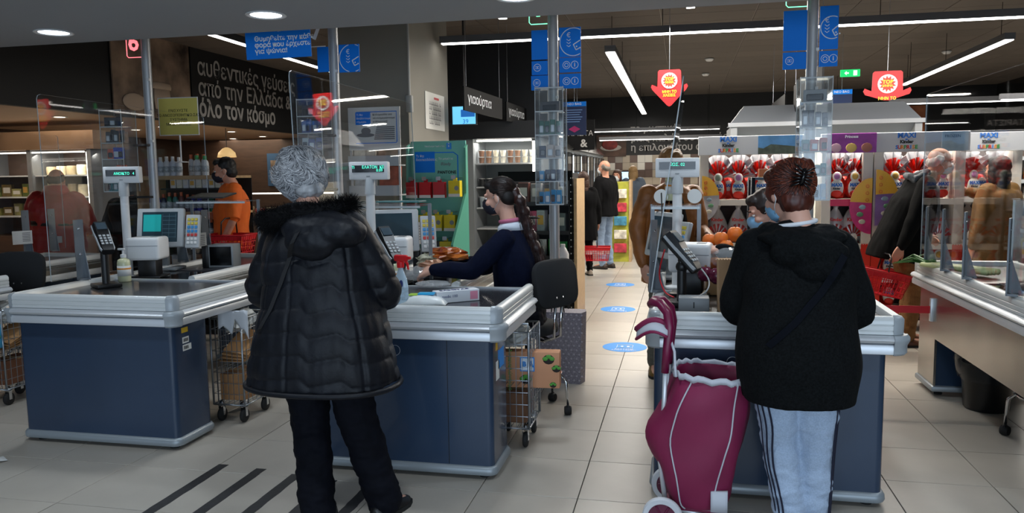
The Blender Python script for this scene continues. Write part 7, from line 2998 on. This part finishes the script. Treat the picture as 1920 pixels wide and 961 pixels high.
for k, (px, py, y, wd, hh, lb) in enumerate(((1077, 222, 11.9, .36, .50, 'dark blue hanging banner with a pink diamond and the words NEO ΒΑΘ'), (1578, 184, 12.8, .30, .26, 'blue hanging banner far behind the right-hand blue sign pole'))):
    p = at(px, py, y)
    t = thing('hanging_banner', lb, 'sign', p)
    b = Mb()
    b.box(-wd / 2, wd / 2, 0, .012, -hh / 2, hh / 2)
    obj('board', b, mat('dark_blue_banner', '10254f', .6), t)
    b = Mb()
    b.box(-wd / 2, wd / 2, -.002, 0, hh / 2 - .07, hh / 2)
    obj('heading_band', b, BLUE, t)
    text('NEO BAG' if k == 0 else 'NEO BAG', .05, (0, -.004, hh / 2 - .035), LETW, t)
    if k == 0:
        b = Mb()
        b.add([(-.09, -.003, -.16), (0, -.003, -.21), (.09, -.003, -.16), (0, -.003, -.11)], [(0, 1, 2, 3)])
        obj('pink_diamond', b, mat('pink_print2', 'b0246a', .6), t)
        for i in range(6):
            b = Mb()
            b.box(-.15, .12 - .02 * (i % 3), -.003, 0, .12 - i * .035, .132 - i * .035)
            obj('text_line', b, mat('blue_pale_print', '6f8fc0', .6), t)
    b = Mb()
    b.tube([(0, .005, hh / 2), (0, .005, 3.6 - p.z)], .003, 4)
    obj('cord', b, WIRE, t)

# --- dark rack with pots and bags behind the cashier
t = shelf_unit('goods_rack', 'black metal rack of transparent pots, pink and green goods behind the cashier', (-1.88, 7.95, 0), .76, .6, (.12, .40, .72, .98, 1.28), 1.58, mat('rack_dark', '26272a', .5), True, None, BLACKP)
b = Mb()
b.box(.755, .785, -.05, .0, 0, 1.60)
ps = obj('perforated_post', b, BLKM, t)
b = Mb()
for i in range(22):
    b.box(.764, .774, -.052, -.05, .05 + i * .07, .062 + i * .07)
    b.box(.785, .786, -.03, -.02, .05 + i * .07, .062 + i * .07)
obj('holes', b, PAPER, ps, kind='stuff')
b = Mb()
b.box(.80, .83, -.05, .6, 0, 1.52)
obj('wooden_end_board', b, WOODL, t)
b = Mb()
b.box(0, .76, 0, .03, 1.50, 1.60)
obj('top_rail', b, BLKM, t)
G4 = 'goods in the black rack'
goods_row('on the top black rack shelf', -1.82, -1.16, 8.05, 1.28, 5, (.18, .22), ['2f2a2a', '54302a', '8a8580', '4a3a36'], style='box', nm='rack_carton', cat='carton', grp=G4)
goods_row('on the second black rack shelf', -1.82, -1.16, 8.05, .98, 6, (.16, .24), ['6a6f72', '8f9496', 'b03c5c', 'a9adb0', '7c8584'], style='box', nm='rack_carton', cat='carton', grp=G4)
goods_row('on the third black rack shelf', -1.82, -1.16, 8.05, .72, 6, (.14, .2), ['2f8a4a', 'c8cdd0', '9a3048', 'b0b4b5', '3f9a4a'], style='bag', nm='rack_bag', cat='bag', grp=G4)
goods_row('on the fourth black rack shelf', -1.82, -1.16, 8.05, .40, 6, (.16, .24), ['7a7f84', 'c25a72', '3b6f3f', 'b0b4b5'], style='bag', nm='rack_bag', cat='bag', grp=G4)
b_ = bottle('water_bottle', 'clear plastic bottle with a blue cap behind the chair back', 'bottle', (-1.28, 7.3, .0), [(0, 0), (.04, 0), (.042, .01), (.042, .16), (.03, .21), (.014, .24), (.014, .25), (0, .25)], FILM, [(.016, .245), (.016, .27), (0, .27)], BLUE)
b_.location = (-1.02, 6.3, .70)
t = thing('side_table', 'small dark side table behind the chair holding bottles', 'table', (-1.08, 6.32, 0), 0)
b = Mb()
b.cbox((0, 0, .69), (.34, .22, .02), bev=.004)
obj('top', b, BLACKP, t)
for sx in (-.15, .15):
    for sy in (-.09, .09):
        b = Mb()
        b.tube([(sx, sy, 0), (sx, sy, .68)], .01, 6)
        obj('leg', b, BLACKP, t)
bottle('white_jug', 'tall white plastic bottle beside the grey pole behind the chair', 'bottle', (-.95, 6.27, .70), [(0, 0), (.05, 0), (.052, .01), (.05, .22), (.03, .26), (.018, .28), (0, .28)], WHITE, [(.02, .28), (.02, .30), (0, .30)], WHITE)
crumple('green_bag', 'crumpled green and white bag on the side table behind the plait', 'bag', (-1.19, 6.32, .70), (.06, .07, .09), mat('green_film', '2f8f3c', .4, var=(9, .7, 'c9d0c4')), 3)

# aisle promotional column with bright packs
t = thing('promo_column', 'narrow yellow-green promotional column of packs in the far aisle', 'stand', (-1.22, 13.9, 0), 0)
b = Mb()
b.box(0, .30, 0, .4, 0, 1.42)
obj('column', b, mat('yellow_green_board', 'a9a83a', .6, var=(5, .4)), t)
b = Mb()
b.box(.30, .34, -.02, .4, 0, 1.45)
obj('side_board', b, WOODL, t)
for i in range(5):
    b = Mb()
    b.cbox((.15, -.03, .25 + i * .24), (.22, .06, .16), bev=.01)
    obj('pack', b, mat('promo_%d' % (i % 3), ('c23a4a', 'd9cfc0', '4a90b0')[i % 3], .5, var=(12, .5)), t)
t = thing('info_screen', 'small lit screen at the end of the aisle', 'monitor', (-1.35, 19.8, 0), 0)
b = Mb()
b.box(-.22, .22, 0, .05, 1.28, 1.62)
obj('housing', b, BLACKP, t)
b = Mb()
b.box(-.20, .20, -.003, 0, 1.30, 1.60)
obj('display', b, mat('screen_white_blue', '8fc4ea', .3, emit=('a7d0f0', 1.2)), t)
b = Mb()
b.box(-.03, .03, .0, .04, 0, 1.28)
obj('post', b, BLACKP, t)
# ------------------------------------------------------------------ chocolate egg stands
CREAMB = mat('stand_cream_board', 'cfc9bf', .6)
REDB = mat('stand_red_board', 'd62b14', .55)
HEADG = mat('stand_header_grey', 'b9bcc0', .5)
FOILR = mat('red_foil', 'd0281c', .3, .25, var=(30, .5), bump=(40, .5, .006))
FOILS = mat('silver_foil', 'cfd0d3', .25, .4, bump=(40, .5, .006))
EGGW = mat('egg_white_card', 'd8d4cc', .5)
LTB = mat('letter_blue', '1c6cc4', .5)
LTR = mat('letter_red', 'c4201c', .5)


def fan(b, c, r, h, n=13, mi=0, seed=0):
    """pleated foil fan opening upwards"""
    c = V(c)
    vs = [c + V((0, -.01, 0))]
    for k in range(n + 1):
        a = R(-78 + 156 * k / n)
        rr = r * (1 + .18 * noise.noise(V((k, seed, 1))))
        vs.append(c + V((math.sin(a) * rr, (-.045 if k % 2 else .03), math.cos(a) * h * (1 + .15 * noise.noise(V((k, seed, 5)))))))
    for k in range(n + 1):
        vs.append(vs[k + 1] + V((0, .012, 0)))
    f = [(0, k + 1, k + 2) for k in range(n)] + [(k + 1, n + 2 + k, n + 3 + k, k + 2) for k in range(n)] + [(0, n + 3 + k, n + 2 + k) for k in range(n)]
    b.add(vs, f, mi)


def egg_pack(style, seed):
    t = thing('chocolate_egg', '', 'chocolate egg', (0, 0, 0), 0, 'foil-wrapped eggs in the stands')
    if style == 'bottom':       # small wrapped egg, foil top
        b = Mb()
        b.lathe([(0, 0), (.045, .01), (.062, .06), (.058, .12), (.03, .165), (0, .17)], 14, sy=.8)
        obj('egg', b, FOILR, t, True)
        b = Mb()
        b.ell((0, -.045, .085), (.047, .012, .062), 16, 8)
        cd = obj('card', b, EGGW, t, True)
        b = Mb()
        b.ell((0, -.052, .045), (.035, .010, .024), 14, 6)
        obj('red_swoosh', b, REDB, cd, True)
        text('MAXI', .030, (0, -.060, .108), LTB, cd, bold=.002)
    elif style == 'top':
        b = Mb()
        b.lathe([(0, 0), (.05, .01), (.07, .06), (.064, .13), (.035, .18), (.03, .2), (0, .2)], 14, sy=.8)
        obj('egg', b, FOILR, t, True)
        b = Mb()
        fan(b, (0, 0, .17), .085, .13, 13, 0, seed)
        obj('foil_fan', b, FOILR, t)
        b = Mb()
        fan(b, (0, .015, .16), .15, .19, 11, 0, seed + 3)
        obj('silver_fan', b, FOILS, t)
        b = Mb()
        b.ell((0, -.055, .08), (.052, .012, .068), 18, 8)
        b.ell((0, -.052, .165), (.036, .012, .038), 14, 8)
        cd = obj('card', b, EGGW, t, True)
        b = Mb()
        b.ell((0, -.064, .04), (.042, .008, .028), 14, 6)
        obj('red_swoosh', b, REDB, cd, True)
        b = Mb()
        b.ell((0, -.062, .168), (.024, .008, .024), 12, 6)
        obj('picture_spot', b, mat('spot_%d' % (seed % 3), ('8a9c8a', 'b07ab0', 'c9a24a')[seed % 3], .6), cd, True)
        text('MAXI', .034, (0, -.071, .105), LTB, cd, bold=.002)
        text('Kinder', .020, (0, -.071, .078), LETK, cd, bold=.001)
    else:                       # big wrapped bag with a peak
        b = Mb()
        b.lathe([(0, 0), (.06, .0), (.095, .05), (.10, .12), (.075, .20), (.04, .27), (.02, .30), (.03, .33), (0, .33)], 16, sy=.7)
        b.v = [v + V((noise.noise(v * 25) * .01, noise.noise(v * 22) * .01, 0)) for v in b.v]
        obj('wrapping', b, mat('white_print_foil', 'c9c6c4', .3, .3, bump=(30, .5, .005)), t, True)
        b = Mb()
        fan(b, (0, -.055, .05), .10, .12, 13, 0, seed)
        obj('red_fan', b, FOILR, t)
        tx = text('Kinder', .040, (0, -.082, .205), LTR, t, bold=.0015)
        b = Mb()
        b.ell((0, -.095, .045), (.034, .012, .045), 14, 8)
        obj('card', b, EGGW, t, True)
    t.scale = (1.2, 1.2, 1.32) if style != 'bag' else (1.08, 1.08, 1.12)
    return t


protos = {('top', s): egg_pack('top', s) for s in range(3)}
protos.update({('bottom', 0): egg_pack('bottom', 0), ('bag', 0): egg_pack('bag', 0), ('bag', 1): egg_pack('bag', 1)})
used = set()


def put_egg(style, s, loc, rz, label):
    key = (style, s if (style, s) in protos else 0)
    src = protos[key]
    if key not in used:
        used.add(key)
        src.location = loc
        src.rotation_euler = (0, 0, rz)
        src['label'] = label
    else:
        dup(src, loc, rz, label)


def egg_stand(x0, w_, y, who, header, seed, rz=0.0, cols=3):
    """cream and red cardboard stand with a printed header"""
    t = thing('egg_stand', 'cardboard stand of foil chocolate eggs, %s' % who, 'stand', (x0, y, 0), rz, 'cardboard egg stands')
    D = .34
    for x in (0, w_ - .085):
        b = Mb()
        b.box(x, x + .085, 0, D, .78, 1.75)
        obj('side_post', b, CREAMB, t)
        b = Mb()
        poly = [(x - .002, .0), (x + .087, .0)] + [(x + .087 - .089 * k / 8, .84 + (.012 if k % 2 else 0)) for k in range(9)]
        b.prism(poly, -D - .002, .004, T=Matrix(((1, 0, 0, 0), (0, 0, -1, 0), (0, 1, 0, 0), (0, 0, 0, 1))))
        obj('red_base_post', b, REDB, t)
    b = Mb()
    b.box(0, w_, D - .012, D, .05, 1.75)
    obj('back_board', b, mat('stand_inner_dark', '4a3f3c', .8), t)
    for z in (.22, .52, .85, 1.28):
        b = Mb()
        b.box(.085, w_ - .085, 0, D, z - .012, z)
        sh = obj('shelf', b, CREAMB, t)
        b = Mb()
        b.box(.085, w_ - .085, -.004, .002, z - .05, z + .004)
        obj('shelf_lip', b, CREAMB if z > .6 else REDB, sh)
        b = Mb()
        b.box(.10, .20, -.007, -.004, z - .045, z + .01)
        obj('price_tag', b, TAGW, sh)
    b = Mb()
    b.cbox((w_ / 2, -.01, 1.825), (w_ + .04, .06, .185), bev=.004, seg=1)
    hd_ = obj('header', b, HEADG, t)
    hx = {'dino': .27, 'pink': -.12, 'pale': .27, 'far': .3}[header]
    if header != 'pink':
        for s_, z, m_, sz in (('MAXI', 1.885, LTB, .068), ('με', 1.850, LTB, .02), ('Kinder', 1.826, LETK, .042)):
            text(s_, sz, (hx, -.042, z), m_, hd_, bold=.0025)
        xx = hx - .085
        for ch, c_ in zip('SURPRISE', ('1c6cc4', 'c4201c', 'd98a1c', '2a8f3c', 'c4201c', '1c6cc4', 'd98a1c', '2a8f3c')):
            text(ch, .048, (xx, -.042, 1.775), mat('ltr_' + c_, c_, .5), hd_, bold=.002)
            xx += .0245
        if header != 'far':
            b = Mb()
            a0, a1 = (w_ * .57, w_ - .005) if header == 'dino' else (w_ * .72, w_ + .0)
            b.box(a0, a1, -.044, -.041, 1.735, 1.915)
            pp = obj('printed_picture', b, mat('picture_' + header, '4f86b8' if header == 'dino' else '9db4c4', .5, var=(5, .35)), hd_)
            if header == 'dino':
                b = Mb()
                b.add([(a0, -.0455, 1.735), (a1, -.0455, 1.735), (a1, -.0455, 1.80), (a0 + .12, -.0455, 1.83), (a0 + .05, -.0455, 1.79), (a0, -.0455, 1.80)], [(0, 1, 2, 3, 4, 5)])
                obj('printed_hill', b, mat('print_hill', '4a5548', .6, var=(20, .4)), pp)
            else:
                text('FROZEN', .036, (a0 + .09, -.046, 1.87), LETK, pp)
    else:
        b = Mb()
        b.cbox((w_ / 2 + .02, -.045, 1.825), (w_ * .98, .012, .185), bev=.004)
        pp = obj('purple_picture', b, mat('purple_print', '8a2a8c', .5, var=(8, .25)), hd_)
        text('Princess', .036, (w_ / 2 + .02, -.053, 1.885), LETW, pp, bold=.001)
        for i, c_ in enumerate(('c9a0b0', 'd0b060', '9a5f50')):
            b = Mb()
            b.ell((w_ * (.2 + .3 * i) + .02, -.052, 1.78), (.05, .002, .045), 14, 6)
            obj('printed_blob', b, mat('soft_blob_' + c_, c_, .6), pp, True)
    n = cols
    iw = w_ - .17
    for i in range(n):
        x = .085 + iw * (i + .5) / n
        put_egg('top', (i + seed) % 3, (x0 + x, y + .10, 1.285), random.uniform(-.2, .2), '%s of the tall fan-topped eggs, upper shelf of the stand %s' % (ORD[i], who))
    for i in range(n - 1):
        x = .085 + iw * (i + 1) / n
        put_egg('bottom', 0, (x0 + x, y + .20, 1.285), random.uniform(-.2, .2), '%s small egg standing behind on the upper shelf, stand %s' % (ORD[i], who))
    for i in range(n):
        x = .085 + iw * (i + .5) / n
        put_egg('bag', i % 2, (x0 + x, y + .13, .855), random.uniform(-.15, .15), '%s peaked foil pack on the middle shelf, stand %s' % (ORD[i], who))
    for z, nm_ in ((.525, 'lower'), (.225, 'lowest')):
        for i in range(n):
            x = .085 + iw * (i + .5) / n
            put_egg('top' if z > .4 else 'bottom', i % 3 if z > .4 else 0, (x0 + x, y + .13, z), random.uniform(-.2, .2), '%s egg from the left on the %s shelf, stand %s' % (ORD[i], nm_, who))
    return t


e1 = egg_stand(.17, .97, 8.12, 'with the blue landscape header', 'dino', 0, cols=4)
e2 = egg_stand(1.33, .46, 8.12, 'with the purple header', 'pink', 1, cols=2)
e3 = egg_stand(1.80, .80, 8.12, 'with the pale FROZEN header', 'pale', 2, cols=3)
e4 = egg_stand(2.62, .62, 8.55, 'seen through the clear screen', 'far', 1, cols=2)


def disc(par, x, z, r, cols, side, y=-.045):
    """round wobbler board cut by the stand post: yellow quarter over a coloured round"""
    n = 20
    a0, a1 = (-90, 90) if side > 0 else (90, 270)
    pts = [(x + r * math.cos(R(a0 + (a1 - a0) * k / n)), z + r * 1.35 * math.sin(R(a0 + (a1 - a0) * k / n))) for k in range(n + 1)]
    b = Mb()
    b.prism(pts, 0, .006, T=Matrix.Translation((0, y, 0)) @ FRONT.to_4x4())
    d_ = obj('wobbler_board', b, mat('wob_' + cols[0], cols[0], .5, var=(10, .2)), par)
    m_ = [p for p in pts if p[1] > z + r * .15]
    m_ = m_ + ([(x, z + r * .15)] if side > 0 else [(x, z + r * .15)])
    b = Mb()
    b.prism(m_, 0, .003, T=Matrix.Translation((0, y - .0065, 0)) @ FRONT.to_4x4())
    obj('upper_field', b, mat('wob_' + cols[1], cols[1], .5), d_)
    for i in range(3):
        b = Mb()
        ring_mesh(b, (x + side * r * .22, y - .011, z + r * (.95 - i * .33)), .014, .002, n=14)
        obj('ring_mark', b, LTR, d_)
        b = Mb()
        b.ell((x + side * r * (.42 + .1 * (i % 2)), y - .008, z - r * (.05 + i * .35)), (r * .16, .002, r * .12), 12, 4)
        obj('printed_spot', b, mat('wob_spot_%d' % i, ('8aa0b0', '5f8f6a', 'b7b0a0')[i], .6), d_, True)
    return d_


disc(e1, .02, 1.30, .17, ('b4b2b6', 'd8a52c'), 1)
disc(e2, .45, 1.22, .20, ('c2246e', 'd8a52c'), -1)
disc(e3, .01, 1.30, .20, ('8a68a8', 'd8a52c'), 1)
b = Mb()
b.box(.08, .45, -.02, -.01, 1.22, 1.285)
obj('pink_strip', b, mat('pink_strip', 'c2184e', .5), e2)
b = Mb()
b.box(.0, .32, -.02, -.01, .74, .80)
obj('purple_strip', b, mat('purple_strip', '8a68a8', .5), e3)

# grey canopy of the island fridge behind the stands
t = thing('island_fridge', 'large grey-canopied fridge with lit interior behind the egg stands', 'fridge', (.58, 10.2, 0), 0)
CAN = mat('canopy_grey', '8e949b', .4, .1)
W_ = 2.2
b = Mb()
b.add([(0, 0, 2.16), (W_, 0, 2.16), (W_, .9, 2.16), (0, .9, 2.16), (.18, .35, 2.40), (W_ - .12, .35, 2.40), (W_ - .12, .9, 2.40), (.18, .9, 2.40)], [(0, 3, 2, 1), (4, 5, 6, 7), (0, 1, 5, 4), (1, 2, 6, 5), (2, 3, 7, 6), (3, 0, 4, 7)])
obj('canopy', b, CAN, t)
b = Mb()
b.box(-.03, W_ + .03, -.03, .02, 2.12, 2.17)
obj('front_trim', b, mat('trim_pale', 'c0c4c8', .4), t)
b = Mb()
b.add([(0, 0, 2.12), (W_, 0, 2.12), (W_, .25, 1.98), (0, .25, 1.98), (0, .03, 2.12), (W_, .03, 2.12)], [(0, 1, 2, 3), (4, 3, 2, 5)])
obj('inner_canopy', b, CAN, t)
for x in (0, W_ - .08):
    b = Mb()
    b.box(x, x + .08, .0, .9, 0, 2.12)
    obj('end_panel', b, GREYP, t)
b = Mb()
b.box(.08, W_ - .08, .85, .9, 0, 2.1)
obj('back_panel', b, mat('fridge_inner_white', 'c9c6ba', .5), t)
b = Mb()
b.box(.1, W_ - .1, .0, .9, 0, .9)
obj('base', b, GREYM, t)
b = Mb()
b.box(.12, W_ - .12, .30, .34, 1.955, 1.985)
obj('light_tube', b, mat('cabinet_tube2', 'ffffff', .5, emit=((1, .94, .82), 2.5)), t)
area('island_fridge_light', (1.65, 10.6, 1.94), (0, 0, 0), 1.8, .2, 18, (1, .96, .86))

# red arrow boards
for k, (px, y, lb) in enumerate(((1255, 8.3, 'red arrow-shaped hanging board, hidden partly by the screen edge'), (1663, 9.5, 'red arrow-shaped hanging board under the bright lamp strip'))):
    p = at(px, 168 if k == 0 else 177, y)
    s_ = 1.0 if k == 0 else 1.28
    t = thing('arrow_board', lb, 'sign', p, 0, 'red arrow boards')
    b = Mb()
    poly = [(-.10, .20), (.10, .20), (.115, .185), (.12, .03), (.175, .055), (.185, .03), (.17, .0), (.02, -.16), (0, -.17), (-.02, -.16), (-.17, .0), (-.185, .03), (-.175, .055), (-.12, .03), (-.115, .185)]
    if k:
        poly = [(x * 1.05, z if z > -.05 else -.05) for x, z in poly]
        poly = [q for i, q in enumerate(poly) if i not in (8,)]
    b.prism([(x * s_, z * s_) for x, z in poly], 0, .01, T=FRONT.to_4x4())
    bd = obj('board', b, mat('arrow_red', 'c4161c', .5), t)
    b = Mb()
    T = Matrix.Translation((0, -.012, .09 * s_)) @ FRONT.to_4x4()
    b.prism([(.08 * s_ * math.cos(2 * PI * i / 28), .08 * s_ * math.sin(2 * PI * i / 28)) for i in range(28)], 0, .003, T=T)
    dw = obj('white_round', b, LETW, bd)
    b = Mb()
    b.prism([((.072 if i % 2 else .048) * s_ * math.cos(2 * PI * i / 26), (.072 if i % 2 else .048) * s_ * math.sin(2 * PI * i / 26)) for i in range(26)], .003, .005, T=T)
    obj('starburst', b, mat('burst_red', 'a8301c', .5), dw)
    YEL = mat('letter_yellow', 'e6c32a', .5)
    text('TOP', .045 * s_, (0, -.018, .105 * s_), YEL, dw, bold=.002)
    text('ΜΗΝΑ', .028 * s_, (0, -.018, .072 * s_), YEL, dw, bold=.001)
    text('ΜΗΝ ΤΟ' if k else 'ΜΗΝ ΤΟ\nΧΑΣΕΙΣ', .036 * s_, (0, -.012, (-.035 if k else -.04) * s_), YEL, bd, bold=.001)
    b = Mb()
    b.tube([(0, .005, .2 * s_), (0, .005, 3.6 - p.z)], .003, 4)
    obj('cord', b, WIRE, t)
# shelves of packaged goods at the right
RS = shelf_unit('goods_shelf', 'tall lit shelf unit of packaged goods behind the right-hand clear screen', (2.50, 9.15, 0), 1.9, .6, (.35, .65, .92, 1.18, 1.44, 1.68), 1.95, mat('shelf_pale', '9a9c9e', .5), True, mat('shelf_back_warm', '6a5a50', .7), GREYP)
G5 = 'packaged goods on the right-hand shelves'
cs5 = [['c9a23a', '8a9a3a', 'b7472c', 'd0c8b8', '7a2a28'], ['c94a3a', 'cfc6b4', '9aa84a', 'b05a2c', 'd8d2c4'], ['b02a2a', '2c4f9a', 'b02a2a', 'd0c8b8', '3a5fa8'], ['c28a5a', 'd8cfc0', 'b54a34', 'a9703a'], ['c9b83a', 'b0342c', 'd0c8b8', 'c0682c'], ['8a2f28', 'b8a48a', 'c05a40']]
for i, z in enumerate((1.68, 1.44, 1.18, .92, .65, .35)):
    goods_row('on the %s right-hand shelf' % ('top', 'second', 'third', 'fourth', 'fifth', 'lowest')[i], 2.54, 4.36, 9.26, z, 15, (.12, .20), cs5[i], style='bag' if i in (0, 1, 3) else 'box', nm='goods_pack', cat='packet', grp=G5, words='goods pack', dep=.10)
area('goods_shelf_light', (3.4, 8.9, 2.15), (R(-30), 0, 0), 1.6, .1, 16, (1, .95, .86))
# fridge and picture further right
t = thing('picture_panel_orange', 'orange picture panel high on the wall behind the old man', 'picture', (4.3, 21.45, 2.2), 0)
b = Mb()
b.box(0, 1.6, 0, .05, .0, .95)
obj('panel', b, mat('orange_photo', '8a3a18', .6, var=(2, .6, 'b8744a')), t)
t = thing('drinks_fridge', 'glass-fronted fridge with green bottles at the right frame edge', 'fridge', (3.55, 8.3, 0), 0)
b = Mb()
b.box(0, .06, 0, .7, 0, 2.0)
b.box(0, 1.2, .65, .7, 0, 2.0)
b.box(0, 1.2, 0, .7, 1.94, 2.05)
b.box(0, 1.2, 0, .7, 0, .3)
obj('cabinet', b, GREYM, t, kind='stuff')
b = Mb()
b.box(.07, .10, .01, .04, .4, 1.92)
obj('light_tube', b, mat('cabinet_tube_cool', 'ffffff', .5, emit=((.85, .95, 1), 5)), t)
for z in (.7, 1.05, 1.4, 1.70):
    b = Mb()
    b.box(.1, 1.2, .08, .6, z - .015, z)
    obj('shelf', b, GREYP, t)
goods_row('on the top shelf of the drinks fridge', 3.68, 4.5, 8.5, 1.70, 6, (.18, .2), ['2a8f3c', '2a8f3c', 'b8bcc0'], style='bottle', nm='drink_bottle', cat='bottle', grp='bottles in the drinks fridge', words='green bottle')
goods_row('on the second shelf of the drinks fridge', 3.68, 4.5, 8.5, 1.40, 6, (.18, .22), ['9aa5ae', 'c9a23a', '3a6f9a'], style='bottle', nm='drink_bottle', cat='bottle', grp='bottles in the drinks fridge', words='drink bottle')
# purple box wall behind the auburn hair: dark shelf end with a card box
t = thing('till_rack', 'dark metal till rack with an orange carton on top, left of the auburn hair', 'rack', (.53, 6.28, 0), 0)
b = Mb()
for x in (0, .38):
    b.tube([(x, 0, 0), (x, 0, 1.52)], .018, 8)
    b.tube([(x, .3, 0), (x, .3, 1.52)], .018, 8)
obj('uprights', b, mat('rack_slate', '2b3038', .4, .5), t, True, kind='stuff')
for z in (.3, .7, 1.0, 1.25, 1.52):
    b = Mb()
    b.box(-.01, .39, -.01, .31, z - .02, z)
    obj('shelf', b, mat('rack_slate', '2b3038', .4, .5), t)
b = Mb()
b.cbox((.69, 6.40, 1.555), (.22, .12, .06), bev=.003)
tag(obj('orange_carton', b, mat('orange_card', 'd07038', .6)), 'small orange carton on the dark rack above the pale mask', 'box')
goods_row('on the dark till rack', .56, .90, 6.38, 1.25, 4, (.12, .16), ['3a2a7a', '4a3a86', '9a9aa0', '2a2a30'], style='box', nm='till_rack_box', cat='box', grp='boxes on the dark till rack')
goods_row('on the middle of the dark till rack', .56, .90, 6.38, 1.0, 4, (.12, .16), ['b0a12a', '6a6a70', 'c9c9c4', '2a2a30'], style='box', nm='till_rack_box', cat='box', grp='boxes on the dark till rack', words='middle till rack box')
